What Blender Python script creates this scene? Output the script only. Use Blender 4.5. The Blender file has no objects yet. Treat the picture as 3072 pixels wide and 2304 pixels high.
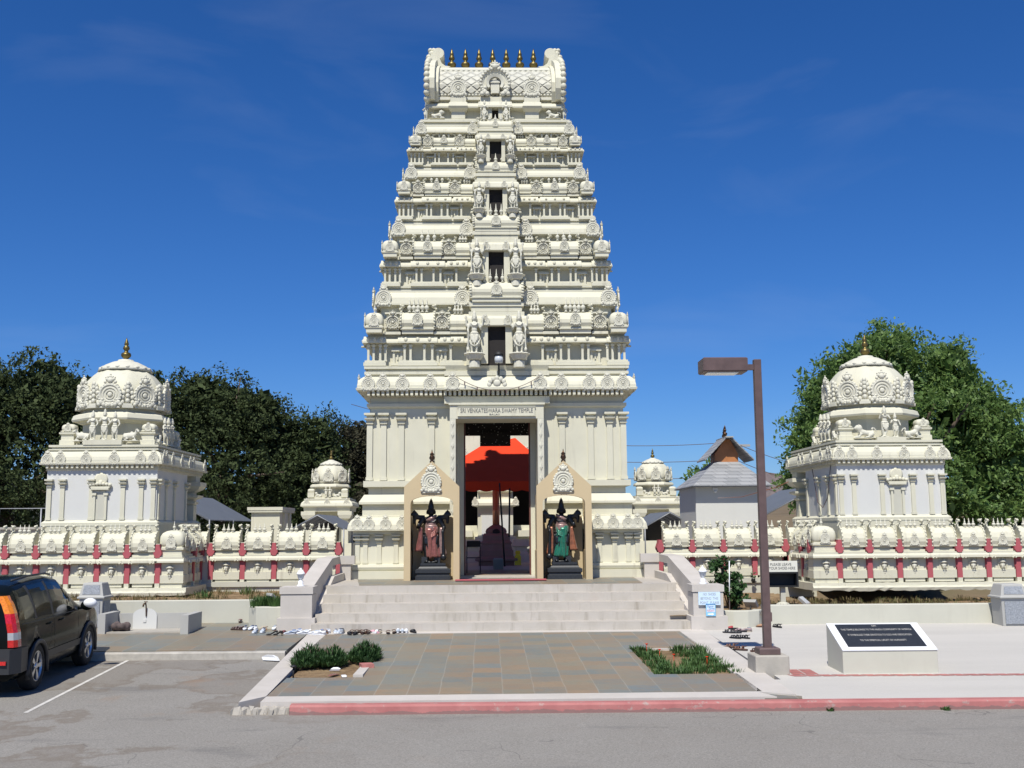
import bpy, bmesh, math, random
import numpy as np
from mathutils import Vector, Matrix
random.seed(7); rng = np.random.default_rng(11)
PI = math.pi; R = math.radians
SC = bpy.context.scene; COL = SC.collection

# ------------------------------------------------------------------ camera, sky, sun, exposure
cam = bpy.data.cameras.new('camera'); co = bpy.data.objects.new('camera', cam); COL.objects.link(co)
_p, _y, _r = R(7.606), R(1.3136), R(0.41)
_f = Vector((math.sin(_y)*math.cos(_p), math.cos(_y)*math.cos(_p), math.sin(_p)))
_rt = Vector((math.cos(_y), -math.sin(_y), 0)); _up = _rt.cross(_f)
_c, _s = math.cos(_r), math.sin(_r)
_r2 = _rt*_c - _up*_s; _u2 = _rt*_s + _up*_c
M = Matrix((_r2, _u2, -_f)).transposed().to_4x4(); M.translation = (-0.2, 0, 2.45)
co.matrix_world = M
cam.sensor_width = 36; cam.lens = 36*1.06; cam.clip_start = 0.1; cam.clip_end = 5000
SC.camera = co
SUN_EL, SUN_AZ = R(56), R(15)                      # sun behind the camera, 15 degrees to its left
sd = Vector((-math.sin(SUN_AZ)*math.cos(SUN_EL), -math.cos(SUN_AZ)*math.cos(SUN_EL), math.sin(SUN_EL)))
sun = bpy.data.lights.new('sun', 'SUN'); sun.energy = 5.0; sun.angle = R(0.53); sun.color = (1, 0.96, 0.87)
so = bpy.data.objects.new('sun', sun); COL.objects.link(so)
so.rotation_euler = (-sd).to_track_quat('-Z', 'Y').to_euler(); so.location = (-20, -40, 60)
W = bpy.data.worlds.new('World'); SC.world = W; W.use_nodes = True
nt = W.node_tree; nt.nodes.clear()
sky = nt.nodes.new('ShaderNodeTexSky'); sky.sky_type = 'NISHITA'; sky.sun_disc = False
sky.sun_elevation = SUN_EL; sky.sun_rotation = PI + SUN_AZ
sky.altitude = 300; sky.air_density = 1.0; sky.dust_density = 0.2; sky.ozone_density = 4.0
hs = nt.nodes.new('ShaderNodeHueSaturation'); hs.inputs['Saturation'].default_value = 1.1
hs.inputs['Value'].default_value = 1.0
bg = nt.nodes.new('ShaderNodeBackground'); bg.inputs[1].default_value = 0.092
wo = nt.nodes.new('ShaderNodeOutputWorld')
tint = nt.nodes.new('ShaderNodeMix'); tint.data_type = 'RGBA'; tint.blend_type = 'MULTIPLY'; tint.inputs[0].default_value = 1; tint.inputs[7].default_value = (0.51, 0.69, 1.04, 1)
nt.links.new(sky.outputs[0], tint.inputs[6]); nt.links.new(tint.outputs[2], hs.inputs['Color'])
_tc = nt.nodes.new('ShaderNodeTexCoord'); _mp = nt.nodes.new('ShaderNodeMapping'); _mp.inputs['Scale'].default_value = (1.6, 1.6, 5.0); _nz = nt.nodes.new('ShaderNodeTexNoise'); _nz.inputs['Scale'].default_value = 2.6; _nz.inputs['Detail'].default_value = 7; _nz.inputs['Distortion'].default_value = 0.6
_rp = nt.nodes.new('ShaderNodeValToRGB'); _rp.color_ramp.elements[0].position = 0.55; _rp.color_ramp.elements[0].color = (0, 0, 0, 1); _rp.color_ramp.elements[1].position = 0.80; _rp.color_ramp.elements[1].color = (0.055, 0.055, 0.055, 1)
_cm = nt.nodes.new('ShaderNodeMix'); _cm.data_type = 'RGBA'; _cm.inputs[7].default_value = (7.0, 7.6, 8.4, 1)                # faint high wisps of cloud
for _a, _b in ((_tc.outputs['Generated'], _mp.inputs[0]), (_mp.outputs[0], _nz.inputs['Vector']), (_nz.outputs[0], _rp.inputs[0]), (_rp.outputs[0], _cm.inputs[0])): nt.links.new(_a, _b); nt.links.new(hs.outputs[0], _cm.inputs[6]); nt.links.new(_cm.outputs[2], bg.inputs[0]); nt.links.new(bg.outputs[0], wo.inputs[0])
vs = SC.view_settings; vs.view_transform = 'Standard'; vs.look = 'None'; vs.gamma = 1; vs.exposure = 0.12; vs.use_curve_mapping = False

# ------------------------------------------------------------------ materials
class N:
    def __init__(s, name):
        s.m = bpy.data.materials.new(name); s.m.use_nodes = True; s.t = s.m.node_tree
        s.b = s.t.nodes['Principled BSDF']; s.out = s.t.nodes['Material Output']
    def n(s, t, **k):
        x = s.t.nodes.new(t)
        for a, v in k.items(): setattr(x, a, v)
        return x
    def l(s, a, b): s.t.links.new(a, b)
    def pos(s): return s.n('ShaderNodeNewGeometry').outputs['Position']
    def math(s, op, a, b=None, c=None):
        x = s.n('ShaderNodeMath', operation=op)
        for i, v in enumerate((a, b, c)):
            if v is None: continue
            if isinstance(v, (int, float)): x.inputs[i].default_value = v
            else: s.l(v, x.inputs[i])
        return x.outputs[0]
    def noise(s, scale, detail=4, vec=None, rough=0.6, stretch=None):
        v = vec or s.pos()
        if stretch:
            mp = s.n('ShaderNodeMapping'); mp.inputs['Scale'].default_value = stretch; s.l(v, mp.inputs[0]); v = mp.outputs[0]
        x = s.n('ShaderNodeTexNoise'); x.inputs['Scale'].default_value = scale; x.inputs['Detail'].default_value = detail
        x.inputs['Roughness'].default_value = rough; s.l(v, x.inputs['Vector']); return x.outputs[0]
    def ramp(s, fac, stops, interp='LINEAR'):
        x = s.n('ShaderNodeValToRGB'); e = x.color_ramp.elements; x.color_ramp.interpolation = interp
        while len(e) < len(stops): e.new(0.5)
        for i, (p, c) in enumerate(stops): e[i].position = p; e[i].color = (*c, 1) if len(c) == 3 else c
        s.l(fac, x.inputs[0]); return x.outputs[0]
    def mix(s, fac, a, b, blend='MIX'):
        x = s.n('ShaderNodeMix', data_type='RGBA', blend_type=blend)
        for i, v in ((0, fac), (6, a), (7, b)):
            if isinstance(v, (int, float)): x.inputs[i].default_value = v
            elif isinstance(v, tuple): x.inputs[i].default_value = (*v, 1)
            else: s.l(v, x.inputs[i])
        return x.outputs[2]
    def bump(s, h, strength=0.3, dist=0.02):
        x = s.n('ShaderNodeBump'); x.inputs['Strength'].default_value = strength; x.inputs['Distance'].default_value = dist
        s.l(h, x.inputs['Height']); s.l(x.outputs[0], s.b.inputs['Normal'])
    def set(s, col=None, rough=0.6, metal=0.0, spec=0.5, coat=0):
        if col is not None:
            if isinstance(col, tuple): s.b.inputs['Base Color'].default_value = (*col, 1)
            else: s.l(col, s.b.inputs['Base Color'])
        s.b.inputs['Roughness'].default_value = rough; s.b.inputs['Metallic'].default_value = metal
        s.b.inputs['Specular IOR Level'].default_value = spec; s.b.inputs['Coat Weight'].default_value = coat
        return s.m
def sc(c, k): return tuple(min(1, v*k) for v in c)
def paint(name, c, rough=0.65, var=0.06, scale=1.3, streak=0.0, bump=0.12, fine=60, stain=(0.30, 0.27, 0.22), spec=0.3):
    n = N(name)
    col = n.ramp(n.noise(scale, 5), [(0.3, sc(c, 1-var)), (0.7, sc(c, 1+var*0.6))])
    if streak:
        st = n.noise(3.0, 5, stretch=(2.2, 2.2, 0.18))
        m = n.ramp(st, [(0.58, (0, 0, 0)), (0.75, (streak,)*3)])
        col = n.mix(m, col, stain)
    n.bump(n.noise(fine, 4), bump, 0.01)
    return n.set(col, rough, spec=spec)
def plain(name, c, rough=0.5, metal=0.0, spec=0.5, coat=0, var=0.08, scale=12, bump=0.0):
    n = N(name)
    col = n.ramp(n.noise(scale, 4), [(0.3, sc(c, 1-var)), (0.7, sc(c, 1+var))])
    if bump: n.bump(n.noise(scale*4, 3), bump, 0.01)
    return n.set(col, rough, metal, spec, coat)
MT = {}
MT['cream'] = paint('cream_painted_masonry', (0.615, 0.594, 0.468), var=0.07, streak=0.36)
MT['carve'] = paint('pale_carved_plaster', (0.605, 0.588, 0.485), var=0.08, scale=6, bump=0.25, fine=90)
MT['wallw'] = paint('white_painted_wall', (0.60, 0.60, 0.57), var=0.03, streak=0.06)
MT['buff'] = paint('buff_painted_wall', (0.545, 0.435, 0.265), var=0.05, streak=0.05)
MT['red'] = paint('faded_red_paint', (0.42, 0.10, 0.115), var=0.10, scale=3, streak=0.10, stain=(0.55, 0.35, 0.32))
MT['garden'] = paint('pale_green_cream_paint', (0.52, 0.51, 0.43), var=0.06, streak=0.12)
MT['conc'] = paint('grey_concrete', (0.40, 0.37, 0.32), var=0.12, scale=5, bump=0.3, fine=40, streak=0.1)
MT['pebble'] = paint('pebbled_grey_panel', (0.30, 0.32, 0.35), var=0.35, scale=30, bump=0.6, fine=70)
MT['greywall'] = paint('grey_painted_concrete', (0.40, 0.395, 0.37), var=0.06, streak=0.1)
MT['copper'] = plain('copper_sheet', (0.55, 0.25, 0.15), 0.45, 0.6)
MT['brownst'] = paint('brown_metal_clad_steps', (0.30, 0.20, 0.18), var=0.12, scale=4)
MT['brass'] = plain('weathered_brass', (0.17, 0.13, 0.045), 0.42, 0.75, var=0.3, scale=9)
MT['bronze'] = plain('dark_bronze', (0.10, 0.055, 0.03), 0.35, 0.8)
MT['granite'] = plain('polished_black_granite', (0.010, 0.011, 0.013), 0.35, spec=0.45, var=0.3, scale=40)
MT['granitem'] = plain('matt_black_granite', (0.022, 0.025, 0.03), 0.5, spec=0.5, var=0.3, scale=30)
MT['black'] = plain('black_matt', (0.012, 0.012, 0.013), 0.6)
MT['dark'] = plain('dark_interior', (0.02, 0.017, 0.016), 0.9)  # near-black for unlit depth in openings; the picnic table shares it
MT['redcloth'] = plain('red_canvas', (0.72, 0.06, 0.025), 0.95, spec=0.0, var=0.05, scale=2)
MT['grcloth'] = plain('blue_grey_canvas', (0.115, 0.13, 0.155), 0.7, var=0.06, scale=2)
MT['steelp'] = plain('galvanised_tube', (0.26, 0.27, 0.29), 0.5, 0.4)
MT['lampbr'] = plain('brown_lamp_paint', (0.115, 0.075, 0.07), 0.5, var=0.18, scale=6)
MT['white'] = paint('white_metal_paint', (0.78, 0.79, 0.80), rough=0.4, var=0.03, bump=0.02)
MT['timber'] = plain('varnished_timber', (0.42, 0.17, 0.06), 0.55, var=0.15, scale=3)
MT['door'] = plain('dark_door_timber', (0.12, 0.04, 0.03), 0.5, var=0.2, scale=4)
MT['glass'] = plain('lamp_glass', (0.55, 0.58, 0.6), 0.15, spec=0.6)
MT['trunk'] = paint('tree_bark', (0.10, 0.075, 0.055), var=0.3, scale=3, bump=0.8, fine=14)
MT['yellow'] = plain('yellow_plastic', (0.75, 0.66, 0.04), 0.4)
MT['brickred'] = paint('brick_paving', (0.42, 0.17, 0.15), var=0.25, scale=9)
MT['rust'] = plain('rusty_rock', (0.10, 0.075, 0.07), 0.9, var=0.4, scale=8, bump=0.6)
MT['signw'] = paint('pale_sign_board', (0.70, 0.69, 0.60), var=0.03)
MT['signb'] = plain('pale_blue_sign_board', (0.58, 0.72, 0.86), 0.5, var=0.04)
MT['lettw'] = plain('faded_grey_lettering', (0.30, 0.34, 0.36), 0.7)
MT['letk'] = plain('black_lettering', (0.03, 0.03, 0.04), 0.6)
MT['letr'] = plain('red_lettering', (0.65, 0.10, 0.10), 0.6)
MT['letg'] = plain('engraved_gold_grey_lettering', (0.42, 0.40, 0.36), 0.6)
MT['letb'] = plain('blue_print', (0.02, 0.17, 0.42), 0.6)
MT['letwh'] = plain('white_print', (0.85, 0.87, 0.9), 0.6)
MT['posterb'] = plain('sky_blue_poster', (0.23, 0.55, 0.80), 0.5)
MT['letsign'] = paint('raised_grey_lettering', (0.20, 0.20, 0.19), var=0.03)

def m_marble():
    n = N('pale_marble_slabs'); p = n.pos()
    br = n.n('ShaderNodeTexBrick'); br.offset = 0.37; br.inputs['Scale'].default_value = 1.0
    br.inputs['Color1'].default_value = (0.50, 0.465, 0.41, 1); br.inputs['Color2'].default_value = (0.44, 0.405, 0.345, 1)
    br.inputs['Mortar'].default_value = (0.42, 0.38, 0.33, 1); br.inputs['Mortar Size'].default_value = 0.004
    br.inputs['Brick Width'].default_value = 0.52; br.inputs['Row Height'].default_value = 0.165; br.inputs['Bias'].default_value = 0.1
    sx = n.n('ShaderNodeSeparateXYZ'); n.l(p, sx.inputs[0]); cb = n.n('ShaderNodeCombineXYZ')
    n.l(sx.outputs[0], cb.inputs[0]); n.l(n.math('ADD', sx.outputs[2], 0.111), cb.inputs[1]); n.l(cb.outputs[0], br.inputs['Vector'])
    col = n.mix(0.55, br.outputs[0], n.ramp(n.noise(2.2, 6), [(0.3, (0.40, 0.365, 0.31)), (0.55, (0.50, 0.465, 0.42)), (0.75, (0.475, 0.415, 0.36))]))
    m = n.ramp(n.noise(2.6, 5, stretch=(3, 3, 0.4)), [(0.55, (0, 0, 0)), (0.74, (0.55,)*3)])
    col = n.mix(m, col, (0.25, 0.215, 0.165)); n.bump(n.noise(30, 3), 0.1, 0.01)
    return n.set(col, 0.55, spec=0.35)
MT['marble'] = m_marble()
def m_pale():
    n = N('pale_stone_strip')
    col = n.ramp(n.noise(1.6, 6), [(0.3, (0.47, 0.435, 0.39)), (0.7, (0.55, 0.51, 0.465))])
    m = n.ramp(n.noise(9, 4), [(0.66, (0, 0, 0)), (0.8, (0.35,)*3)]); col = n.mix(m, col, (0.35, 0.32, 0.28))
    n.bump(n.noise(40, 3), 0.1, 0.01); return n.set(col, 0.65, spec=0.3)
MT['strip'] = m_pale()
def m_slate(name, tx, ty, ox, oy, grout=0.55, palette=0):
    n = N(name); p = n.pos(); sx = n.n('ShaderNodeSeparateXYZ'); n.l(p, sx.inputs[0])
    wob = n.math('MULTIPLY', n.math('SUBTRACT', n.noise(1.1, 3), 0.5), 0.05)
    u = n.math('DIVIDE', n.math('ADD', sx.outputs[0], n.math('ADD', wob, ox)), tx)
    iu = n.math('FLOOR', u)
    wn0 = n.n('ShaderNodeTexWhiteNoise', noise_dimensions='1D'); n.l(iu, wn0.inputs['W'])
    v = n.math('ADD', n.math('DIVIDE', n.math('ADD', sx.outputs[1], oy), ty), n.math('MULTIPLY', wn0.outputs[0], 0.9))
    iv = n.math('FLOOR', v)
    cb = n.n('ShaderNodeCombineXYZ'); n.l(iu, cb.inputs[0]); n.l(iv, cb.inputs[1])
    wn = n.n('ShaderNodeTexWhiteNoise', noise_dimensions='2D'); n.l(cb.outputs[0], wn.inputs['Vector'])
    nz = n.noise(2.6, 6)
    f = n.math('ADD', n.math('MULTIPLY', wn.outputs[0], 0.75), n.math('MULTIPLY', nz, 0.28))
    col = n.ramp(f, [(0.08, (0.13, 0.155, 0.165)), (0.24, (0.165, 0.165, 0.145)), (0.38, (0.195, 0.165, 0.125)), (0.52, (0.135, 0.15, 0.145)),
                     (0.66, (0.205, 0.155, 0.11)), (0.80, (0.175, 0.165, 0.13)), (0.90, (0.235, 0.165, 0.11)), (0.99, (0.12, 0.155, 0.185))])
    col = n.mix(n.ramp(n.noise(7, 6), [(0.45, (0, 0, 0)), (0.8, (0.55,)*3)]), col, (0.21, 0.14, 0.085))
    fu = n.math('ABSOLUTE', n.math('SUBTRACT', n.math('FRACT', u), 0.5)); fv = n.math('ABSOLUTE', n.math('SUBTRACT', n.math('FRACT', v), 0.5))
    mk = n.math('MAXIMUM', n.math('GREATER_THAN', fu, 0.5-0.009/tx), n.math('MULTIPLY', n.math('GREATER_THAN', fv, 0.5-0.006/ty), 0.45))
    gm = n.math('MULTIPLY', mk, n.math('MULTIPLY_ADD', n.noise(1.7, 3), 1.4, -0.15))
    col = n.mix(n.math('MULTIPLY', gm, grout), col, (0.40, 0.39, 0.355))
    col = n.mix(1.0, col, (1.16, 1.17, 1.14), 'MULTIPLY')
    n.bump(n.math('ADD', n.noise(16, 5), n.math('MULTIPLY', wn.outputs[0], 0.25)), 0.25, 0.01)
    return n.set(col, 0.5, spec=0.4)
MT['slate'] = m_slate('multicolour_slate_tiles', 0.447, 0.447, 0.0, 0.0, 0.34)
MT['slateg'] = m_slate('grey_slate_tiles', 0.60, 0.60, 0.2, 0.1, 0.3)
def m_asphalt():
    n = N('sun_bleached_asphalt')
    col = n.ramp(n.noise(0.55, 6), [(0.25, (0.195, 0.184, 0.166)), (0.5, (0.235, 0.224, 0.206)), (0.75, (0.275, 0.264, 0.244))])
    sp = n.noise(42, 4, rough=0.95); col = n.mix(0.62, col, n.ramp(sp, [(0.32, (0.085, 0.078, 0.068)), (0.68, (0.40, 0.375, 0.335))]), 'MIX')
    st = n.ramp(n.noise(0.9, 4, stretch=(0.45, 1.6, 1)), [(0.60, (0, 0, 0)), (0.70, (0.5,)*3)]); col = n.mix(st, col, (0.13, 0.125, 0.12))
    pn = n.noise(0.33, 6); sxp = n.n('ShaderNodeSeparateXYZ'); n.l(n.pos(), sxp.inputs[0])
    lf = n.math('MULTIPLY', n.math('SUBTRACT', -1.2, sxp.outputs[0]), 0.35); lf = n.math('MINIMUM', n.math('MAXIMUM', lf, 0.12), 1.0)
    br = n.ramp(pn, [(0.50, (0, 0, 0)), (0.515, (0.42,)*3), (0.60, (0.30,)*3)]); col = n.mix(n.math('MULTIPLY', br, lf), col, (0.175, 0.15, 0.125))
    rim = n.ramp(pn, [(0.485, (0, 0, 0)), (0.505, (0.55,)*3), (0.53, (0, 0, 0))]); col = n.mix(n.math('MULTIPLY', rim, lf), col, (0.15, 0.12, 0.09))
    b2 = n.ramp(n.noise(0.75, 5), [(0.60, (0, 0, 0)), (0.72, (0.6,)*3)]); col = n.mix(n.math('MULTIPLY', b2, lf), col, (0.26, 0.175, 0.115))
    vo = n.n('ShaderNodeTexVoronoi', feature='DISTANCE_TO_EDGE'); vo.inputs['Scale'].default_value = 0.45
    wv = n.n('ShaderNodeVectorMath', operation='ADD'); n.l(n.pos(), wv.inputs[0])
    nn = n.n('ShaderNodeTexNoise'); nn.inputs['Scale'].default_value = 1.3; n.l(n.pos(), nn.inputs['Vector']); n.l(nn.outputs[1], wv.inputs[1]); n.l(wv.outputs[0], vo.inputs['Vector'])
    ck = n.math('MULTIPLY', n.math('MULTIPLY', n.math('LESS_THAN', vo.outputs[0], 0.004), n.math('GREATER_THAN', n.noise(0.3, 2), 0.55)), 0.5); col = n.mix(ck, col, (0.10, 0.095, 0.09))
    n.bump(sp, 0.5, 0.008); return n.set(col, 0.85, spec=0.25)
MT['asphalt'] = m_asphalt()
def m_plaza():
    n = N('pale_broom_finished_concrete')
    col = n.ramp(n.noise(0.8, 6, stretch=(0.35, 1.6, 1)), [(0.3, (0.45, 0.43, 0.395)), (0.7, (0.52, 0.495, 0.455))])
    sp = n.noise(70, 3); col = n.mix(0.25, col, n.ramp(sp, [(0.3, (0.35, 0.335, 0.30)), (0.7, (0.60, 0.575, 0.525))]))
    m = n.ramp(n.noise(2.1, 5), [(0.62, (0, 0, 0)), (0.75, (0.3,)*3)]); col = n.mix(m, col, (0.42, 0.40, 0.37))
    n.bump(sp, 0.2, 0.006); return n.set(col, 0.75, spec=0.3)
MT['plaza'] = m_plaza()
def m_soil():
    n = N('dry_soil')
    col = n.ramp(n.noise(3, 8), [(0.25, (0.13, 0.085, 0.05)), (0.5, (0.24, 0.165, 0.095)), (0.75, (0.33, 0.245, 0.15))])
    n.bump(n.noise(14, 8), 0.9, 0.06); return n.set(col, 0.95, spec=0.1)
MT['soil'] = m_soil()
def m_ground():
    n = N('dry_ground')
    col = n.ramp(n.noise(0.25, 8), [(0.25, (0.10, 0.075, 0.045)), (0.5, (0.17, 0.13, 0.085)), (0.75, (0.10, 0.10, 0.05))])
    n.bump(n.noise(2, 6), 0.6, 0.1); return n.set(col, 0.95, spec=0.1)
MT['ground'] = m_ground()
def m_hill():
    n = N('far_chaparral_hill')
    col = n.ramp(n.noise(0.05, 8), [(0.3, (0.105, 0.09, 0.10)), (0.5, (0.20, 0.16, 0.155)), (0.7, (0.10, 0.105, 0.09))])  # purple-grey haze of distance is mixed into these colours
    return n.set(col, 0.95, spec=0.05)
MT['hill'] = m_hill()
MT['scrub'] = paint('shaded_scrub_bank', (0.030, 0.032, 0.018), var=0.4, scale=1.5, bump=0.8, fine=6)  # dark olive puts the shade on this scrub into its colour
def m_kerb():
    n = N('worn_red_kerb_paint')
    col = n.ramp(n.noise(2.5, 6), [(0.3, (0.34, 0.12, 0.115)), (0.7, (0.44, 0.185, 0.17))])
    m = n.ramp(n.noise(7, 6, rough=0.7), [(0.58, (0, 0, 0)), (0.66, (0.8,)*3)]); col = n.mix(m, col, (0.36, 0.30, 0.27))
    sx = n.n('ShaderNodeSeparateXYZ'); n.l(n.pos(), sx.inputs[0])
    lo = n.math('MULTIPLY', n.math('LESS_THAN', n.math('ADD', sx.outputs[2], n.math('MULTIPLY', n.noise(6, 5), -0.11)), 0.0), 0.8)
    col = n.mix(lo, col, (0.20, 0.13, 0.12))
    n.bump(n.noise(40, 4), 0.4, 0.01); return n.set(col, 0.8, spec=0.25)
MT['kerbred'] = m_kerb()
MT['kerbw'] = paint('worn_white_kerb', (0.42, 0.395, 0.35), var=0.25, scale=4, streak=0.6, bump=0.4, fine=40)
MT['line'] = paint('worn_white_road_paint', (0.60, 0.58, 0.54), var=0.25, scale=9, streak=0.3, stain=(0.28, 0.26, 0.24), bump=0.3)
def m_shingle():
    n = N('grey_slate_roofing'); tc = n.n('ShaderNodeTexCoord')
    br = n.n('ShaderNodeTexBrick'); br.offset = 0.5; br.inputs['Scale'].default_value = 1
    br.inputs['Color1'].default_value = (0.34, 0.345, 0.35, 1); br.inputs['Color2'].default_value = (0.25, 0.258, 0.265, 1); br.inputs['Mortar'].default_value = (0.10, 0.10, 0.11, 1)
    br.inputs['Brick Width'].default_value = 0.42; br.inputs['Row Height'].default_value = 0.118; br.inputs['Mortar Size'].default_value = 0.006
    sx = n.n('ShaderNodeSeparateXYZ'); n.l(n.pos(), sx.inputs[0]); cb = n.n('ShaderNodeCombineXYZ')
    n.l(n.math('ADD', sx.outputs[0], n.math('MULTIPLY', sx.outputs[1], 0.63)), cb.inputs[0]); n.l(sx.outputs[2], cb.inputs[1]); n.l(cb.outputs[0], br.inputs['Vector'])
    n.bump(br.outputs['Fac'], -0.4, 0.02) if False else None
    return n.set(br.outputs[0], 0.6)
MT['shingle'] = m_shingle()
def m_vault():
    n = N('cream_vault_with_diamond_lattice'); p = n.n('ShaderNodeTexCoord').outputs['Object']
    sx = n.n('ShaderNodeSeparateXYZ'); n.l(p, sx.inputs[0])
    h = None
    for sg in (1, -1):
        t = n.math('ADD', n.math('MULTIPLY', sx.outputs[0], 3.0), n.math('MULTIPLY', sx.outputs[2], 3.6*sg))
        g = n.math('ABSOLUTE', n.math('SUBTRACT', n.math('FRACT', t), 0.5))
        e = n.math('SMOOTH_MIN', n.math('MULTIPLY', g, 6.0), 1.0, 0.2)
        h = e if h is None else n.math('MINIMUM', h, e)
    col = n.ramp(n.noise(1.3, 5), [(0.3, (0.53, 0.52, 0.44)), (0.7, (0.58, 0.565, 0.48))])
    n.bump(h, 0.9, 0.05); return n.set(col, 0.65, spec=0.3)
MT['vault'] = m_vault()
def m_leaf(name, a, b, c, trans=0.25, rough=0.55, spec=0.3):
    n = N(name); g = n.n('ShaderNodeNewGeometry')
    f = n.math('ADD', n.math('MULTIPLY', g.outputs['Random Per Island'], 0.6), n.math('MULTIPLY', n.noise(0.8, 3), 0.45))
    col = n.ramp(f, [(0.15, a), (0.5, b), (0.85, c)]); n.set(col, rough, spec=spec)
    tr = n.n('ShaderNodeBsdfTranslucent'); n.l(col, tr.inputs[0]); mx = n.n('ShaderNodeMixShader'); mx.inputs[0].default_value = trans
    n.l(n.b.outputs[0], mx.inputs[1]); n.l(tr.outputs[0], mx.inputs[2]); n.l(mx.outputs[0], n.out.inputs[0]); return n.m
MT['oak'] = m_leaf('dark_oak_leaves', (0.036, 0.050, 0.020), (0.056, 0.078, 0.032), (0.080, 0.102, 0.046), 0.2, 0.8, 0.08)
MT['oak2'] = m_leaf('brown_green_leaves', (0.035, 0.035, 0.022), (0.06, 0.06, 0.038), (0.085, 0.078, 0.055), 0.2, 0.8, 0.08)
MT['ficus'] = m_leaf('bright_green_leaves', (0.07, 0.13, 0.036), (0.13, 0.22, 0.06), (0.22, 0.32, 0.10), 0.4, 0.5)
MT['shrub'] = m_leaf('shrub_leaves', (0.018, 0.05, 0.014), (0.035, 0.085, 0.024), (0.065, 0.13, 0.04), 0.2)
MT['grass'] = m_leaf('bed_grass', (0.03, 0.075, 0.02), (0.055, 0.12, 0.03), (0.10, 0.17, 0.05), 0.2)
MT['drygr'] = m_leaf('dry_grass', (0.12, 0.10, 0.04), (0.20, 0.15, 0.07), (0.10, 0.13, 0.04), 0.2)
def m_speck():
    n = N('backlit_ceiling_with_painted_tinsel_glints')
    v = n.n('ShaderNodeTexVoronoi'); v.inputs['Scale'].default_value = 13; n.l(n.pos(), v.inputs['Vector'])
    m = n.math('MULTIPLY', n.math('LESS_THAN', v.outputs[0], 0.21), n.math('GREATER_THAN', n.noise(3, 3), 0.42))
    col = n.mix(m, (0.022, 0.016, 0.015), (0.75, 0.75, 0.72)); return n.set(col, 0.5)  # pale specks paint the tinsel glints, near-black base paints the backlit passage
MT['speck'] = m_speck()
def m_silk(name, c, band):
    n = N(name); w = n.n('ShaderNodeTexNoise'); w.inputs['Scale'].default_value = 14; n.l(n.pos(), w.inputs['Vector'])
    col = n.ramp(w.outputs[0], [(0.3, sc(c, 0.7)), (0.7, sc(c, 1.3))])
    n.set(col, 0.32, 0.25, 0.6); n.b.inputs['Sheen Weight'].default_value = 0.3; return n.m
MT['silkpink'] = m_silk('salmon_silk', (0.26, 0.085, 0.07), None)
MT['silkgreen'] = m_silk('emerald_silk', (0.006, 0.155, 0.095), None)
MT['silkor'] = m_silk('copper_silk', (0.30, 0.105, 0.05), None)
MT['silkpale'] = m_silk('pale_pink_silk', (0.30, 0.185, 0.165), None)

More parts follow.
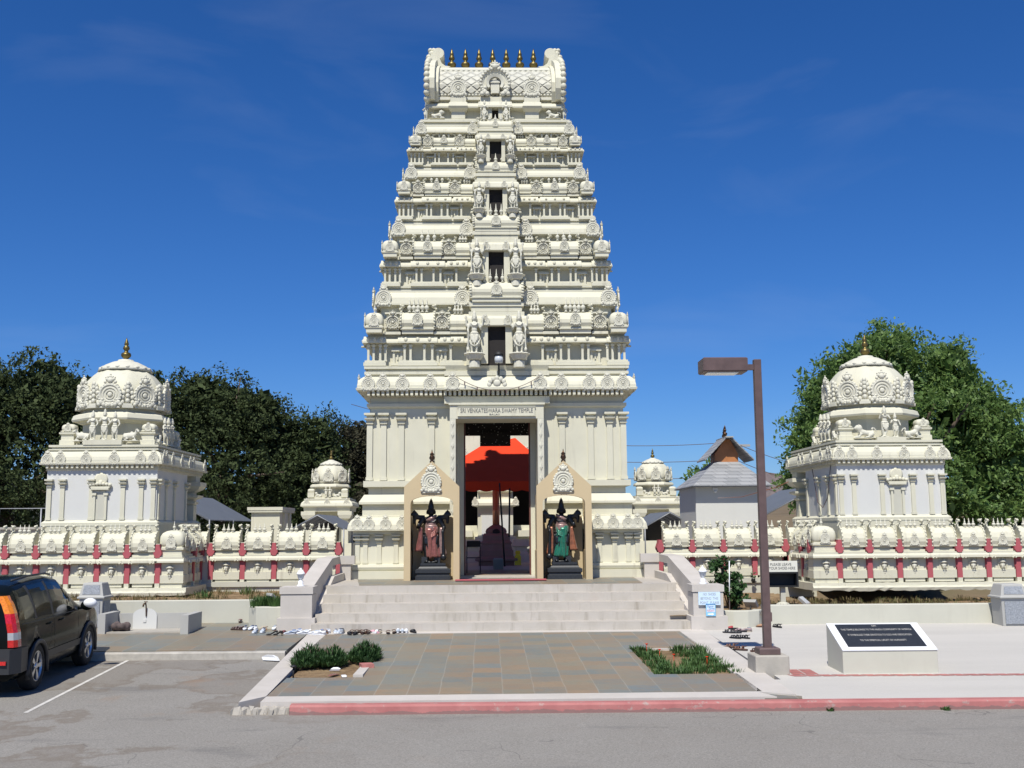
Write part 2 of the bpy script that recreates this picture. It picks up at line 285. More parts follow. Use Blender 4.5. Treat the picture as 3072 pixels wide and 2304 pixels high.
# ------------------------------------------------------------------ mesh builder
class MB:
    def __init__(s): s.v = []; s.f = []; s.mi = []; s.sm = []; s.cur = 0; s.M = None
    def add(s, vs_, fs, smooth=False):
        o = len(s.v)
        if s.M is not None: vs_ = [s.M @ Vector(p) for p in vs_]
        s.v.extend(tuple(p) for p in vs_)
        for f in fs: s.f.append(tuple(i+o for i in f)); s.mi.append(s.cur); s.sm.append(smooth)
        return s
    def box(s, x0, x1, y0, y1, z0, z1): return s.loft([(x0, x1, y0, y1, z0), (x0, x1, y0, y1, z1)])
    def loft(s, rects):                                   # stacked rectangles (x0,x1,y0,y1,z)
        v = []; f = []
        for (a, b, c, d, z) in rects: v += [(a, c, z), (b, c, z), (b, d, z), (a, d, z)]
        n = len(rects)
        for i in range(n-1):
            for k in range(4): f.append((i*4+k, i*4+(k+1) % 4, i*4+4+(k+1) % 4, i*4+4+k))
        f.append((3, 2, 1, 0)); e = (n-1)*4; f.append((e, e+1, e+2, e+3)); return s.add(v, f)
    def stack(s, cx, cy, rings): return s.loft([(cx-hx, cx+hx, cy-hy, cy+hy, z) for hx, hy, z in rings])
    def poly_loft(s, loops, smooth=False, cap=True):      # loops of equal length 3d points
        n = len(loops[0]); v = [p for L in loops for p in L]; f = []
        for i in range(len(loops)-1):
            for k in range(n): f.append((i*n+k, i*n+(k+1) % n, (i+1)*n+(k+1) % n, (i+1)*n+k))
        if cap: f.append(tuple(range(n-1, -1, -1))); f.append(tuple(range((len(loops)-1)*n, len(loops)*n)))
        return s.add(v, f, smooth)
    def lathe(s, prof, n=14, c=(0, 0, 0), smooth=True, mod=None, axis='z', phase=0):
        L = []
        for (r, z) in prof:
            lp = []
            for k in range(n):
                a = 2*PI*k/n+phase; rr = max(r, 1e-4)*(mod(a) if mod else 1)
                x, y = rr*math.cos(a), rr*math.sin(a)
                lp.append((c[0]+x, c[1]+y, c[2]+z) if axis == 'z' else ((c[0]+x, c[1]-z, c[2]+y) if axis == 'y' else (c[0]+z, c[1]+x, c[2]+y)))
            L.append(lp)
        return s.poly_loft(L, smooth)
    def sph(s, c, r, n=10, m=6):
        if not isinstance(r, (tuple, list)): r = (r, r, r)
        L = []
        for i in range(m+1):
            t = -PI/2+PI*i/m; cr = max(math.cos(t), 0.02)
            L.append([(c[0]+r[0]*cr*math.cos(2*PI*k/n), c[1]+r[1]*cr*math.sin(2*PI*k/n), c[2]+r[2]*math.sin(t)) for k in range(n)])
        return s.poly_loft(L, True)
    def tube(s, pts, rad, n=8, smooth=True):
        pts = [Vector(p) for p in pts]; rad = rad if isinstance(rad, (list, tuple)) else [rad]*len(pts); L = []
        for i, p in enumerate(pts):
            t = (pts[min(i+1, len(pts)-1)]-pts[max(i-1, 0)]).normalized()
            a = t.cross(Vector((0, 0, 1)));
            if a.length < 1e-3: a = t.cross(Vector((1, 0, 0)))
            a.normalize(); b = t.cross(a)
            L.append([tuple(p+(a*math.cos(2*PI*k/n)+b*math.sin(2*PI*k/n))*rad[i]) for k in range(n)])
        return s.poly_loft(L, smooth)
    def prism(s, poly, y0, y1, axis='y'):                 # polygon in XZ extruded along Y (or YZ along X)
        if axis == 'y': L = [[(x, y, z) for x, z in poly] for y in (y1, y0)]
        elif axis == 'x': L = [[(y, x, z) for x, z in poly] for y in (y0, y1)]
        else: L = [[(x, y, z) for x, y in poly] for z in (y0, y1)]
        return s.poly_loft(L)
    def mesh(s, name, mats, org=(0, 0, 0), fix=True):
        me = bpy.data.meshes.new(name)
        me.from_pydata([(a-org[0], b-org[1], c-org[2]) for a, b, c in s.v], [], s.f)
        for m in (mats if isinstance(mats, (list, tuple)) else [mats]): me.materials.append(MT[m] if isinstance(m, str) else m)
        me.polygons.foreach_set('material_index', s.mi); me.polygons.foreach_set('use_smooth', s.sm)
        if fix:
            bm = bmesh.new(); bm.from_mesh(me); bmesh.ops.recalc_face_normals(bm, faces=bm.faces); bm.to_mesh(me); bm.free()
        me.update(); return me
WL = {}                                                   # world location of each parent
def obj(name, me, parent=None, loc=(0, 0, 0), rz=0, scale=1, local=False):
    o = bpy.data.objects.new(name, me); COL.objects.link(o)
    loc = Vector(loc)
    if parent is not None:
        o.parent = parent
        if not local: loc = loc - WL[parent]
    o.location = loc; o.rotation_euler = (0, 0, rz)
    o.scale = (scale,)*3 if isinstance(scale, (int, float)) else scale
    WL[o] = Vector(loc) if parent is None else WL[parent]+loc
    return o
def tag(o, label, cat, group=None, kind=None):
    o['label'] = label; o['category'] = cat
    if group: o['group'] = group
    if kind: o['kind'] = kind
    return o
def thing(name, label, cat, loc=(0, 0, 0), group=None, rz=0):
    o = bpy.data.objects.new(name, None); COL.objects.link(o); o.empty_display_size = 0.3
    o.location = loc; o.rotation_euler = (0, 0, rz); WL[o] = Vector(loc); return tag(o, label, cat, group)
def part(name, mb, mats, parent, org=None):               # mesh given in world coordinates
    org = org or WL[parent]
    return obj(name, mb.mesh(name, mats, org), parent, org)
def struct(name, mb, mats, kind='structure'):
    o = obj(name, mb.mesh(name, mats)); o['kind'] = kind; return o
def evalmesh(me, mods, name, mats):
    o = bpy.data.objects.new('tmp', me); COL.objects.link(o); mods(o)
    bpy.context.view_layer.update(); dg = bpy.context.evaluated_depsgraph_get()
    m2 = bpy.data.meshes.new_from_object(o.evaluated_get(dg)); bpy.data.objects.remove(o)
    m2.name = name; m2.materials.clear()
    for m in (mats if isinstance(mats, (list, tuple)) else [mats]): m2.materials.append(MT[m])
    return m2
def fuse(mb, name, mat, voxel, smooth=3):                 # primitives -> one continuous surface
    def mods(o):
        r = o.modifiers.new('r', 'REMESH'); r.mode = 'VOXEL'; r.voxel_size = voxel; r.use_smooth_shade = True
        if smooth: q = o.modifiers.new('s', 'SMOOTH'); q.iterations = smooth; q.factor = 0.5
    return evalmesh(mb.mesh(name, mat), mods, name, mat)
def text_mesh(txt, size, mat, depth=0.004, align='CENTER', space=1.0):
    cu = bpy.data.curves.new('txt', 'FONT'); cu.body = txt; cu.size = size; cu.extrude = depth; cu.align_x = align; cu.align_y = 'CENTER'; cu.space_character = space
    o = bpy.data.objects.new('tmp', cu); COL.objects.link(o); bpy.context.view_layer.update()
    me = bpy.data.meshes.new_from_object(o.evaluated_get(bpy.context.evaluated_depsgraph_get())); bpy.data.objects.remove(o)
    me.materials.clear(); me.materials.append(MT[mat]); return me
ORD = ['first', 'second', 'third', 'fourth', 'fifth', 'sixth', 'seventh', 'eighth', 'ninth', 'tenth', 'eleventh', 'twelfth', 'thirteenth', 'fourteenth',
       'fifteenth', 'sixteenth', 'seventeenth', 'eighteenth', 'nineteenth', 'twentieth', 'twenty-first', 'twenty-second', 'twenty-third', 'twenty-fourth', 'twenty-fifth', 'twenty-sixth', 'twenty-seventh', 'twenty-eighth']
# ------------------------------------------------------------------ ground, road, paving
def zr(y): return 0.15+0.03*(y-14.56)                     # ramped forecourt
def zp(y): return 0.10+0.035*(y-14.56)                    # right plaza
def za(y): return 0.03*(y-14.4)                           # asphalt
def sheet(mb, x0, x1, y0, y1, zf, th=0, nx=1, ny=1, dz=0):
    v = []; f = []
    for j in range(ny+1):
        for i in range(nx+1):
            x = x0+(x1-x0)*i/nx; y = y0+(y1-y0)*j/ny; v.append((x, y, zf(y)+dz))
    for j in range(ny):
        for i in range(nx): a = j*(nx+1)+i; f.append((a, a+1, a+nx+2, a+nx+1))
    if th:
        b = len(v); v += [(x, y, z-th) for x, y, z in v[:b]]
        W_ = nx+1
        edge = [i for i in range(W_)]+[j*W_+nx for j in range(1, ny+1)]+[ny*W_+i for i in range(nx-1, -1, -1)]+[j*W_ for j in range(ny-1, 0, -1)]
        for k in range(len(edge)): p, q = edge[k], edge[(k+1) % len(edge)]; f.append((q, p, p+b, q+b))
    mb.add(v, f)
mb = MB()                                                 # one sheet to the horizon
prof = [(-200, -1.2), (-30, -1.4), (10, -0.25), (20.2, 0.08), (22, 0.10), (26, 0.30), (28, 0.45), (31, 0.95), (60, 1.0), (75, 3.2), (110, 5.0), (300, 4.0), (2500, 0)]
XS = [-1800, -300, -60, -20, 0, 20, 60, 300, 1800]; v = []; f = []
for j, (y, z) in enumerate(prof):
    for x in XS: v.append((x, y, z))
for j in range(len(prof)-1):
    for i in range(len(XS)-1): a = j*len(XS)+i; f.append((a, a+1, a+len(XS)+1, a+len(XS)))
mb.add(v, f); struct('ground', mb, 'ground')
mb = MB(); sheet(mb, -60, -4.2, -12, 20.02, za, 0, 8, 8); sheet(mb, -4.2, 60, -12, 15.3, za, 0, 8, 8); sheet(mb, -4.2, -3.4, 15.3, 20.02, za)
struct('road', mb, 'asphalt')
mb = MB()                                                 # painted bay line
L = [(-6.50, 15.3), (-6.44, 15.3), (-6.61, 20.0), (-6.67, 20.0)]
mb.add([(x, y, za(y)+0.004) for x, y in L], [(0, 1, 2, 3)]); struct('parking_line', mb, 'line')
mb = MB()                                                 # slate court around two planting beds
for x0, x1, y0, y1 in [(-3.27, 3.62, 15.52, 17.05), (-2.12, 2.34, 17.05, 20.0), (-3.45, -2.12, 19.56, 22.3), (-2.12, 2.34, 20.0, 22.3), (2.34, 3.66, 20.0, 22.3)]:
    sheet(mb, x0, x1, y0, y1, zr, 0.05)
struct('slate_court', mb, 'slate')
mb = MB()
def strip(a, b, c, d, zf=zr, th=0.25): mb.add([(p[0], p[1], zf(p[1])+h) for h in (0, -th) for p in (a, b, c, d)], [(0, 1, 2, 3), (7, 6, 5, 4), (0, 4, 5, 1), (1, 5, 6, 2), (2, 6, 7, 3), (3, 7, 4, 0)])
strip((-3.56, 15.10), (-3.28, 15.53), (-3.45, 22.3), (-3.83, 22.3)); strip((3.55, 15.50), (4.02, 15.25), (4.18, 22.3), (3.66, 22.3))
strip((-3.27, 15.11), (3.72, 15.11), (3.54, 15.515), (-3.27, 15.515)); strip((-3.83, 22.303), (4.18, 22.303), (4.18, 22.65), (-3.83, 22.65))
struct('pale_border_strip', mb, 'strip')
mb = MB()                                                 # beds of the two planters, set a little below the court
sheet(mb, -3.27, -2.12, 17.05, 19.56, lambda y: zr(y)-0.045, 0, 6, 8); sheet(mb, 2.34, 3.66, 17.05, 20.0, lambda y: zr(y)-0.045, 0, 6, 8)
for i, (x, y, z) in enumerate(mb.v): mb.v[i] = (x, y, z+random.uniform(-0.012, 0.02))
struct('planting_bed_soil', mb, 'soil')
mb = MB()                                                 # kerbs
mb.poly_loft([[(x, y0-0.02, za(y0)-0.05), (x, y0, za(y0)+0.10), (x, y0+0.03, za(y0)+0.125), (x, y0+0.15, za(y0)+0.13), (x, y0+0.16, za(y0)-0.05)] for x, y0 in [(-2.85, 14.95), (-1.9, 14.93), (1, 14.90), (5, 14.86), (12, 14.80), (40, 14.75)]])
struct('red_kerb', mb, 'kerbred')
mb = MB(); mb.poly_loft([[(x, 14.98, -0.05), (x, 15.0, 0.10), (x, 15.10, 0.12), (x, 15.2, -0.05)] for x in [-3.62+.76*i/24 for i in range(25)]])
for i, (x, y, z) in enumerate(mb.v): mb.v[i] = (x+random.uniform(-.02, .02), y+random.uniform(-.03, .03), z+random.uniform(-.03, .01))
struct('broken_kerb', mb, 'conc')
mb = MB(); mb.poly_loft([[(x, 20.0, 0.02), (x, 20.01, 0.28), (x, 20.03, 0.30), (x, 20.16, 0.305), (x, 20.17, 0.05)] for x in (-30, -8, -5, -3.85)]); struct('white_kerb', mb, 'kerbw')
mb = MB()                                                 # left slate pavement and back strip
sheet(mb, -30, -3.84, 20.18, 24.55, zr, 0.1); struct('left_pavement', mb, 'slateg')
mb = MB(); sheet(mb, 4.03, 40, 15.0, 15.02, zp); mb = MB()
for x0, x1, y0, y1 in [(4.19, 40, 17.3, 24), (4.03, 40, 15.03, 16.7)]: sheet(mb, x0, x1, y0, y1, zp, 0.1)
sheet(mb, 4.20, 40, 16.7, 17.3, zp, 0.1); sheet(mb, -3.84, 4.19, 22.66, 24, zr, 0.3)
struct('plaza', mb, 'plaza')
mb = MB()                                                 # brick band set in the plaza: individual joints are geometry gaps
x = 4.48
while x < 14:
    y0 = 16.93-0.03*(x-4.5)
    mb.add([(x, y0, zp(y0)+.004), (x+.19, y0, zp(y0)+.004), (x+.11, y0+.16, zp(y0+.16)+.004), (x-.08, y0+.16, zp(y0+.16)+.004)], [(0, 1, 2, 3)]); x += 0.225
for i in range(2):
    for j in range(3): y0 = 17.11+j*0.16; mb.add([(4.50+i*.21, y0, zp(y0)+.004), (4.69+i*.21, y0, zp(y0)+.004), (4.69+i*.21, y0+.14, zp(y0+.14)+.004), (4.50+i*.21, y0+.14, zp(y0+.14)+.004)], [(0, 1, 2, 3)])
struct('brick_band', mb, 'brickred')
mb = MB(); y0 = 15.2
mb.add([(3.55, 15.10, zr(15.1)-.02), (4.06, 15.10, zr(15.1)-.02), (4.10, 15.245, zr(15.2)-.02), (3.73, 15.47, zr(15.4)-.02)], [(0, 1, 2, 3)]); mb.box(3.55, 4.06, 15.085, 15.10, 0.0, zr(15.1)-.02)
mb.box(-3.6, 3.55, 15.09, 15.104, 0.0, 0.06); struct('slate_apron', mb, 'slateg')
mb = MB(); sheet(mb, -16, -3.2, 24.5, 29.6, lambda y: 0.86, 0, 60, 24); sheet(mb, 5.62, 16, 23.42, 29.6, lambda y: 0.64+0.012*(y-22.7), 0, 60, 30); sheet(mb, 3.6, 5.62, 23.02, 29.6, lambda y: 0.64+0.012*(y-22.7), 0, 10, 30)
for i, (x, y, z) in enumerate(mb.v):
    mb.v[i] = (x, y, z+0.03*math.sin(x*2.1+y)*math.cos(y*3-x)+random.uniform(-0.02, 0.03)-(0.0 if y > 23.8 or x > 5.6 else 0.03)-(min(1, max(0, (y-25.6)/.8))*.15 if x > 7.4 else 0))
o = struct('garden_soil', mb, 'soil')
mb = MB(); mb.box(-18, 18, 29.9, 60, 0.8, 1.18); struct('inner_court_floor', mb, 'conc')

# ------------------------------------------------------------------ shared carved units (front faces -Y)
def kirti(mb, z, s, y=-0.06):
    for dx, dz, r in [(0, 0, .15), (-.14, .05, .085), (.14, .05, .085), (-.22, -.07, .08), (.22, -.07, .08), (0, .17, .075), (-.09, .16, .06), (.09, .16, .06), (-.2, .13, .045), (.2, .13, .045), (0, .27, .045)]:
        mb.sph((dx*s, y*s, z+dz*s), (r*s, r*s*.8, r*s), 8, 5)
def kudu_mesh(name='medallion', mat='carve', eye=False, n=30):
    mb = MB(); sc_ = lambda a: 1+0.055*abs(math.sin(a*9))
    mb.lathe([(.50, 0), (.50, .06), (.47, .10), (.41, .115), (.37, .09), (.345, .065), (.31, .09), (.275, .09), (.25, .05), (.215, .05), (.195, .085), (.155, .085), (.13, .03), (.02, .03)], n, axis='y', smooth=False, mod=None)
    for k in range(17):
        a = -PI*0.22+k*(1.44*PI)/16; mb.sph((.47*math.cos(a), -.07, .47*math.sin(a)), (.055, .05, .055), 6, 4)
    for sx in (-1, 1):
        for dx, dz, r in [(.36, -.33, .12), (.45, -.42, .085), (.24, -.42, .10), (.12, -.47, .07), (.30, -.22, .06), (.40, -.2, .05), (.2, -.3, .05)]: mb.sph((sx*dx, -.075, dz), (r, .06, r), 8, 5)
    mb.sph((0, -.08, -.43), (.08, .06, .1), 8, 5); mb.box(-.44, .44, -.06, 0, -.56, -.47)
    if eye: mb.sph((0, -.05, -.01), (.07, .08, .09), 8, 6); mb.sph((0, -.07, -.13), (.12, .06, .07), 8, 5)
    else: mb.lathe([(.12, .03), (.10, .09), (.05, .1), (.01, .1)], 10, axis='y')
    kirti(mb, .60, .95); return mb.mesh(name, mat)
KUDU = kudu_mesh(); KUDUW = kudu_mesh('medallion_white', 'wallw', True)
def fin_prof(h): return [(r*h, z*h) for r, z in [(.13, 0), (.15, .05), (.08, .10), (.10, .14), (.20, .24), (.22, .33), (.17, .42), (.07, .49), (.12, .53), (.12, .57), (.06, .62), (.055, .8), (.015, 1.0)]]
FIN = MB().lathe(fin_prof(1), 10).mesh('finial', 'carve')
KAL = MB().lathe([(r*1.0, z) for r, z in [(.08, 0), (.09, .06), (.06, .08), (.10, .13), (.165, .20), (.18, .27), (.16, .34), (.07, .39), (.07, .46), (.115, .52), (.12, .56), (.10, .60), (.105, .63), (.05, .66), (.085, .70), (.07, .78), (.035, .90), (.005, 1.0)]], 16).mesh('kalasha_finial', 'brass')
KALB = KAL.copy(); KALB.materials.clear(); KALB.materials.append(MT['bronze'])
def vault_sec(d, h, b=1.0): return [(-d*.90, 0), (-d*1.0, h*.22), (-d*.99, h*.42), (-d*.86, h*.66), (-d*.62, h*.86), (-d*.3, h*.97), (0, h)]
def shala_mesh(name, w, h, d, mat, z0=0.0, base=0.16, n_horn=True):
    """carved barrel shrine: low wall, eave, vault along X, horseshoe ends with horns; back at y=0"""
    mb = MB(); hb = base
    if base > 0: mb.box(-w*.45, w*.45, -d*.88, 0, 0, hb*.62); mb.box(-w*.49, w*.49, -d*.98, 0, hb*.62, hb*.8); mb.box(-w*.46, w*.46, -d*.93, 0, hb*.8, hb)
    V = vault_sec(d, h); mb.poly_loft([[(x, y, hb+z) for y, z in V]+[(x, 0, hb)] for x in (-w*.43, w*.43)], False)
    for sx in (-1, 1):
        for a, b, k in ((.41, .455, 1.03), (.455, .5, 1.09)):
            xa, xb = sorted((sx*w*a, sx*w*b)); mb.poly_loft([[(x, y*k, hb+z*k-.01*h) for y, z in V]+[(x, 0, hb-.01)] for x in (xa, xb)])
        if n_horn:                                         # horn: leans in over the roof and ends in a scroll
            xs = sx*w*.47
            P = [(0, h*.90), (0.02, h*1.06), (0.0, h*1.2), (-.05, h*1.30)]
            mb.tube([(xs+sx*(-px)*w*.9*-1*-1 if False else xs-sx*px*w*.4, -d*.35, hb+pz) for px, pz in P], [w*.05, w*.045, w*.045, w*.05], 6)
            mb.sph((xs-sx*w*.03, -d*.35, hb+h*1.3), (w*.062, d*.3, h*.09), 8, 6)
            for k in range(9):
                t = k/8; i = min(int(t*6), 5); u = t*6-i; y = V[i][0]*(1-u)+V[i+1][0]*u; z = V[i][1]*(1-u)+V[i+1][1]*u
                mb.sph((sx*w*.485, y*1.1, hb+z*1.08), (w*.035, d*.07, h*.055), 6, 4)
            for dx, dz in ((0, 1.22), (.03, 1.36), (.05, 1.14)): mb.sph((xs+sx*dx*w, -d*.45, hb+h*dz), w*.038, 6, 4)
    return mb.mesh(name, mat)
SHALA = shala_mesh('barrel_shrine', 1.0, .42, .34, 'cream')
HALF = shala_mesh('half_barrel_shrine', 0.55, .38, .30, 'cream')
def kuta_mesh():
    mb = MB(); mb.stack(0, -.38, [(.42, .38, 0), (.42, .38, .16), (.50, .44, .18), (.50, .44, .24), (.44, .39, .25), (.44, .39, .28)])
    L = []
    for r, z in [(.45, .28), (.485, .36), (.495, .47), (.475, .60), (.40, .70), (.26, .765), (.1, .79)]:
        L.append([(r*math.copysign(abs(math.cos(a))**.36, math.cos(a)), -.38+r*.86*math.copysign(abs(math.sin(a))**.36, math.sin(a)), z) for a in [2*PI*k/20 for k in range(20)]])
    mb.poly_loft(L, True); return mb.mesh('dome_shrine', 'cream')
KUTA = kuta_mesh()
mb = MB(); mb.box(-.5, .5, -.16, 0, 0, .12); mb.box(-.42, .42, -.10, 0, .12, .95); mb.box(-.5, .5, -.14, 0, .95, 1.02); PANJ = mb.mesh('niche_slab', 'cream')
mb = MB(); mb.box(-.16, .16, -.16, .16, 0, .09); mb.box(-.115, .115, -.115, .115, .09, .66); mb.stack(0, 0, [(.10, .10, .66), (.16, .16, .71), (.16, .16, .75), (.11, .11, .76), (.11, .11, .82), (.2, .2, .88), (.21, .21, .94), (.14, .14, .95), (.14, .14, 1)])
COLN = mb.mesh('colonnette', 'cream')
mb = MB(); mb.box(-.5, .5, -.10, 0, 0, .12); mb.box(-.36, -.2, -.08, 0, .12, .7); mb.box(.2, .36, -.08, 0, .12, .7); mb.box(-.2, .2, -.03, 0, .12, .7); mb.box(-.44, .44, -.12, 0, .7, .8); mb.box(-.4, .4, -.06, 0, .8, .9); mb.box(-.05, .05, -.06, 0, .3, .6); NICH = mb.mesh('niche_panel', 'cream')

def figure_mb(arms=4, wide=1.0, mace=True, lean=0.0, flute=False, halo=True):
    """standing carved figure, unit height, facing -Y"""
    mb = MB(); T = lambda p0, p1, r0, r1: mb.tube([p0, ((p0[0]+p1[0])/2, (p0[1]+p1[1])/2, (p0[2]+p1[2])/2), p1], [r0, (r0+r1)/2, r1], 10)
    mb.sph((0, 0, .015), (.15, .09, .03), 14, 6)
    T((-.055, 0, .46), (-.07, -.02, .25), .062, .046); T((-.07, -.02, .25), (-.055, .0, .04), .044, .028); mb.sph((-.06, -.035, .03), (.03, .06, .025))
    if flute: T((.055, 0, .46), (.05, -.035, .25), .062, .046); T((.05, -.035, .25), (-.02, -.05, .05), .044, .028); mb.sph((-.04, -.07, .03), (.03, .05, .025))
    else: T((.055, 0, .46), (.085, -.03, .25), .062, .046); T((.085, -.03, .25), (.07, .0, .04), .044, .028); mb.sph((.075, -.035, .03), (.03, .06, .025))
    mb.sph((0, 0, .46), (.115, .08, .075)); mb.sph((0, -.005, .55), (.085, .065, .09)); mb.sph((0, -.005, .66), (.118, .075, .085)); mb.sph((0, -.01, .475), (.125, .085, .026))
    for k in range(5): mb.tube([(-.1+.05*k, -.075, .44), (-.07+.035*k, -.085, .30-.05*(2-abs(k-2)))], [.014, .02], 6)
    if arms == 4 and halo: mb.tube([(.12, .02, .46), (.17, -.03, .34), (.10, -.06, .22), (0, -.075, .17), (-.10, -.06, .22), (-.17, -.03, .34), (-.12, .02, .46)], .016, 6)
    T((0, 0, .72), (0, -.005, .77), .035, .033); mb.sph((0, -.012, .805), (.052, .056, .062), 14, 10); mb.sph((0, -.068, .80), (.011, .014, .02)); mb.sph((0, -.06, .778), (.022, .01, .008))
    for s in (-1, 1): mb.sph((s*.02, -.06, .815), (.011, .008, .007)); mb.sph((s*.056, 0, .80), (.014, .02, .035))
    if not halo: mb.lathe([(.058, .82), (.062, .84), (.044, .85), (.041, .90), (.034, .935), (.026, .965), (.024, .98), (.012, 1.005), (.003, 1.03)], 14)
    else: mb.lathe([(.06, .835), (.066, .85), (.052, .87), (.056, .885), (.044, .91), (.048, .925), (.034, .95), (.036, .96), (.018, .985), (.006, 1.0)], 14)
    if halo: mb.sph((0, .035, .82), (.09, .018, .09) if arms == 4 else (.07, .015, .08), 14, 8)
    mb.tube([(-.1, -.055, .71), (-.04, -.085, .645), (.04, -.085, .645), (.1, -.055, .71)], .014, 6)
    for s in (-1, 1):
        if flute:
            e = (s*.17, -.03, .58); h = (.06*s-.08, -.10, .74); T((s*.115, 0, .70), e, .038, .03); T(e, h, .03, .02); mb.sph(h, .026)
        elif arms == 4 or s == 1 or not mace:
            e = (s*.185*wide, -.01, .56); h = (s*.17*wide, -.10, .49 if s == 1 else .60); T((s*.115, 0, .70), e, .038, .031); T(e, h, .03, .022); mb.sph(h, (.026, .022, .034)); mb.sph((s*.15*wide, 0, .64), .04)
        else:
            e = (s*.18, 0, .57); h = (s*.17, -.06, .44); T((s*.115, 0, .70), e, .038, .03); T(e, h, .03, .02); mb.sph(h, (.025, .025, .035))
        if arms == 4 and not halo:
            e = (s*.20, .02, .725); h = (s*.235, .0, .735); T((s*.09, .02, .715), e, .042, .038); T(e, h, .038, .034); mb.box(s*.235-.05, s*.235+.05, -.03, .035, .745, .785); mb.sph((s*.235, 0, .79), (.04, .03, .035)); mb.sph((s*.235, 0, .825), (.012, .012, .02)); T((s*.235, 0, .74), (s*.235, .0, .62), .028, .02)
        elif arms == 4:
            e = (s*.22*wide, .015, .635); h = (s*.235*wide, .0, .78); T((s*.10, .02, .705), e, .035, .028); T(e, h, .028, .02); mb.sph(h, (.026, .02, .03))
            mb.sph((s*.24*wide, 0, .835), (.045, .018, .05)); mb.sph((s*.24*wide, 0, .875), (.016, .016, .025))
    if flute: mb.tube([(-.20, -.10, .75), (.04, -.11, .765)], .012, 6)
    if mace and arms == 4: mb.tube([(.17*wide, -.10, .50), (.18*wide, -.09, .10)], [.018, .026], 8); mb.sph((.18*wide, -.09, .09), (.045, .045, .05))
    if arms == 4: mb.sph((-.13, .02, .30), (.03, .02, .16)); mb.sph((.14, .02, .30), (.03, .02, .16))
    return mb
FIG4 = fuse(figure_mb(4), 'door_guardian_figure', 'carve', .0125, 2)
FIG2 = fuse(figure_mb(2, mace=False), 'standing_figure', 'carve', .0125, 2)
FIGF = fuse(figure_mb(2, flute=True), 'flute_player_figure', 'carve', .0125, 2)
def lion_mb():
    """lying lion in profile, length 1 along X, head at +X, tail curled"""
    mb = MB(); mb.tube([(-.36, 0, .2), (-.1, 0, .21), (.14, 0, .26), (.27, 0, .36)], [.14, .12, .14, .12], 10)
    mb.sph((.33, 0, .46), (.13, .13, .13)); mb.sph((.43, 0, .44), (.07, .075, .055)); mb.sph((.26, 0, .44), (.15, .16, .17))
    for s in (-1, 1):
        mb.tube([(.2, s*.1, .2), (.28, s*.11, .08), (.48, s*.11, .045)], [.07, .05, .045], 8); mb.tube([(-.32, s*.11, .2), (-.2, s*.13, .12), (-.12, s*.13, .05), (.0, s*.13, .045)], [.11, .08, .05, .04], 8)
        mb.sph((.31, s*.09, .57), .035)
    mb.tube([(-.46, 0, .2), (-.5, 0, .32), (-.42, 0, .44), (-.33, 0, .46), (-.31, 0, .38)], [.035, .03, .03, .035, .05], 8); mb.box(-.5, .5, -.14, .14, 0, .03); return mb
LION = fuse(lion_mb(), 'lying_lion', 'carve', .02, 2)
def cow_mb():
    mb = MB(); mb.tube([(-.38, 0, .22), (-.1, 0, .25), (.16, 0, .26), (.30, 0, .36)], [.17, .17, .16, .10], 10); mb.sph((.06, 0, .40), (.10, .09, .08))
    mb.tube([(.30, 0, .38), (.35, -.02, .52), (.43, -.06, .50), (.50, -.09, .44)], [.10, .085, .075, .05], 10)
    for s in (-1, 1):
        mb.tube([(.34, s*.06, .58), (.32, s*.13, .64), (.34, s*.11, .72)], [.022, .018, .008], 6); mb.sph((.33, s*.12, .55), (.03, .06, .025))
        mb.tube([(.2, s*.13, .2), (.32, s*.15, .07), (.16, s*.16, .05)], [.07, .045, .035], 8); mb.tube([(-.3, s*.16, .2), (-.12, s*.18, .1), (-.3, s*.19, .05)], [.1, .05, .035], 8)
    mb.box(-.52, .5, -.2, .2, 0, .03); return mb
COW = fuse(cow_mb(), 'lying_cow', 'carve', .02, 2)
# ------------------------------------------------------------------ gateway tower
CX, CY = 0.05, 31.0
T = thing('gateway_tower', 'tall cream carved temple gateway tower with stacked storeys and gilt finials', 'tower', (CX, CY, 1.2))
def rg(h, yf, z): return (CX-h, CX+h, yf, 2*CY-yf, z)
def kudu(parent, loc, s, rz=0, local=False, me=None, name='medallion'): return obj(name, me or KUDU, parent, loc, rz, s, local)
# ground storey: two masses beside the passage
G = [(3.78, 27.93, 1.2), (3.78, 27.93, 1.41), (3.70, 28.00, 1.415), (3.74, 27.97, 1.45), (3.76, 27.95, 1.51), (3.74, 27.97, 1.57), (3.62, 28.09, 1.585), (3.60, 28.14, 2.33), (3.70, 28.02, 2.34), (3.70, 28.02, 2.42), (3.82, 27.86, 2.43), (3.82, 27.86, 2.47), (3.80, 27.88, 2.58), (3.74, 27.95, 2.69), (3.66, 28.05, 2.76), (3.58, 28.12, 2.77),
     (3.58, 28.12, 2.80), (3.48, 28.2, 2.81), (3.48, 28.2, 3.10), (3.56, 28.1, 3.105), (3.56, 28.1, 3.16), (3.44, 28.22, 3.35), (3.34, 28.32, 3.355), (3.34, 28.32, 3.54), (3.46, 28.16, 3.55), (3.46, 28.16, 3.70), (3.31, 28.32, 3.71), (3.30, 28.33, 5.95)]
mb = MB(); mb.loft([(CX-h, -1.02, y, 62-y-.3, z) for h, y, z in G]); part('base_wall', mb, 'cream', T)
mb = MB(); mb.loft([(1.09, CX+h, y, 62-y-.3, z) for h, y, z in G]); part('base_wall', mb, 'cream', T)
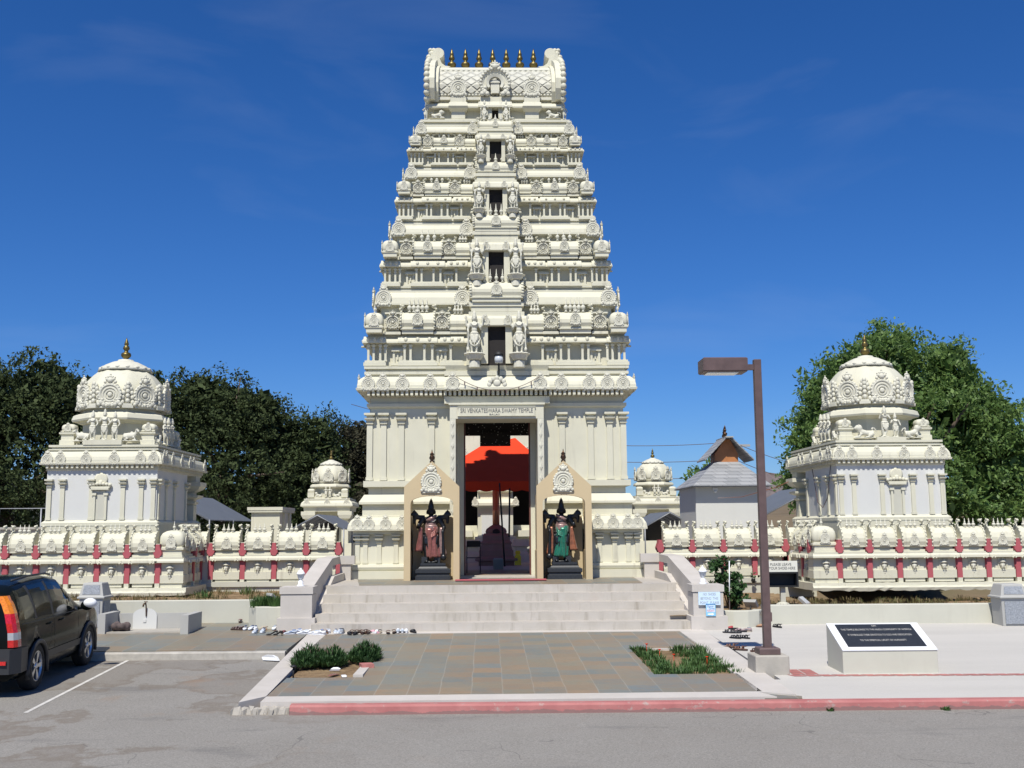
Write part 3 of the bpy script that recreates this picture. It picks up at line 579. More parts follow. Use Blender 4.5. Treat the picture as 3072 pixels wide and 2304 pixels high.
mb = MB(); mb.box(-1.02, 1.09, 28.34, 29.0, 5.27, 5.95); mb.box(-1.02, -.955, 29.25, 33.4, 1.2, 5.949); mb.box(1.065, 1.09, 29.25, 33.4, 1.2, 5.949); mb.box(-.953, -.841, 29.3, 29.40, 1.2, 5.9); mb.box(.951, 1.063, 29.3, 29.40, 1.2, 5.9); part('passage_wall', mb, 'cream', T)
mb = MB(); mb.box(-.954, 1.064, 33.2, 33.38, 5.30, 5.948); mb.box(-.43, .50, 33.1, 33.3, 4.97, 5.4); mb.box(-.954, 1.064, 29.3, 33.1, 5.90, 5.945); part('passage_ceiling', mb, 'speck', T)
mb = MB(); mb.box(-.84, -.80, 29.3, 29.42, 1.2, 5.9); mb.box(.91, .95, 29.3, 29.42, 1.2, 5.9); mb.box(-.80, .91, 29.3, 29.42, 5.45, 5.6); part('door_frame', mb, 'door', T)
for x0, x1 in ((-.95, -.88), (.99, 1.06)):
    mb = MB(); mb.box(x0, x1, 29.45, 30.35, 1.22, 5.3)
    for k in range(6): mb.box(x0-.008, x1+.008, 29.53, 30.27, 1.32+.66*k, 1.86+.66*k)
    part('door_leaf', mb, 'door', T)
mb = MB(); mb.box(-1.0, 1.07, 28.0, 29.28, 1.2, 1.235); part('door_sill', mb, 'marble', T)
for x0, x1 in ((-1.17, -1.02), (1.09, 1.25)):
    mb = MB(); mb.box(x0, x1, 27.84, 28.36, 1.2, 5.27); xc = (x0+x1)/2
    z = 1.5
    while z < 5.15: mb.poly_loft([[(xc-.05, 27.842, z), (xc, 27.842, z+.13), (xc+.05, 27.842, z), (xc, 27.842, z-.13)], [(xc-.02, 27.82, z), (xc, 27.82, z+.06), (xc+.02, 27.82, z), (xc, 27.82, z-.06)]]); z += .28
    part('door_jamb', mb, 'carve', T)
mb = MB(); mb.box(-1.17, 1.25, 27.84, 28.36, 5.272, 5.63); mb.box(-1.2, 1.28, 27.8, 28.36, 5.63, 5.68); part('door_lintel', mb, 'cream', T)
mb = MB(); mb.box(-.95, 1.02, 27.80, 27.838, 5.345, 5.56); mb.box(-.97, 1.04, 27.79, 27.838, 5.335, 5.347); mb.box(-.97, 1.04, 27.79, 27.838, 5.56, 5.572)
sb = part('name_board', mb, 'cream', T, (0.035, 27.8, 5.45))
def put_text(txt, size, mat, parent, loc, wmax=None, tilt=0, name='lettering', depth=.004, space=1.0):
    me = text_mesh(txt, size, mat, depth, space=space); xs = [v.co.x for v in me.vertices]; k = wmax/(max(xs)-min(xs)) if wmax else 1
    o = obj(name, me, parent, loc); o.rotation_euler = (PI/2-tilt, 0, 0); o.scale = (k, 1 if wmax else 1, 1); return o
put_text('SRI VENKATESWARA SWAMY TEMPLE', .155, 'letsign', sb, (.035, 27.795, 5.475), 1.86, depth=.006)
put_text('BALAJI', .06, 'letsign', sb, (-.02, 27.795, 5.375), .26)
mb = MB(); mb.box(-.99, 1.2, 26.3, 26.75, 1.232, 1.25); tag(obj('doormat', mb.mesh('doormat', 'red', (0, 26.5, 1.232)), None, (0, 26.5, 1.232)), 'long faded red mat across the threshold of the tower doorway', 'mat')
def pilaster(mb, x, yf, z0, z1, w, p):
    h = z1-z0; mb.box(x-w*.62, x+w*.62, yf-p*1.25, yf, z0, z0+w*.55); mb.box(x-w*.5, x+w*.5, yf-p, yf, z0+w*.55, z1-w*2.6)
    mb.loft([(x-w*.5, x+w*.5, yf-p*.9, yf, z1-w*2.6), (x-w*.46, x+w*.46, yf-p*.9, yf, z1-w*2.0), (x-w*.62, x+w*.62, yf-p*1.5, yf, z1-w*1.85), (x-w*.62, x+w*.62, yf-p*1.5, yf, z1-w*1.7), (x-w*.5, x+w*.5, yf-p, yf, z1-w*1.65), (x-w*.52, x+w*.52, yf-p*1.1, yf, z1-w*1.4),
             (x-w*.85, x+w*.85, yf-p*2.6, yf, z1-w*1.1), (x-w*.9, x+w*.9, yf-p*2.8, yf, z1-w*.85), (x-w*.55, x+w*.55, yf-p*1.3, yf, z1-w*.8), (x-w*.55, x+w*.55, yf-p*1.3, yf, z1-w*.55), (x-w*.95, x+w*.95, yf-p*3, yf, z1-w*.35), (x-w*.95, x+w*.95, yf-p*3, yf, z1)])
for x in (-3.27, -2.91, -2.45, -1.66, 1.75, 2.5, 3.0, 3.36):
    mb = MB(); pilaster(mb, x, 28.325, 3.72, 5.47, .15, .055); part('pilaster', mb, 'cream', T, (x, 28.3, 3.72))
mb = MB()
for s in (-1, 1):
    for t in (28.75, 29.6, 30.7, 31.8, 32.9):                # plain pilasters down both flanks
        mb.box(*sorted((CX+s*3.29, CX+s*3.36)), t-.08, t+.08, 3.72, 5.9); mb.box(*sorted((CX+s*3.29, CX+s*3.44)), t-.13, t+.13, 5.25, 5.42)
part('flank_pilaster_row', mb, 'cream', T)
for x in (-3.53, -3.33, -2.98, -2.55, 2.66, 3.05, 3.4, 3.64):
    mb = MB(); pilaster(mb, x, 28.125, 1.6, 2.33, .115, .05); part('short_pilaster', mb, 'cream', T, (x, 28.1, 1.6))
for x in (-3.52, -3.22, -2.80, -2.38, 2.60, 3.0, 3.38, 3.62): kudu(T, (x, 27.89, 2.59), .29)
# cornice
C_ = [(3.30, 28.33, 5.951), (3.30, 28.33, 5.96), (3.36, 28.26, 5.965), (3.36, 28.26, 6.034), (3.64, 27.90, 6.035), (3.65, 27.89, 6.09), (3.62, 27.92, 6.10), (3.62, 27.92, 6.16), (3.60, 27.95, 6.25), (3.55, 28.01, 6.34), (3.47, 28.10, 6.405), (3.40, 28.2, 6.41), (3.40, 28.2, 6.47), (3.46, 28.14, 6.475), (3.46, 28.14, 6.55), (3.38, 28.24, 6.56), (3.38, 28.24, 6.62), (3.47, 28.15, 6.625), (3.47, 28.15, 6.69)]
mb = MB(); mb.loft([rg(*r) for r in C_])
mb.loft([(-1.32, 1.42, 27.84, 28.3, 6.035), (-1.32, 1.42, 27.84, 28.3, 6.09), (-1.30, 1.40, 27.87, 28.3, 6.16), (-1.28, 1.38, 27.92, 28.3, 6.27), (-1.25, 1.35, 28.0, 28.3, 6.36), (-1.22, 1.32, 28.1, 28.3, 6.42)])
mb.loft([(-1.32, 1.42, 28.06, 28.3, 6.425), (-1.32, 1.42, 28.06, 28.3, 6.55), (-1.28, 1.38, 28.12, 28.3, 6.56), (-1.3, 1.4, 28.06, 28.3, 6.69)]); part('cornice', mb, 'cream', T)
mb = MB(); mb.box(-1.32, 1.42, 28.05, 28.32, 5.69, 5.88)
mb.loft([(CX-3.36, CX+3.36, 28.30, 28.5, 5.60), (CX-3.40, CX+3.40, 28.25, 28.5, 5.64), (CX-3.40, CX+3.40, 28.25, 28.5, 5.72)]); part('frieze', mb, 'cream', T)
mb = MB()
def comb(x0, x1, yb, yf, w=.07, pitch=.124):
    P = [(x1, yb), (x0, yb)]; x = x0
    while x < x1-w: P += [(x, yf), (x+w, yf), (x+w, yb-.02), (x+pitch, yb-.02)]; x += pitch
    return P
def bracket(mb, x0, x1, yb, ya, z0, z1): mb.prism(comb(x0, x1, yb, ya), z0, z1, 'z')
bracket(mb, CX-3.36, CX+3.36, 28.25, 27.95, 5.90, 6.034)
part('bracket_row', mb, 'cream', T)
for x in (-3.28, -2.90, -2.40, -1.68, -1.10, 1.17, 1.72, 2.45, 2.92, 3.33): kudu(T, (x, 27.93 if abs(x) > 1.5 else 27.87, 6.20), .345)
for s in (-1, 1):
    for y in (28.3, 29.2, 30.4, 31.6, 32.8): kudu(T, (CX+s*3.60, y, 6.20), .34, s*PI/2)
mb = MB()
for k in range(7):
    a = PI*k/6; mb.sph((CX+.20*math.cos(a), 27.86, 6.16+.17*math.sin(a)), (.06, .03, .07), 8, 5)
mb.sph((CX, 27.86, 6.20), (.1, .04, .1), 10, 6); part('lotus_relief', mb, 'carve', T, (CX, 27.9, 6.2))
# storeys
TI = [dict(H=3.46, Y=28.27, m0=6.69, c0=6.72, c1=7.28, e1=7.50, h0=7.56, h1=8.37, b1=8.74, Hb=3.17, Yb=28.41, Hn=3.05, Yn=28.48),
      dict(H=3.05, Y=28.48, m0=8.74, c0=8.90, c1=9.38, e1=9.60, h0=9.65, h1=10.35, b1=10.64, Hb=2.78, Yb=28.61, Hn=2.68, Yn=28.66),
      dict(H=2.68, Y=28.66, m0=10.64, c0=10.79, c1=11.22, e1=11.42, h0=11.46, h1=12.01, b1=12.24, Hb=2.44, Yb=28.78, Hn=2.37, Yn=28.81),
      dict(H=2.37, Y=28.81, m0=12.24, c0=12.37, c1=12.71, e1=12.87, h0=12.90, h1=13.33, b1=13.54, Hb=2.17, Yb=28.92, Hn=2.06, Yn=28.97)]
def opening(parent, x, w, yf, yb, z0, z1):                # thin near-black panel stands for the shaded depth of a window
    mb = MB(); mb.box(x-w, x+w, yb-.03, yb, z0, z1); return part('window_shade_panel', mb, 'dark', parent, (x, yb, z0))
for t in TI:
    H, Y, Hb, Yb = t['H'], t['Y'], t['Hb'], t['Yb']; m0, c0, c1, e1, h0, h1, b1 = (t[k] for k in ('m0', 'c0', 'c1', 'e1', 'h0', 'h1', 'b1')); hh = h1-h0; s = hh/.70
    mb = MB(); mo = c0-m0
    rings = [(H+.0, Y, m0), (H+.0, Y, m0+mo*.4), (H-.05, Y+.05, m0+mo*.45), (H-.05, Y+.05, m0+mo*.7), (H+.01, Y-.01, m0+mo*.75), (H+.01, Y-.01, c0), (H-.16, Y+.16, c0+.005), (H-.16, Y+.16, c1), (H-.02, Y+.02, c1+.005), (H-.02, Y+.02, c1+.03),
             (H+.07, Y-.08, c1+.035), (H+.07, Y-.08, c1+.07), (H+.05, Y-.06, c1+(e1-c1)*.6), (H-.02, Y+.02, c1+(e1-c1)*.88), (H-.08, Y+.07, e1), (H-.06, Y+.06, e1+.01), (H-.06, Y+.06, h0),
             (Hb-.10, Yb+.12, h0+.005), (Hb-.10, Yb+.12, h1-.03), (Hb-.02, Yb+.04, h1-.028), (Hb-.02, Yb+.04, h1), (Hb+.06, Yb-.06, h1+.003), (Hb+.06, Yb-.06, h1+.05), (Hb+.04, Yb-.04, h1+(b1-h1)*.55), (Hb-.02, Yb+.03, h1+(b1-h1)*.85), (t['Hn'], t['Yn'], b1-.004)]
    mb.loft([rg(*r) for r in rings])
    for sx in (-1, 1):                                    # eave and plinth step forward under each shrine
        for fr, wd in ((.925, .085), (.60, .15), (.34, .09)):
            x = CX+sx*fr*H; w = wd*H
            mb.loft([(x-w, x+w, Y-.13, Y+.1, c1+.033), (x-w, x+w, Y-.13, Y+.1, c1+.075), (x-w, x+w, Y-.11, Y+.1, c1+(e1-c1)*.62), (x-w, x+w, Y-.03, Y+.1, e1-.004)])
            mb.box(x-w, x+w, Y-.07, Y, c0-.006, c0+.075*s); mb.box(x-w*.9, x+w*.9, Y-.04, Y+.01, c0+.075*s, c0+.12*s)
            for q in (-.6, 0, .6): mb.sph((x+q*w, Y-.12, c1+(e1-c1)*.55), (.045*s, .035, .055*s), 8, 5)
    part('storey', mb, 'cream', T, (CX, Y, m0))
    zo = h0+.2*hh; bw = .062*H+.015                         # central bay with window, plate, stepped slabs
    mb = MB(); yf = Y-.36; cw = .235*H
    for sx in (-1, 1): mb.box(*sorted((CX+sx*bw, CX+sx*(bw+.16*s))), yf+.06, Y+.17, c0+.01, zo); mb.box(*sorted((CX+sx*(bw+.16*s), CX+sx*cw*.98)), Y-.02, Y+.17, c0+.01, zo)
    mb.loft([(CX-cw, CX+cw, yf-.04, Y+.2, zo), (CX-cw, CX+cw, yf-.04, Y+.2, zo+.03), (CX-cw*.99, CX+cw*.99, yf-.02, Y+.2, zo+.16*s), (CX-cw*.94, CX+cw*.94, yf+.05, Y+.2, zo+.23*s)])
    for j, k in enumerate((.90, .82, .88)): mb.box(CX-cw*k, CX+cw*k, yf+.12+.03*(j == 1), Yb+.12, zo+(.235+.115*j)*s, zo+(.34+.115*j)*s)
    zs = zo+.58*s; part('window_surround', mb, 'cream', T, (CX, Y, c0))
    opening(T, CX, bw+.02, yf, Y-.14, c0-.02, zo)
    o = obj('barrel_shrine', SHALA, T, (CX, Y+.02, zs-.02), 0, (.41*H, .9*s, .86*s)); W_ = .41*H
    for k in range(7 if H > 3 else 5): n = 7 if H > 3 else 5; obj('finial', FIN, o, ((k-(n-1)/2)*.8/n, -.16, .56), 0, (.23/W_, .24, .36), True)
    kudu(o, (0, -.345, .32), (.25*s/W_, .28, .28), 0, True)
    for sx in (-1, 1):
        if t is not TI[3] or True: kudu(T, (CX+sx*.085*H, yf-.03, zo+.10*s), .19*s)
        f = obj('guardian_figure', FIG4, T, (CX+sx*.168*H, yf-.10, c0+.20*s), 0, (sx*.80*s, .9*s, 1.0*s))
        mb = MB(); mb.lathe([(.06, -.16), (.15, -.12), (.20, -.03), (.235, 0), (.22, .02)], 18, mod=lambda a: 1+.05*math.cos(a*9)); mb.lathe([(.13, -.30), (.12, -.16)], 12)
        x = CX+sx*.168*H; mb2 = MB(); mb2.M = Matrix.Translation((x, yf-.06, c0+.20*s)) @ Matrix.Scale(s, 4); mb2.add(mb.v, mb.f); part('lotus_bracket', mb2, 'carve', T, (x, yf, c0))
        for fr in (.975, .935, .885, .845, .70, .655, .55, .49, .35):
            hgt = (c1-c0)-.1*s; obj('colonnette', COLN, T, (CX+sx*fr*H, Y-.005, c0+.10*s), 0, (.50*hgt+.03, .40*hgt, hgt+.02))
        for fr in (.755, .42): obj('niche_panel', NICH, T, (CX+sx*fr*H, Y+.155, c0+.02), 0, (.105*H, 1, (c1-c0)*.95))
        o = obj('dome_shrine', KUTA, T, (CX+sx*.925*H, Y+.02, h0-.01), 0, (.14*H, .42*s, .60*s)); kudu(o, (0, -.80, .42), (.54, .5, .54*.14*H/(.60*s)), 0, True); obj('finial', FIN, o, (0, -.38, .80), 0, (.36, .36, .42), True)
        if H > 2.2: kudu(o, (sx*.5, -.38, .44), (.42, .5, .42), sx*PI/2, True)
        for fr in (.79, .415):
            o = obj('niche_slab', PANJ, T, (CX+sx*fr*H, Y+.14, h0-.02), 0, (.122*H, 1.4*s, .72*hh)); kudu(o, (0, -.10, .56), (.88, .7, .88*.122*H/(.72*hh)), 0, True)
        o = obj('barrel_shrine', SHALA, T, (CX+sx*.60*H, Yb+.15, h0-.01), 0, (.265*H, 1.25*s, hh/.74)); kudu(o, (0, -.345, .34), (.30, .30, .30), 0, True); w_ = .265*H
        for k in range(5 if H > 3.2 else 3): n = 5 if H > 3.2 else 3; obj('finial', FIN, o, ((k-(n-1)/2)*.62/n, -.17, .555), 0, (.25*s/w_, .2, .36), True)
        o = obj('half_barrel_shrine', HALF, T, (CX+sx*.275*H, Yb+.14, h0-.01), 0, (.30*H*1.1, 1.2*s, hh/.74)); w_ = .33*H
        for k in range(3): obj('finial', FIN, o, (sx*(-.02+k*.075), -.16, .52), 0, (.22*s/w_, .2, .28), True)
        for fr in (.945, .285): kudu(T, (CX+sx*fr*Hb, Yb-.05, h1+(b1-h1)*.52), .115*H+.02)
        # flanks
        for yq, nm in ((CY-1.2, 0), (CY, 1), (CY+1.2, 0)):
            if nm: o = obj('barrel_shrine', SHALA, T, (CX+sx*(Hb-.12), yq, h0), sx*PI/2, (.9*s, .9*s, .9*s)); kudu(o, (0, -.34, .34), .28, 0, True)
            else: kudu(T, (CX+sx*(Hb+.05), yq, h1+(b1-h1)*.5), .34*s, sx*PI/2)
        obj('carved_figure', FIG2, T, (CX+sx*(H-.17), Y+.75, e1-.06), sx*PI/2, .56*s)
        obj('carved_lion', LION, T, (CX+sx*(H-.06), Y+.30, c1-.02*s), 0, (sx*.34*s, .34*s, .34*s)); kudu(T, (CX+sx*(Hb+.10), Yb+.28, h1+(b1-h1)*.5), .36*s, sx*PI/2); kudu(T, (CX+sx*(Hb+.02), Yb+.75, h0+hh*.6), .5*s, sx*PI/2)
# top storey, vault and finials
mb = MB(); mb.loft([rg(*r) for r in [(2.06, 28.97, 13.54), (2.06, 28.97, 13.60), (2.0, 29.02, 13.61), (2.0, 29.02, 13.67), (2.07, 28.96, 13.675), (2.07, 28.96, 13.74), (1.95, 29.05, 13.745), (1.95, 29.05, 13.80), (1.72, 29.2, 13.805), (1.72, 29.2, 14.08), (1.93, 28.98, 14.09), (1.94, 28.97, 14.13), (1.90, 29.0, 14.2), (1.80, 29.1, 14.27), (1.70, 29.18, 14.28), (1.70, 29.18, 14.36)]])
for x in (CX-1.03, CX+1.03):
    mb.box(x-.19, x+.19, 29.06, 29.25, 13.81, 14.0); mb.loft([(x-.19, x+.19, 29.06, 29.25, 14.0), (x-.27, x+.27, 28.96, 29.25, 14.07), (x-.27, x+.27, 28.92, 29.25, 14.13), (x-.25, x+.25, 28.96, 29.25, 14.25), (x-.22, x+.22, 29.0, 29.3, 14.27), (x-.22, x+.22, 29.0, 29.3, 14.42)])
mb.loft([(CX-.48, CX+.48, 28.90, 29.2, 14.09), (CX-.48, CX+.48, 28.90, 29.2, 14.14), (CX-.46, CX+.46, 28.95, 29.2, 14.26), (CX-.42, CX+.42, 28.98, 29.3, 14.27), (CX-.42, CX+.42, 28.98, 29.3, 14.42)])
for sx in (-1, 1): mb.box(*sorted((CX+sx*.09, CX+sx*.30)), 29.0, 29.22, 13.81, 14.09)
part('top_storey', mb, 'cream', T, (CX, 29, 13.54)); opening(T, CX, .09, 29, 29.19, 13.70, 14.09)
V = [(29.22, 14.36), (29.10, 14.58), (29.08, 14.82), (29.22, 15.10), (29.50, 15.36), (29.95, 15.62), (30.5, 15.88), (31.0, 16.02)]; V = V+[(62-y, z) for y, z in V[-2::-1]]
mb = MB(); mb.poly_loft([[(x, y, z) for y, z in V] for x in (CX-1.62, CX+1.62)]); part('barrel_vault', mb, 'vault', T, (CX, 31, 14.36))
mb = MB()
mb.loft([(CX-1.62, CX+1.62, 29.70, 32.3, 15.42), (CX-1.62, CX+1.62, 29.66, 32.34, 15.50), (CX-1.62, CX+1.62, 29.9, 32.1, 15.66), (CX-1.62, CX+1.62, 30.5, 31.5, 15.94), (CX-1.62, CX+1.62, 30.8, 31.2, 16.06)])
for i in range(22): mb.sph((CX-1.55+i*3.1/21, 29.60, 15.40), (.075, .05, .06), 8, 5)
mb.box(CX-1.62, CX+1.62, 29.06, 29.25, 14.36, 14.44)
for i in range(34): mb.sph((CX-1.58+i*3.16/33, 29.07, 14.50), (.036, .03, .04), 6, 4)
part('ridge_moulding', mb, 'carve', T, (CX, 31, 15.6))
for sx in (-1, 1):
    mb = MB(); xa, xb = CX+sx*1.62, CX+sx*1.80
    for k, a, b in ((1.10, 1.58, 1.68), (1.20, 1.68, 1.88)):
        mb.poly_loft([[(CX+sx*x, 31+(y-31)*k, 14.30+(z-14.36)*k) for y, z in V] for x in ((a, b) if sx > 0 else (b, a))])
    for i in range(13):                                   # beaded rim
        j = min(int(i*7/12.01), 6); u = i*7/12.01-j; y = V[j][0]*(1-u)+V[j+1][0]*u; z = V[j][1]*(1-u)+V[j+1][1]*u
        for side in (1, -1): mb.sph((CX+sx*1.90, 31+side*(y-31)*1.20, 14.30+(z-14.36)*1.20), (.085, .10, .10), 8, 6)
    P = [(1.36, 15.98), (1.52, 16.10), (1.60, 16.28), (1.60, 16.44), (1.55, 16.55), (1.45, 16.62), (1.34, 16.60), (1.28, 16.68), (1.36, 16.78), (1.50, 16.78), (1.64, 16.70), (1.78, 16.5), (1.86, 16.2), (1.88, 15.9), (1.70, 15.8), (1.45, 15.86)]
    for k in range(len(P)-1): pass
    mb.prism([(CX+sx*x, z) for x, z in [(1.30, 16.0), (1.46, 16.02), (1.56, 16.1), (1.62, 16.25), (1.88, 16.42), (1.92, 15.9), (1.6, 15.8)]], 30.55, 31.45)
    mb.lathe([(.16, -.42), (.175, -.40), (.175, .40), (.16, .42)], 22, (CX+sx*1.66, 31, 16.42), False, axis='y')
    for dx, dz, r in ((1.86, 16.44, .11), (1.80, 16.55, .09), (1.90, 16.56, .08), (1.94, 16.34, .10), (1.95, 16.20, .08), (1.93, 16.08, .08), (1.9, 15.95, .08)): mb.sph((CX+sx*dx, 30.75, 16.0+(dz-16)*1.0), (r, r*1.6, r), 8, 6)
    for a in range(14):                                   # lower volute
        th = a*.5; r = .20-.011*a; mb.sph((CX+sx*(1.80+.0*a), 29.0+r*math.cos(th)*.9, 14.62+r*math.sin(th)), (.09, .05, .05), 6, 4)
    mb.sph((CX+sx*1.80, 28.95, 14.62), (.10, .12, .26), 10, 8)
    part('horseshoe_gable', mb, 'cream', T, (CX+sx*1.7, 31, 15))
    kudu(T, (CX+sx*1.90, 31, 15.1), 1.1, sx*PI/2)
    kudu(T, (CX+sx*1.03, 29.02, 14.68), .47)
    obj('guardian_figure', FIG4, T, (CX+sx*.30, 28.93, 13.72), 0, (sx*.55, .55, .58)); obj('carved_lion', LION, T, (CX+sx*1.62, 29.06, 13.80), 0, (-sx*.42, .42, .42)); obj('carved_figure', FIG2, T, (CX+sx*1.93, 29.02, 13.76), sx*.6, .48)
mb = MB()
mb.M = Matrix.Translation((CX, 29.02, 14.80))
for a_, b_, d in ((.43, .33, .14), (.35, .25, .10), (.25, .17, .14)):
    pts = []
    for k in range(25): th = -PI*.22+k*(1.44*PI)/24; pts.append(th)
    L = [[(r*math.cos(th), -yy, r*math.sin(th)) for r, yy in ((a_, 0), (a_, d), (b_, d*.8), (b_, 0))] for th in pts]; mb.poly_loft(L)
for k in range(19): th = -PI*.2+k*(1.4*PI)/18; mb.sph((.40*math.cos(th), -.13, .40*math.sin(th)), (.05, .04, .05), 6, 4)
for sx in (-1, 1):
    for dx, dz, r in ((.30, -.28, .09), (.22, -.33, .07), (.36, -.33, .07), (.28, -.16, .06), (.34, -.22, .05)): mb.sph((sx*dx, -.12, dz), (r, .06, r), 8, 5)
mb.box(-.12, .12, -.03, 0, -.30, .06); mb.box(-.10, .10, -.10, -.03, -.30, -.20); mb.box(-.14, .14, -.06, 0, .02, .08); kirti(mb, .46, .62, -.2); part('grand_medallion', mb, 'carve', T, (CX, 29.02, 14.8))
for k in range(7): obj('kalasha_finial', KAL, T, (CX-.05+(k-3)*.408, 31, 16.05), 0, (.74, .74, .71))
# flood lamp on the cornice and its cable
fl = thing('flood_lamp', 'small white round lamp with dark cap above the tower doorway', 'lamp', (CX+.05, 27.85, 6.75))
mb = MB(); mb.tube([(.1, 27.9, 6.42), (.1, 27.82, 6.72)], .022, 8); part('bracket_arm', mb, 'black', fl)
mb = MB(); mb.lathe([(.10, 0), (.115, .10), (.10, .19)], 14, (.1, 27.80, 6.71)); part('lamp_glass', mb, 'glass', fl)
mb = MB(); mb.lathe([(.12, .19), (.12, .24), (.07, .29), (.02, .32)], 14, (.1, 27.80, 6.71)); part('lamp_cap', mb, 'black', fl)
mb = MB(); mb.tube([(-1.0+2.15*k/20, 27.80, 6.36-.36*(1-((k-10)/10)**2)) for k in range(21)], .008, 5)
for k in (2, 5, 8, 12, 15, 18): x = -1.0+2.15*k/20; mb.box(x-.014, x+.014, 27.79, 27.81, 6.36-.36*(1-((k-10)/10)**2)-.10, 6.36-.36*(1-((k-10)/10)**2))
tag(obj('string_of_lights', mb.mesh('string_of_lights', 'lampbr', (0, 27.8, 6.1)), None, (0, 27.8, 6.1)), 'thin sagging string of lights across the tower cornice', 'string lights')
# staircase, landing, parapets
ST = thing('staircase', 'broad pale marble staircase of five steps below the tower', 'steps', (0, 22.6, .39))
zs = [.386+.165*k for k in range(6)]
for k in range(5):
    y = 22.6+.52*k; mb = MB(); mb.box(-3.80+.0*k, 4.02, y, y+.52 if k < 4 else 25.0, .3, zs[k+1] - (0 if k < 4 else 0)); part('step', mb, 'marble', ST, (0, y, zs[k]))
mb = MB(); mb.box(-4.05, 4.25, 25.001, 27.95, .3, 1.209); mb.box(-1.0, 1.07, 27.95, 34.2, .3, 1.199); part('landing', mb, 'marble', ST)
mb = MB(); mb.add([(-3.1, 24.86, 1.2145), (3.3, 24.86, 1.2145), (3.5, 27.93, 1.2145), (-3.5, 27.93, 1.2145)], [(0, 1, 2, 3)]); mb.box(-.95, 1.0, 27.95, 33.9, 1.2, 1.2145); part('landing_paving', mb, 'slateg', ST)
for sx, xi, xo, y0, xp0, xp1, yp in ((-1, -3.92, -4.28, 23.55, -4.50, -3.85, 22.97), (1, 4.12, 4.50, 23.2, 4.00, 4.62, 22.55)):
    a, b = sorted((xi, xo)); mb = MB()
    mb.prism([(y0, .4), (y0, 1.26), (26.35, 1.78), (27.95, 1.80), (27.95, 1.62), (26.4, 1.60), (26.4, .4)], a, b, 'x'); part('parapet', mb, 'strip', ST, (xi, y0, .4))
    c, d = sorted((xi, xi-sx*.12)); mb = MB(); mb.prism([(y0-.1, .4), (y0-.1, .72), (25.9, 1.38), (27.7, 1.39), (27.7, .5), (25.9, .4)], c, d, 'x'); part('lower_string_wall', mb, 'strip', ST, (xi, y0, .4))
    mb = MB(); mb.box(*sorted((xi, CX+sx*3.6)), 27.68, 27.86, 1.60, 1.81); mb.box(*sorted((xi, CX+sx*3.7)), 27.72, 27.9, 1.2, 1.6); part('end_wall', mb, 'strip', ST, (xi, 27.7, 1.2))
    mb = MB(); mb.box(xp0-.06, xp1+.07, yp-.05, yp+.66, .3, .655); mb.box(xp0, xp1, yp, yp+.60, .655, 1.125); mb.box(xp0+.01, xp1-.01, yp+.01, yp+.59, 1.125, 1.145); mb.box(xp0-.02, xp1+.02, yp-.02, yp+.62, 1.145, 1.285); part('newel_plinth', mb, 'strip', ST, (xp0, yp, .3))
    xl = -4.14 if sx < 0 else 4.27; yl = yp+.3; side = 'left' if sx < 0 else 'right'
    ln = thing('garden_lantern', 'white lantern lamp on the '+side+' staircase plinth', 'lantern', (xl, yl, 1.285), 'white lanterns flanking the stairs')
    mb = MB(); mb.lathe([(.085, 0), (.085, .02), (.05, .05), (.06, .10), (.03, .13), (.03, .15)], 12, (xl, yl, 1.285)); part('lamp_base', mb, 'white', ln)
    mb = MB(); mb.lathe([(.045, .15), (.07, .25)], 6, (xl, yl, 1.285), False); part('glass', mb, 'glass', ln)
    mb = MB()
    for k in range(6): a = k*PI/3; mb.tube([(xl+.047*math.cos(a), yl+.047*math.sin(a), 1.435), (xl+.073*math.cos(a), yl+.073*math.sin(a), 1.535)], .006, 4)
    mb.lathe([(.10, .25), (.085, .275), (.05, .33), (.02, .345), (.025, .36), (.005, .385)], 12, (xl, yl, 1.285)); part('lamp_roof', mb, 'white', ln)
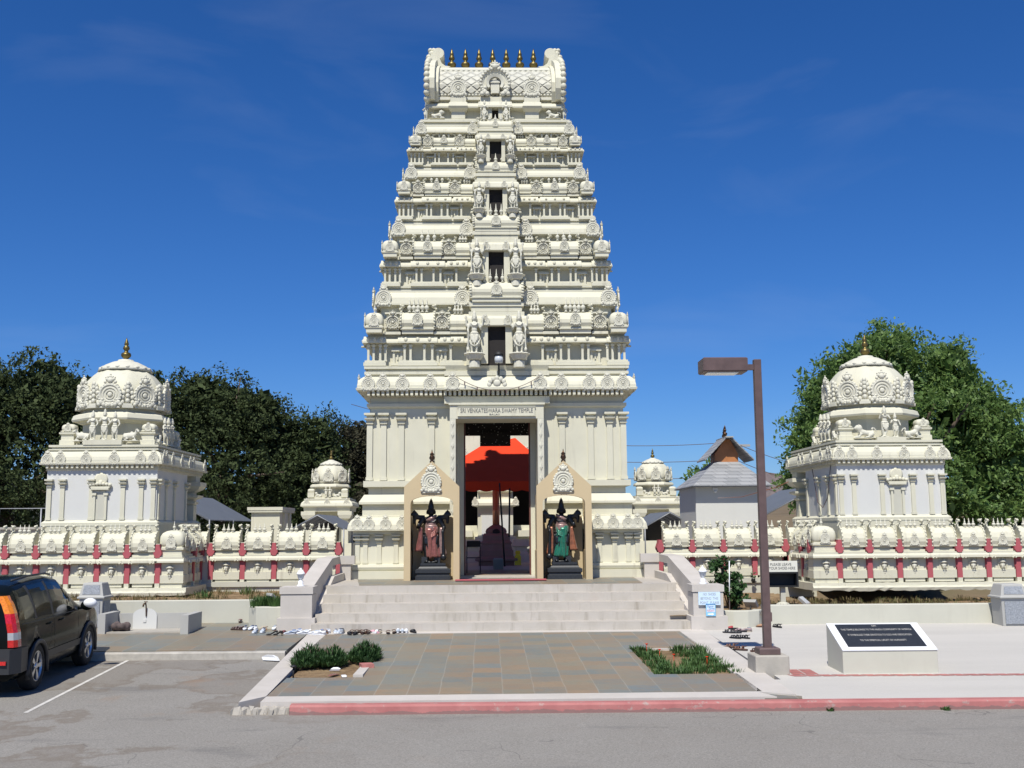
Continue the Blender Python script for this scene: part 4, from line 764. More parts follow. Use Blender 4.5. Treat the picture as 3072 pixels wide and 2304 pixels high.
# guardian niches
def arch_poly(x0, x1, zs_, zt, n=12):
    xc = (x0+x1)/2; hw = (x1-x0)/2; return [(xc-hw*math.cos(PI*k/n), zs_+(zt-zs_)*math.sin(PI*k/n)**.8) for k in range(n+1)]
for side, x0, x1, ax, o0, o1 in (('left', -2.26, -.90, -1.58, -2.10, -1.05), ('right', 1.0, 2.36, 1.68, 1.15, 2.20)):
    nc = thing('guardian_niche', f'buff gabled niche with white medallion to the {side} of the tower doorway', 'niche', (ax, 27.0, 1.21), 'gabled guardian niches')
    mb = MB(); AP = arch_poly(o0, o1, 3.08, 3.27); L1_ = [(x0, 1.215), (x0, 3.50), (ax, 4.13), (x1, 3.50), (x1, 1.215)]
    zz = 1.215; y0, y1 = 26.9, 27.07
    mb.box(x0, o0, y0, y1, zz, 3.08); mb.box(o1, x1, y0, y1, zz, 3.08)
    outer = [(x0, 3.08), (x0, 3.50), (ax, 4.13), (x1, 3.50), (x1, 3.08)]; n = len(AP)-1
    top = []
    for (xx, z) in AP: top.append((xx, 3.50+(4.13-3.50)*(1-abs(xx-ax)/(x1-ax)) if x0 < xx < x1 else 3.5))
    for k in range(n): mb.prism([AP[k], AP[k+1], top[k+1], top[k]], y0, y1)
    mb.prism([(x0, 3.08), (o0, 3.08), top[0], (x0, 3.50)], y0, y1); mb.prism([(o1, 3.08), (x1, 3.08), (x1, 3.50), top[-1]], y0, y1); part('gable_wall', mb, 'buff', nc)
    for xa, xb in ((x0, x0+.14), (x1-.14, x1)): mb = MB(); mb.box(xa, xb, y1, 28.1, zz, 1.92); mb.box(xa+.02, xb-.02, y1, 28.1, 1.92, 3.3); part('side_wall', mb, 'buff', nc)
    mb = MB(); mb.box(o0+.001, o1-.001, 27.80, 27.86, 1.22, 2.77); part('back_panel', mb, 'buff', nc)
    kudu(nc, (ax-.015, 26.9, 3.62), .50)
    mb = MB(); mb.lathe([(.05, 0), (.06, .04), (.04, .07), (.075, .13), (.05, .18), (.045, .20), (.06, .22), (.02, .27), (.005, .34)], 12, (ax, 26.98, 4.08)); part('finial', mb, 'bronze', nc)
# black guardian statues, dressed in silk
GS = fuse(figure_mb(4, 1.0, halo=False), 'guardian_body', 'granite', .009, 2)
def cloth(z0, z1, rx0, rx1, ry0, ry1, pleats=16, amp=.06, c=(0, 0), n=72, m=14, sway=0.0, flare=1.0):
    mb = MB(); L = []
    for j in range(m+1):
        t = j/m; z = z1+(z0-z1)*t; L.append([]); rx = rx1+(rx0-rx1)*t**flare; ry = ry1+(ry0-ry1)*t**flare
        for k in range(n):
            a = 2*PI*k/n; q = 1+amp*(.25+t)*math.sin(pleats*a+2*math.sin(3*a)+t*1.5)+.03*math.sin(5*a+4*t); L[-1].append((c[0]+rx*q*math.cos(a)+sway*t*t, c[1]+ry*q*math.sin(a), z))
    mb.poly_loft(L, True); return mb
for side, px, mat_d, mat_s, mat_c in (('left', -1.56, 'silkpink', 'silkpale', 'silkpink'), ('right', 1.70, 'silkgreen', 'silkor', 'silkpale')):
    col = 'salmon pink' if side == 'left' else 'emerald green'
    g = thing('guardian_statue', f'black stone four-armed guardian statue dressed in {col} silk, {side} niche', 'statue', (px, 27.4, 1.215), 'guardian statues beside the doorway')
    mb = MB(); mb.stack(px, 27.4, [(.43, .28, 1.215), (.43, .28, 1.31), (.40, .25, 1.33), (.40, .25, 1.37), (.43, .28, 1.39), (.43, .28, 1.47), (.36, .23, 1.50), (.33, .21, 1.54), (.29, .19, 1.55), (.31, .20, 1.57), (.31, .20, 1.625)]); part('pedestal', mb, 'granitem', g)
    z0 = 1.62; S = 1.57; sg = 1 if side == 'left' else -1
    obj('body', GS, g, (px-.06, 27.38, z0), 0, (S*1.12*sg, S*.85, S))
    mb = MB()
    for sx in (): mb.tube([(px-.06+sx*.12, 27.40, z0+.72*S), (px-.06+sx*.27, 27.40, z0+.73*S), (px-.06+sx*.37, 27.38, z0+.775*S)], [.055, .06, .05], 10); mb.box(px-.06+sx*.37-.075, px-.06+sx*.37+.075, 27.33, 27.43, z0+.755*S, z0+.80*S); mb.sph((px-.06+sx*.37, 27.38, z0+.80*S), (.06, .045, .055))
    q = lambda m_: m_
    b = px-.06; mb = cloth(z0+.15, z0+.90, .175, .145, .13, .115, 11, .085, (b+.02, 27.36), 96, 18, .05*sg, .7); part('dhoti', mb, mat_d, g)
    mb = cloth(z0+.02+.10, z0+.86, .03, .07, .025, .04, 5, .14, (b-.03*sg, 27.235), 48, 12, .02); part('front_pleat', mb, mat_c if side == 'left' else 'silkgreen', g)
    mb = cloth(z0+.80, z0+.94, .152, .145, .125, .118, 7, .03, (b, 27.36), 48, 5); part('waist_sash', mb, 'silkpale', g)
    mb = MB()
    for k in range(4): zz = z0+.73-.03*k; mb.tube([(b-.13, 27.29, zz+.14), (b-.08, 27.235, zz+.04), (b+.02, 27.215, zz), (b+.10, 27.235, zz+.05), (b+.15, 27.29, zz+.15)], [.012, .018, .02, .018, .012], 8)
    part('draped_fold', mb, mat_d, g)
    mb = MB(); mb = cloth(z0+.92, z0+1.10, .135, .15, .105, .11, 6, .03, (b, 27.37), 40, 6); mb.tube([(b-.10*sg, 27.28, z0+1.05), (b, 27.255, z0+1.10), (b+.14*sg, 27.30, z0+1.18)], [.04, .045, .03], 10); part('chest_cloth', mb, 'silkpale', g)
    for sx in (-1, 1):
        mb = cloth(z0+(.20 if sx*sg > 0 else .30), z0+.88, .085, .035, .04, .03, 6, .12, (b+sx*.255, 27.34), 48, 12, sx*.05); part('hanging_scarf', mb, ('silkpale' if sx > 0 else 'silkpink') if side == 'left' else 'silkor', g)
    mb = MB()
    for sx in (-1, 1): mb.box(b+sx*.16-.07, b+sx*.16+.07, 27.3, 27.5, z0-.0, z0+.16)
    part('back_slab', mb, 'granitem', g)
# ------------------------------------------------------------------ domed corner shrines
def octloop(cx, cy, r, z, ph=PI/8): return [(cx+r/math.cos(PI/8)*math.cos(ph+k*PI/4-PI/8+PI/8), cy+r/math.cos(PI/8)*math.sin(ph+k*PI/4), z) for k in range(8)]
def roundoct(cx, cy, r, z, n=48, sq=.35):
    L = []
    for k in range(n):
        a = 2*PI*k/n; u = (((a+PI/8)/(PI/4)) % 1.0)-.5; ro = r*math.cos(0)/math.cos(u*PI/4)*math.cos(PI/8); L.append((cx+(r*(1-sq)+ro*sq*1.04)*math.cos(a+PI/8-PI/8), cy+(r*(1-sq)+ro*sq*1.04)*math.sin(a), z))
    return L
def dome_top(P, cx, cy, z, k, small=False, gild=True, figs='trio', rider=None):
    """neck, eave, dome with eight medallions, lotus cap and finial; unit radius ~1.2*k, starting on the terrace at z"""
    mb = MB()
    mb.poly_loft([roundoct(cx, cy, r*k, z+h*k, 48, 1.0) for r, h in [(.98, 0), (.98, .55), (1.06, .56), (1.10, .60), (1.24, .62), (1.26, .67), (1.22, .78), (1.10, .84), (1.0, .85), (1.0, .92), (1.08, .93), (1.08, .99)]]); part('neck', mb, 'cream', P, (cx, cy, z))
    mb = MB(); mb.poly_loft([roundoct(cx, cy, r*k, z+h*k, 48, .75) for r, h in [(1.02, .99), (1.08, 1.02), (1.115, 1.15), (1.11, 1.34), (1.05, 1.55), (.93, 1.74), (.79, 1.90), (.68, 2.0)]], True)
    mb.lathe([(.70, 2.00), (.75, 2.03), (.66, 2.07)], 32, (cx, cy, z)) if k == 1 else None
    part('dome', mb, 'cream', P, (cx, cy, z+k))
    mb = MB(); mb.lathe([(.60*k, 2.02*k), (.70*k, 2.03*k), (.66*k, 2.10*k), (.52*k, 2.20*k), (.34*k, 2.29*k), (.2*k, 2.33*k), (.2*k, 2.36*k), (.12*k, 2.38*k)], 48, (cx, cy, z), mod=lambda a: 1+.035*abs(math.sin(a*8)))
    for q in range(16):
        a = q*PI/8; mb.sph((cx+.60*k*math.cos(a), cy+.60*k*math.sin(a), z+2.10*k), (.1*k, .1*k, .05*k), 8, 5)
    part('lotus_cap', mb, 'carve', P, (cx, cy, z+2*k)); obj('kalasha_finial', KAL, P, (cx, cy, z+2.33*k), 0, (.75*k, .75*k, .66*k))
    for q in range(8):
        a = -PI/2+q*PI/4; kudu(P, (cx+1.11*k*math.cos(a), cy+1.11*k*math.sin(a), z+1.28*k), .62*k, a+PI/2)
        a2 = a+PI/8; mb = MB(); mb.M = Matrix.Translation((cx+1.10*k*math.cos(a2), cy+1.10*k*math.sin(a2), z+1.20*k)) @ Matrix.Rotation(a2+PI/2, 4, 'Z')
        if not small:
            mb.box(-.14*k, .14*k, -.13*k, .05*k, -.27*k, -.20*k); mb.box(-.11*k, .11*k, -.10*k, .05*k, -.2*k, -.15*k)
            for j, (w, hz) in enumerate(((.13, -.08), (.12, .05), (.10, .17), (.07, .28), (.04, .37))):
                for e in (-1, 0, 1): mb.sph((e*w*k, -.03*k-(0 if e else .03*k), hz*k-abs(e)*.04*k), (.06*k, .05*k, .07*k), 8, 5)
            part('leaf_relief', mb, 'carve', P, (cx+1.1*k*math.cos(a2), cy+1.1*k*math.sin(a2), z+1.2*k))
def corner_shrine(side, cx, y0, animal):
    sx = 1 if side == 'left' else -1                        # inner side of the shrine
    P = thing('corner_shrine', f'cream shrine with eight-sided dome and gilt finial behind the {side} compound wall', 'shrine', (cx, y0+1.4, 2.4), 'domed corner shrines')
    hw = 1.38; yb = y0+2.75; ye = y0+4.0
    xi0, xi1 = cx-hw, cx+hw
    mb = MB(); mb.box(xi0-.06, xi1+.06, y0-.08, ye, 1.2, 2.60); mb.loft([(xi0-.07, xi1+.07, y0-.09, ye+.02, 2.601), (xi0-.07, xi1+.07, y0-.09, ye+.02, 2.68), (xi0, xi1, y0-.02, ye-.05, 2.74)]); part('platform', mb, 'cream', P)
    mb = MB(); mb.box(xi0, xi1, y0, yb, 2.741, 4.0)
    part('wall', mb, 'wallw', P)
    mb = MB()
    for x in (-.9, -.2, .6): pass
    for f in (-1.30, -.97, -.25, .54, 1.0, 1.30):
        mb = MB(); pilaster(mb, cx+f*(1 if side == 'left' else 1), y0-.001, 2.745, 3.77, .105, .04); part('pilaster', mb, 'cream', P, (cx+f, y0, 2.74))
    for t in (.12, .75, 1.5, 2.6):
        mb = MB(); pilaster(mb, 0, 0, 2.745, 3.77, .12, .04); mb2 = MB(); mb2.M = Matrix.Translation((cx+sx*hw, y0+t, 0)) @ Matrix.Rotation(sx*PI/2, 4, 'Z'); mb2.add(mb.v, mb.f); part('pilaster', mb2, 'cream', P, (cx+sx*hw, y0+t, 2.74))
    nx = cx-.02 if side == 'left' else cx+.13                # false door with little canopy
    mb = MB(); mb.box(nx-.17, nx-.115, y0-.06, y0, 2.75, 3.42); mb.box(nx+.115, nx+.17, y0-.06, y0, 2.75, 3.42); mb.box(nx-.2, nx-.09, y0-.08, y0, 3.36, 3.42); mb.box(nx+.09, nx+.2, y0-.08, y0, 3.36, 3.42); mb.box(nx-.22, nx+.22, y0-.10, y0, 3.50, 3.55); mb.box(nx-.24, nx+.24, y0-.085, y0, 3.55, 3.585)
    for e in range(7): mb.sph((nx-.24+.08*e, y0-.06, 3.62+.03*math.sin(e*PI/6)), (.05, .05, .05), 8, 5)
    mb.lathe([(.16, 0), (.17, .02), (.13, .03)], 20, (nx, y0, 3.76), axis='y'); mb.sph((nx, y0-.03, 3.68), .07, 8, 5)
    part('false_door', mb, 'cream', P, (nx, y0, 2.75))
    mb = MB(); mb.box(nx-.114, nx+.114, y0-.02, y0-.001, 2.75, 3.49); part('door_panel', mb, 'garden', P, (nx, y0, 2.75))
    # porch at the back: columns with big scroll brackets
    for yy in (y0+3.72,):
        for xx in (cx-hw+.18, cx+hw-.18):
            mb = MB(); mb.box(xx-.16, xx+.16, yy-.16, yy+.16, 2.6, 3.18); mb.stack(xx, yy, [(.13, .13, 3.18), (.20, .20, 3.23), (.20, .20, 3.28), (.15, .15, 3.29), (.15, .15, 3.34), (.30, .30, 3.40), (.31, .31, 3.46), (.15, .15, 3.47), (.15, .15, 3.55)])
            mb.stack(xx, yy, [(.16, .18, 3.55), (.30, .26, 3.62), (.38, .34, 3.72), (.38, .34, 3.83), (.22, .22, 3.84), (.22, .22, 4.0)]); part('porch_column', mb, 'cream', P, (xx, yy, 2.6))
    ch = hw+.10; oy = ye+.15
    def rr(d, z): return (cx-hw-d, cx+hw+d, y0-d, oy+d, z)
    mb = MB(); mb.loft([rr(.0, 3.99), rr(.02, 4.0), rr(.02, 4.03), rr(.02, 4.131), rr(.15, 4.132), rr(.16, 4.18), rr(.13, 4.19), rr(.13, 4.25), rr(.11, 4.33), rr(.06, 4.42), rr(-.02, 4.47), rr(-.05, 4.475), rr(-.05, 4.50), rr(0, 4.505), rr(0, 4.54), rr(-.06, 4.545), rr(-.06, 4.58), rr(.0, 4.585), rr(.0, 4.64)]); part('cornice', mb, 'cream', P, (cx, y0, 4))
    mb = MB(); mb.prism(comb(cx-hw, cx+hw, y0+.01, y0-.115, .06, .125), 4.045, 4.131, 'z')
    q = [(cx+sx*(hw-.01+(y0+.01-yy)), y0+.1+(xx-y0)) for xx, yy in comb(y0, oy-.1, y0+.01, y0-.10, .06, .125)]; mb.prism(q, 4.05, 4.131, 'z')
    part('bracket_row', mb, 'cream', P, (cx, y0, 4))
    for f in (-1.34, -1.02, -.38, .32, .98, 1.31): kudu(P, (cx+f, y0-.125, 4.27), .27)
    for t in (.06, .28, .85, 1.7, 2.5, 2.85, 4.05): kudu(P, (cx+sx*(hw+.125), y0+t, 4.27), .27, sx*PI/2)
    zt = 4.64; dy = y0+1.42; mb = MB()
    mb.box(cx-1.12, cx+1.12, dy-1.1, dy+1.1, zt, zt+.06); part('terrace', mb, 'cream', P, (cx, dy, zt))
    for ex in (-1, 1):
        for ey in (-1, 1):
            mb = MB(); qx, qy = cx+ex*1.02, dy+ey*1.0; mb.stack(qx, qy, [(.19, .19, zt+.001), (.19, .19, zt+.14), (.16, .16, zt+.15), (.16, .16, zt+.26), (.20, .20, zt+.30), (.20, .20, zt+.34)])
            part('corner_block', mb, 'cream', P, (qx, qy, zt)); o = obj('dome_shrine', KUTA, P, (qx, qy+.14, zt+.30), 0, (.36, .36, .34)); kudu(o, (0, -.80, .44), .5, 0, True)
    if side == 'left':
        for i, (dx, s_) in enumerate(((-.28, .70), (.02, .74), (.28, .68))): obj('standing_figure', FIG2, P, (cx-.05+dx, y0+.10, zt+.12), 0, (s_*.98, s_*.9, s_*1.10))
        mb = MB(); mb.box(cx-.52, cx+.45, y0-.02, y0+.4, zt+.0, zt+.12); part('figure_base', mb, 'cream', P, (cx, y0, zt))
        obj('lying_cow', COW, P, (cx-.60, y0+.16, zt+.10), 0, (-.46, .46, .52)); obj('lying_cow', COW, P, (cx+.62, y0+.16, zt+.10), 0, (.44, .46, .52))
    else:
        obj('flute_player_figure', FIGF, P, (cx-.04, y0+.14, zt+.08), 0, .82); obj('standing_figure', FIG2, P, (cx+.24, y0+.16, zt+.08), 0, .64)
        mb = MB(); mb.box(cx-.3, cx+.45, y0, y0+.4, zt, zt+.08); part('figure_base', mb, 'cream', P, (cx, y0, zt))
        obj('lying_lion', LION, P, (cx-.55, y0+.16, zt+.06), 0, (-.58, .5, .58)); obj('lying_lion', LION, P, (cx+.66, y0+.16, zt+.06), 0, (.52, .5, .56))
    for i in range(3): obj('standing_figure', FIG2, P, (cx+sx*1.25, dy-.5+.32*i, zt+.06), sx*PI/2, .72+.03*i)
    for i in (0, 1): obj('lying_lion', LION, P, (cx+sx*1.22, dy+(-.95 if i == 0 else .8), zt+.04), PI/2, (.4, .4, .42))
    dome_top(P, cx, dy, zt+.06, 0.985); return P
corner_shrine('left', -9.93, 27.7, 'cow'); corner_shrine('right', 10.07, 27.5, 'lion')
def small_shrine(side, cx, y):
    P = thing('inner_shrine', f'small distant domed shrine inside the compound, to the {side} of the tower', 'shrine', (cx, y+1, 1.2), 'small inner domed shrines')
    hw = .98; mb = MB(); mb.box(cx-hw-.1, cx+hw+.1, y-.1, y+2.2, 1.2, 1.9); part('platform', mb, 'cream', P)
    for ex in (-1, 1):
        mb = MB(); x = cx+ex*(hw-.2); mb.box(x-.14, x+.14, y, y+.3, 1.9, 2.75); mb.stack(x, y+.15, [(.18, .18, 2.75), (.24, .24, 2.8), (.14, .14, 2.81), (.14, .14, 2.9), (.22, .26, 2.95), (.3, .3, 3.1), (.3, .3, 3.25)]); part('porch_column', mb, 'cream', P, (x, y, 1.9))
    mb = MB(); mb.box(cx-hw+.1, cx+hw-.1, y+.9, y+2.1, 1.9, 3.3); part('wall', mb, 'cream', P)
    mb = MB(); mb.box(cx-.4, cx+.4, y+.86, y+.9, 1.9, 3.0); part('door_shade_panel', mb, 'dark', P)  # near-black sheet stands for the shade inside the doorway
    def rr(d, z): return (cx-hw-d, cx+hw+d, y-d, y+2.1+d, z)
    mb = MB(); mb.loft([rr(0, 3.25), rr(.02, 3.42), rr(.13, 3.47), rr(.13, 3.52), rr(.10, 3.62), rr(0, 3.72), rr(-.04, 3.73), rr(0, 3.75), rr(0, 3.80)]); part('cornice', mb, 'cream', P)
    for f in (-.85, 0.02, .85): kudu(P, (cx+f, y-.09, 3.6), .26)
    dy = y+1.05; mb = MB(); mb.box(cx-.85, cx+.85, dy-.85, dy+.85, 3.80, 3.86); part('terrace', mb, 'cream', P)
    for ex in (-1, 1):
        mb = MB(); qx = cx+ex*.72; mb.box(qx-.14, qx+.14, dy-.9, dy-.6, 3.861, 4.06); part('corner_block', mb, 'cream', P, (qx, dy, 3.86)); obj('dome_shrine', KUTA, P, (qx, dy-.62, 4.03), 0, (.3, .3, .26))
        obj('lying_lion', LION, P, (cx+ex*.40, dy-.8, 3.86), 0, (ex*.38, .36, .38))
    for dx in (-.08, .09): obj('standing_figure', FIG2, P, (cx+dx, dy-.85, 3.87), 0, .48)
    dome_top(P, cx, dy, 3.86, .70, True)
small_shrine('left', -7.10, 47); small_shrine('right', 7.12, 47)

# ------------------------------------------------------------------ compound walls
WB = shala_mesh('wall_barrel_vault', .60, .47, .34, 'cream', base=0.0)
def panel_bump(mb, x0, x1, y, z0, zs_, zt):               # recessed panel with stepped dado
    mb.box(x0, x1, y, y+.30, z0, zt); mb.box(x0, x1, y-.05, y, z0, zs_); xm = (x0+x1)/2
    for a in (-.12, .09): mb.box(xm+a, xm+a+.03, y-.02, y, zs_, zt)
def bay_meshes(p):
    w = p-.155
    mb = MB(); mb.box(-w/2, w/2, -.02, .33, 1.70, 1.83); panel_bump(mb, -w/2, w/2, .08, 1.19, 1.385, 1.69); mb.box(-w/2+.05, w/2-.05, .06, .36, 1.10, 1.19); mb.box(-w/2+.02, w/2-.02, .04, .34, 1.83, 1.885); mb.box(-w/2+.05, w/2-.05, .08, .30, 1.885, 1.95); mb.box(-w/2-.0, w/2+.0, .0, .34, 1.95, 1.985)
    body = mb.mesh('wall_panel', 'cream', (0, 0, 1.1))
    mb = MB(); mb.loft([(-p/2, p/2, -.06, .34, 1.685), (-p/2, p/2, -.06, .34, 1.73), (-p/2, p/2, -.05, .34, 1.76), (-p/2, p/2, .0, .34, 1.80), (-p/2, p/2, .02, .34, 1.805)])
    for s in (-.27, .25):
        for dx, dz, r in ((0, 0, .035), (-.035, -.025, .022), (.035, -.025, .022), (0, .035, .02)): mb.sph((s*p/.745+dx, -.06, 1.70+dz), (r, .03, r), 6, 4)
    corn = mb.mesh('wall_cornice', 'cream', (0, 0, 1.7))
    mb = MB(); a = .062
    mb.box(-a, a, .02, .32, 1.19, 1.70); mb.box(-a*1.25, a*1.25, .04, .3, 1.45, 1.69); mb.prism([(-.04, 2.135), (.04, 2.135), (.055, 2.05), (.075, 2.0), (.098, 1.93), (.09, 1.88), (.062, 1.84), (.05, 1.806), (-.05, 1.806), (-.062, 1.84), (-.09, 1.88), (-.098, 1.93), (-.075, 2.0), (-.055, 2.05)], -.03, .30)
    pier = mb.mesh('red_pier', 'red', (0, 0, 1.19))
    mb = MB(); mb.box(-.055, .055, .01, .3, 1.08, 1.19); mb.box(-.05, .05, -.02, .28, 2.136, 2.15); foot = mb.mesh('pier_foot', 'cream', (0, 0, 1.08))
    return body, corn, pier, foot
mb = MB(); mb.lathe([(.01, .235), (.02, .21), (.012, .20), (.03, .185), (.065, .165), (.075, .15), (.055, .13), (.03, .125), (.035, .11), (.06, .09), (.062, .07), (.05, .03), (.035, -.02), (.025, -.04), (.045, -.05), (.02, -.065), (.035, -.09), (.025, -.12), (.004, -.15)][::-1], 12)
for s in (-1, 1): mb.sph((s*.07, 0, .15), (.03, .03, .04), 6, 4); mb.tube([(s*.03, -.045, .08), (s*.02, -.055, .02), (s*.04, -.05, -.02)], .012, 5)
URN = mb.mesh('urn_relief', 'carve')
BM = {.745: bay_meshes(.745), .84: bay_meshes(.84)}
def bay(Wl, p, M_, pier=True, kud=True, last=False):
    """one bay whose right-hand edge carries a pier; M_ maps bay coordinates to the world"""
    body, corn, pr, ft = BM[p]; rz = M_.to_euler().z; at_ = lambda x, y, z: M_ @ Vector((x, y, z)); k = p/.745
    obj('wall_panel', body, Wl, at_(0, 0, 1.1), rz); obj('wall_cornice', corn, Wl, at_(0, 0, 1.7), rz); obj('urn_relief', URN, Wl, at_(-.01, .05, 1.42), rz)
    o = obj('barrel_vault', WB, Wl, at_(0, .30, 1.97), rz, (1.02*k, .95, 1)); kudu(o, (0, -.335, .13), .235, 0, True)
    for i in (-1, 0, 1): obj('finial', FIN, o, (i*.105, -.13, .44), 0, (.22, .22, .23), True)
    if pier: obj('red_pier', pr, Wl, at_(p/2, 0, 1.19), rz); obj('pier_foot', ft, Wl, at_(p/2, 0, 1.08), rz)
def corner_dome(Wl, x, y, rz):
    o = obj('corner_dome', KUTA, Wl, (x, y, 1.86), 0, (.62, .62, .78)); kudu(o, (0, -.83, .40), (.40, .3, .33), 0, True); obj('finial', FIN, o, (0, -.4, .8), 0, (.3, .3, .28), True)
    kudu(o, (rz*.5, -.38, .45), (.45, .3, .36), rz*PI/2, True)
def compound(side):
    sx = -1 if side == 'left' else 1
    Wl = thing('compound_wall', f'cream and red temple wall with barrel-vaulted coping, {side} of the tower', 'wall', (sx*8, 28, 1.0), 'compound walls')
    if side == 'left': yf, yr, xc, xe, xs0 = 27.1, 29.0, -7.68, -4.14, [-13.865, -13.12, -12.375, -11.625, -10.88, -10.145, -9.41, -8.665]; nrec = [-7.91+.84*0+.0]
    else: yf, yr, xc, xe, xs0 = 26.8, 29.0, 7.80, 4.37, [8.81, 9.555, 10.30, 11.035, 11.765, 12.495, 13.24, 13.985, 14.73]
    p = .745
    for x in xs0: bay(Wl, p, Matrix.Translation((x if side == 'left' else x, yf, 0)))
    e0_ = -7.48 if side == 'left' else 7.70
    ex = -8.0 if side == 'left' else 8.13                     # corner bay
    body, corn, pr, ft = BM[p]
    mb = MB(); a, b = (ex-.31, xc) if side == 'left' else (xc, ex+.28)
    mb.box(a, b, yf+.08, yf+.5, 1.19, 1.69); mb.box(a-.02, b+.02, yf+.03, yf+.47, 1.192, 1.385); mb.box(a, b, yf-.02, yf+.5, 1.70, 1.83); mb.loft([(a-.04, b+.04, yf-.06, yf+.5, 1.69), (a-.04, b+.04, yf-.06, yf+.5, 1.73), (a-.02, b+.02, yf, yf+.5, 1.80)]); mb.box(a+.03, b-.03, yf+.05, yf+.45, 1.83, 1.88)
    mb.box(a+.02, b-.02, yf+.06, yf+.5, 1.08, 1.19); mb.box(*sorted((xc+sx*.06, xc+sx*.40)), yf+.3, yr+.2, 1.08, 1.75); mb.box(*sorted((xc+sx*.05, e0_+sx*.06)), yr+.06, yr+.34, 1.135, 1.95); part('corner_block', mb, 'cream', Wl, (ex, yf, 1.1)); obj('urn_relief', URN, Wl, ((a+b)/2, yf+.04, 1.42)); corner_dome(Wl, (a+b)/2, yf+.56, 1 if side == 'left' else -1)
    if side == 'right': obj('red_pier', pr, Wl, (8.44, yf, 1.19)); obj('pier_foot', ft, Wl, (8.44, yf, 1.08))
    # return towards the recess: two narrow bays seen edge-on
    for j in range(2):
        rz = PI/2 if side == 'left' else -PI/2
        bay(Wl, p, Matrix.Translation((xc+.0*sx, yf+.78+.745*j, 0)) @ Matrix.Rotation(rz, 4, 'Z'), True)
    q = .84 if side == 'left' else .84
    xr = [-7.07, -6.245, -5.405, -4.56] if side == 'left' else [4.80, 5.63, 6.46, 7.29]
    for i, x in enumerate(xr): bay(Wl, .84, Matrix.Translation((x, yr, 0)))
    e0 = (-7.48 if side == 'left' else 7.70); b2, c2, p2, f2 = BM[.84]; o = obj('red_pier', p2, Wl, (e0, yr, 1.19)); obj('pier_foot', f2, Wl, (e0, yr, 1.08))
    if side == 'right': obj('red_pier', p2, Wl, (4.37, yr, 1.19))
    o = obj('barrel_vault', WB, Wl, (e0-.35 if side == 'left' else e0+.35, yr+.30, 1.97), 0, (.8, .95, 1)); obj('finial', FIN, o, (0, -.13, .44), 0, (.22, .22, .23), True)
    # plinth courses under the wall
    mb = MB()
    if side == 'left': mb.box(-14.4, xc+.02, yf+.12, yf+.5, .7, 1.085); n0, n1 = -14.4, -7.56
    else: mb.box(xc-.02, 15.2, yf+.12, yf+.5, .9, 1.085); n0, n1 = 7.72, 15.2
    mb.box(*sorted((xe, e0+sx*.8)), yr-.02, yr+.4, 1.0, 1.13); mb.box(*sorted((xe, e0+sx*.8)), yr+.03, yr+.4, .55, .999); part('plinth_course', mb, 'garden', Wl, (0, yf, .8))
    mb = MB(); n = 60; L = []                              # cracked ledge
    for i in range(n+1):
        x = n0+(n1-n0)*i/n; j1 = random.uniform(-.012, .012); j2 = random.uniform(-.02, .02); L.append([(x, yf-.10+j1*.4, .90+j2), (x, yf-.12, .97), (x, yf-.10+j2*.5, 1.0), (x, yf-.07, 1.01+j1), (x, yf-.06, 1.085+j1*.5), (x, yf+.45, 1.085), (x, yf+.45, .91)])
    mb.poly_loft(L); xx = n1-.45 if side == 'left' else n0
    mb.box(xx, xx+.45, yf+.451, yr, .90, 1.08); part('cracked_ledge', mb, 'cream', Wl, (0, yf, .95))
compound('left'); compound('right')

# ------------------------------------------------------------------ garden retaining walls
def wall_path(mb, pts, t, z0, z1):
    L = []
    for i, p in enumerate(pts):
        p = Vector(p); a = Vector(pts[max(i-1, 0)]); b = Vector(pts[min(i+1, len(pts)-1)]); d = (b-a).normalized(); nrm = Vector((-d.y, d.x)); q = p+nrm*t
        L.append([(p.x, p.y, z0), (p.x, p.y, z1-.012), (p.x+nrm.x*.015, p.y+nrm.y*.015, z1), (q.x, q.y, z1), (q.x, q.y, z0)])
    mb.poly_loft(L)
mb = MB(); wall_path(mb, [(-16, 24.5), (-10, 24.5), (-5.36, 24.5)], .2, .3, .94); wall_path(mb, [(-5.36, 24.49), (-5.36, 24.0), (-5.30, 23.7), (-5.1, 23.45), (-4.85, 23.35), (-4.5, 23.3)], .18, .3, .86)
tag(obj('garden_wall', mb.mesh('garden_wall', 'garden', (-8, 24.5, .4)), None, (-8, 24.5, .4)), 'low pale retaining wall of the left garden, behind the tap basin', 'wall')
mb = MB(); wall_path(mb, [(4.66, 23.0), (4.9, 22.88), (5.2, 22.87), (5.45, 22.98), (5.60, 23.28)], .18, .3, .73); wall_path(mb, [(5.62, 23.32), (8, 23.28), (10.5, 23.25), (15, 23.2)], .2, .3, .81)
tag(obj('garden_wall', mb.mesh('garden_wall', 'garden', (8, 23.2, .4)), None, (8, 23.2, .4)), 'low pale retaining wall of the right garden, behind the plaque', 'wall')
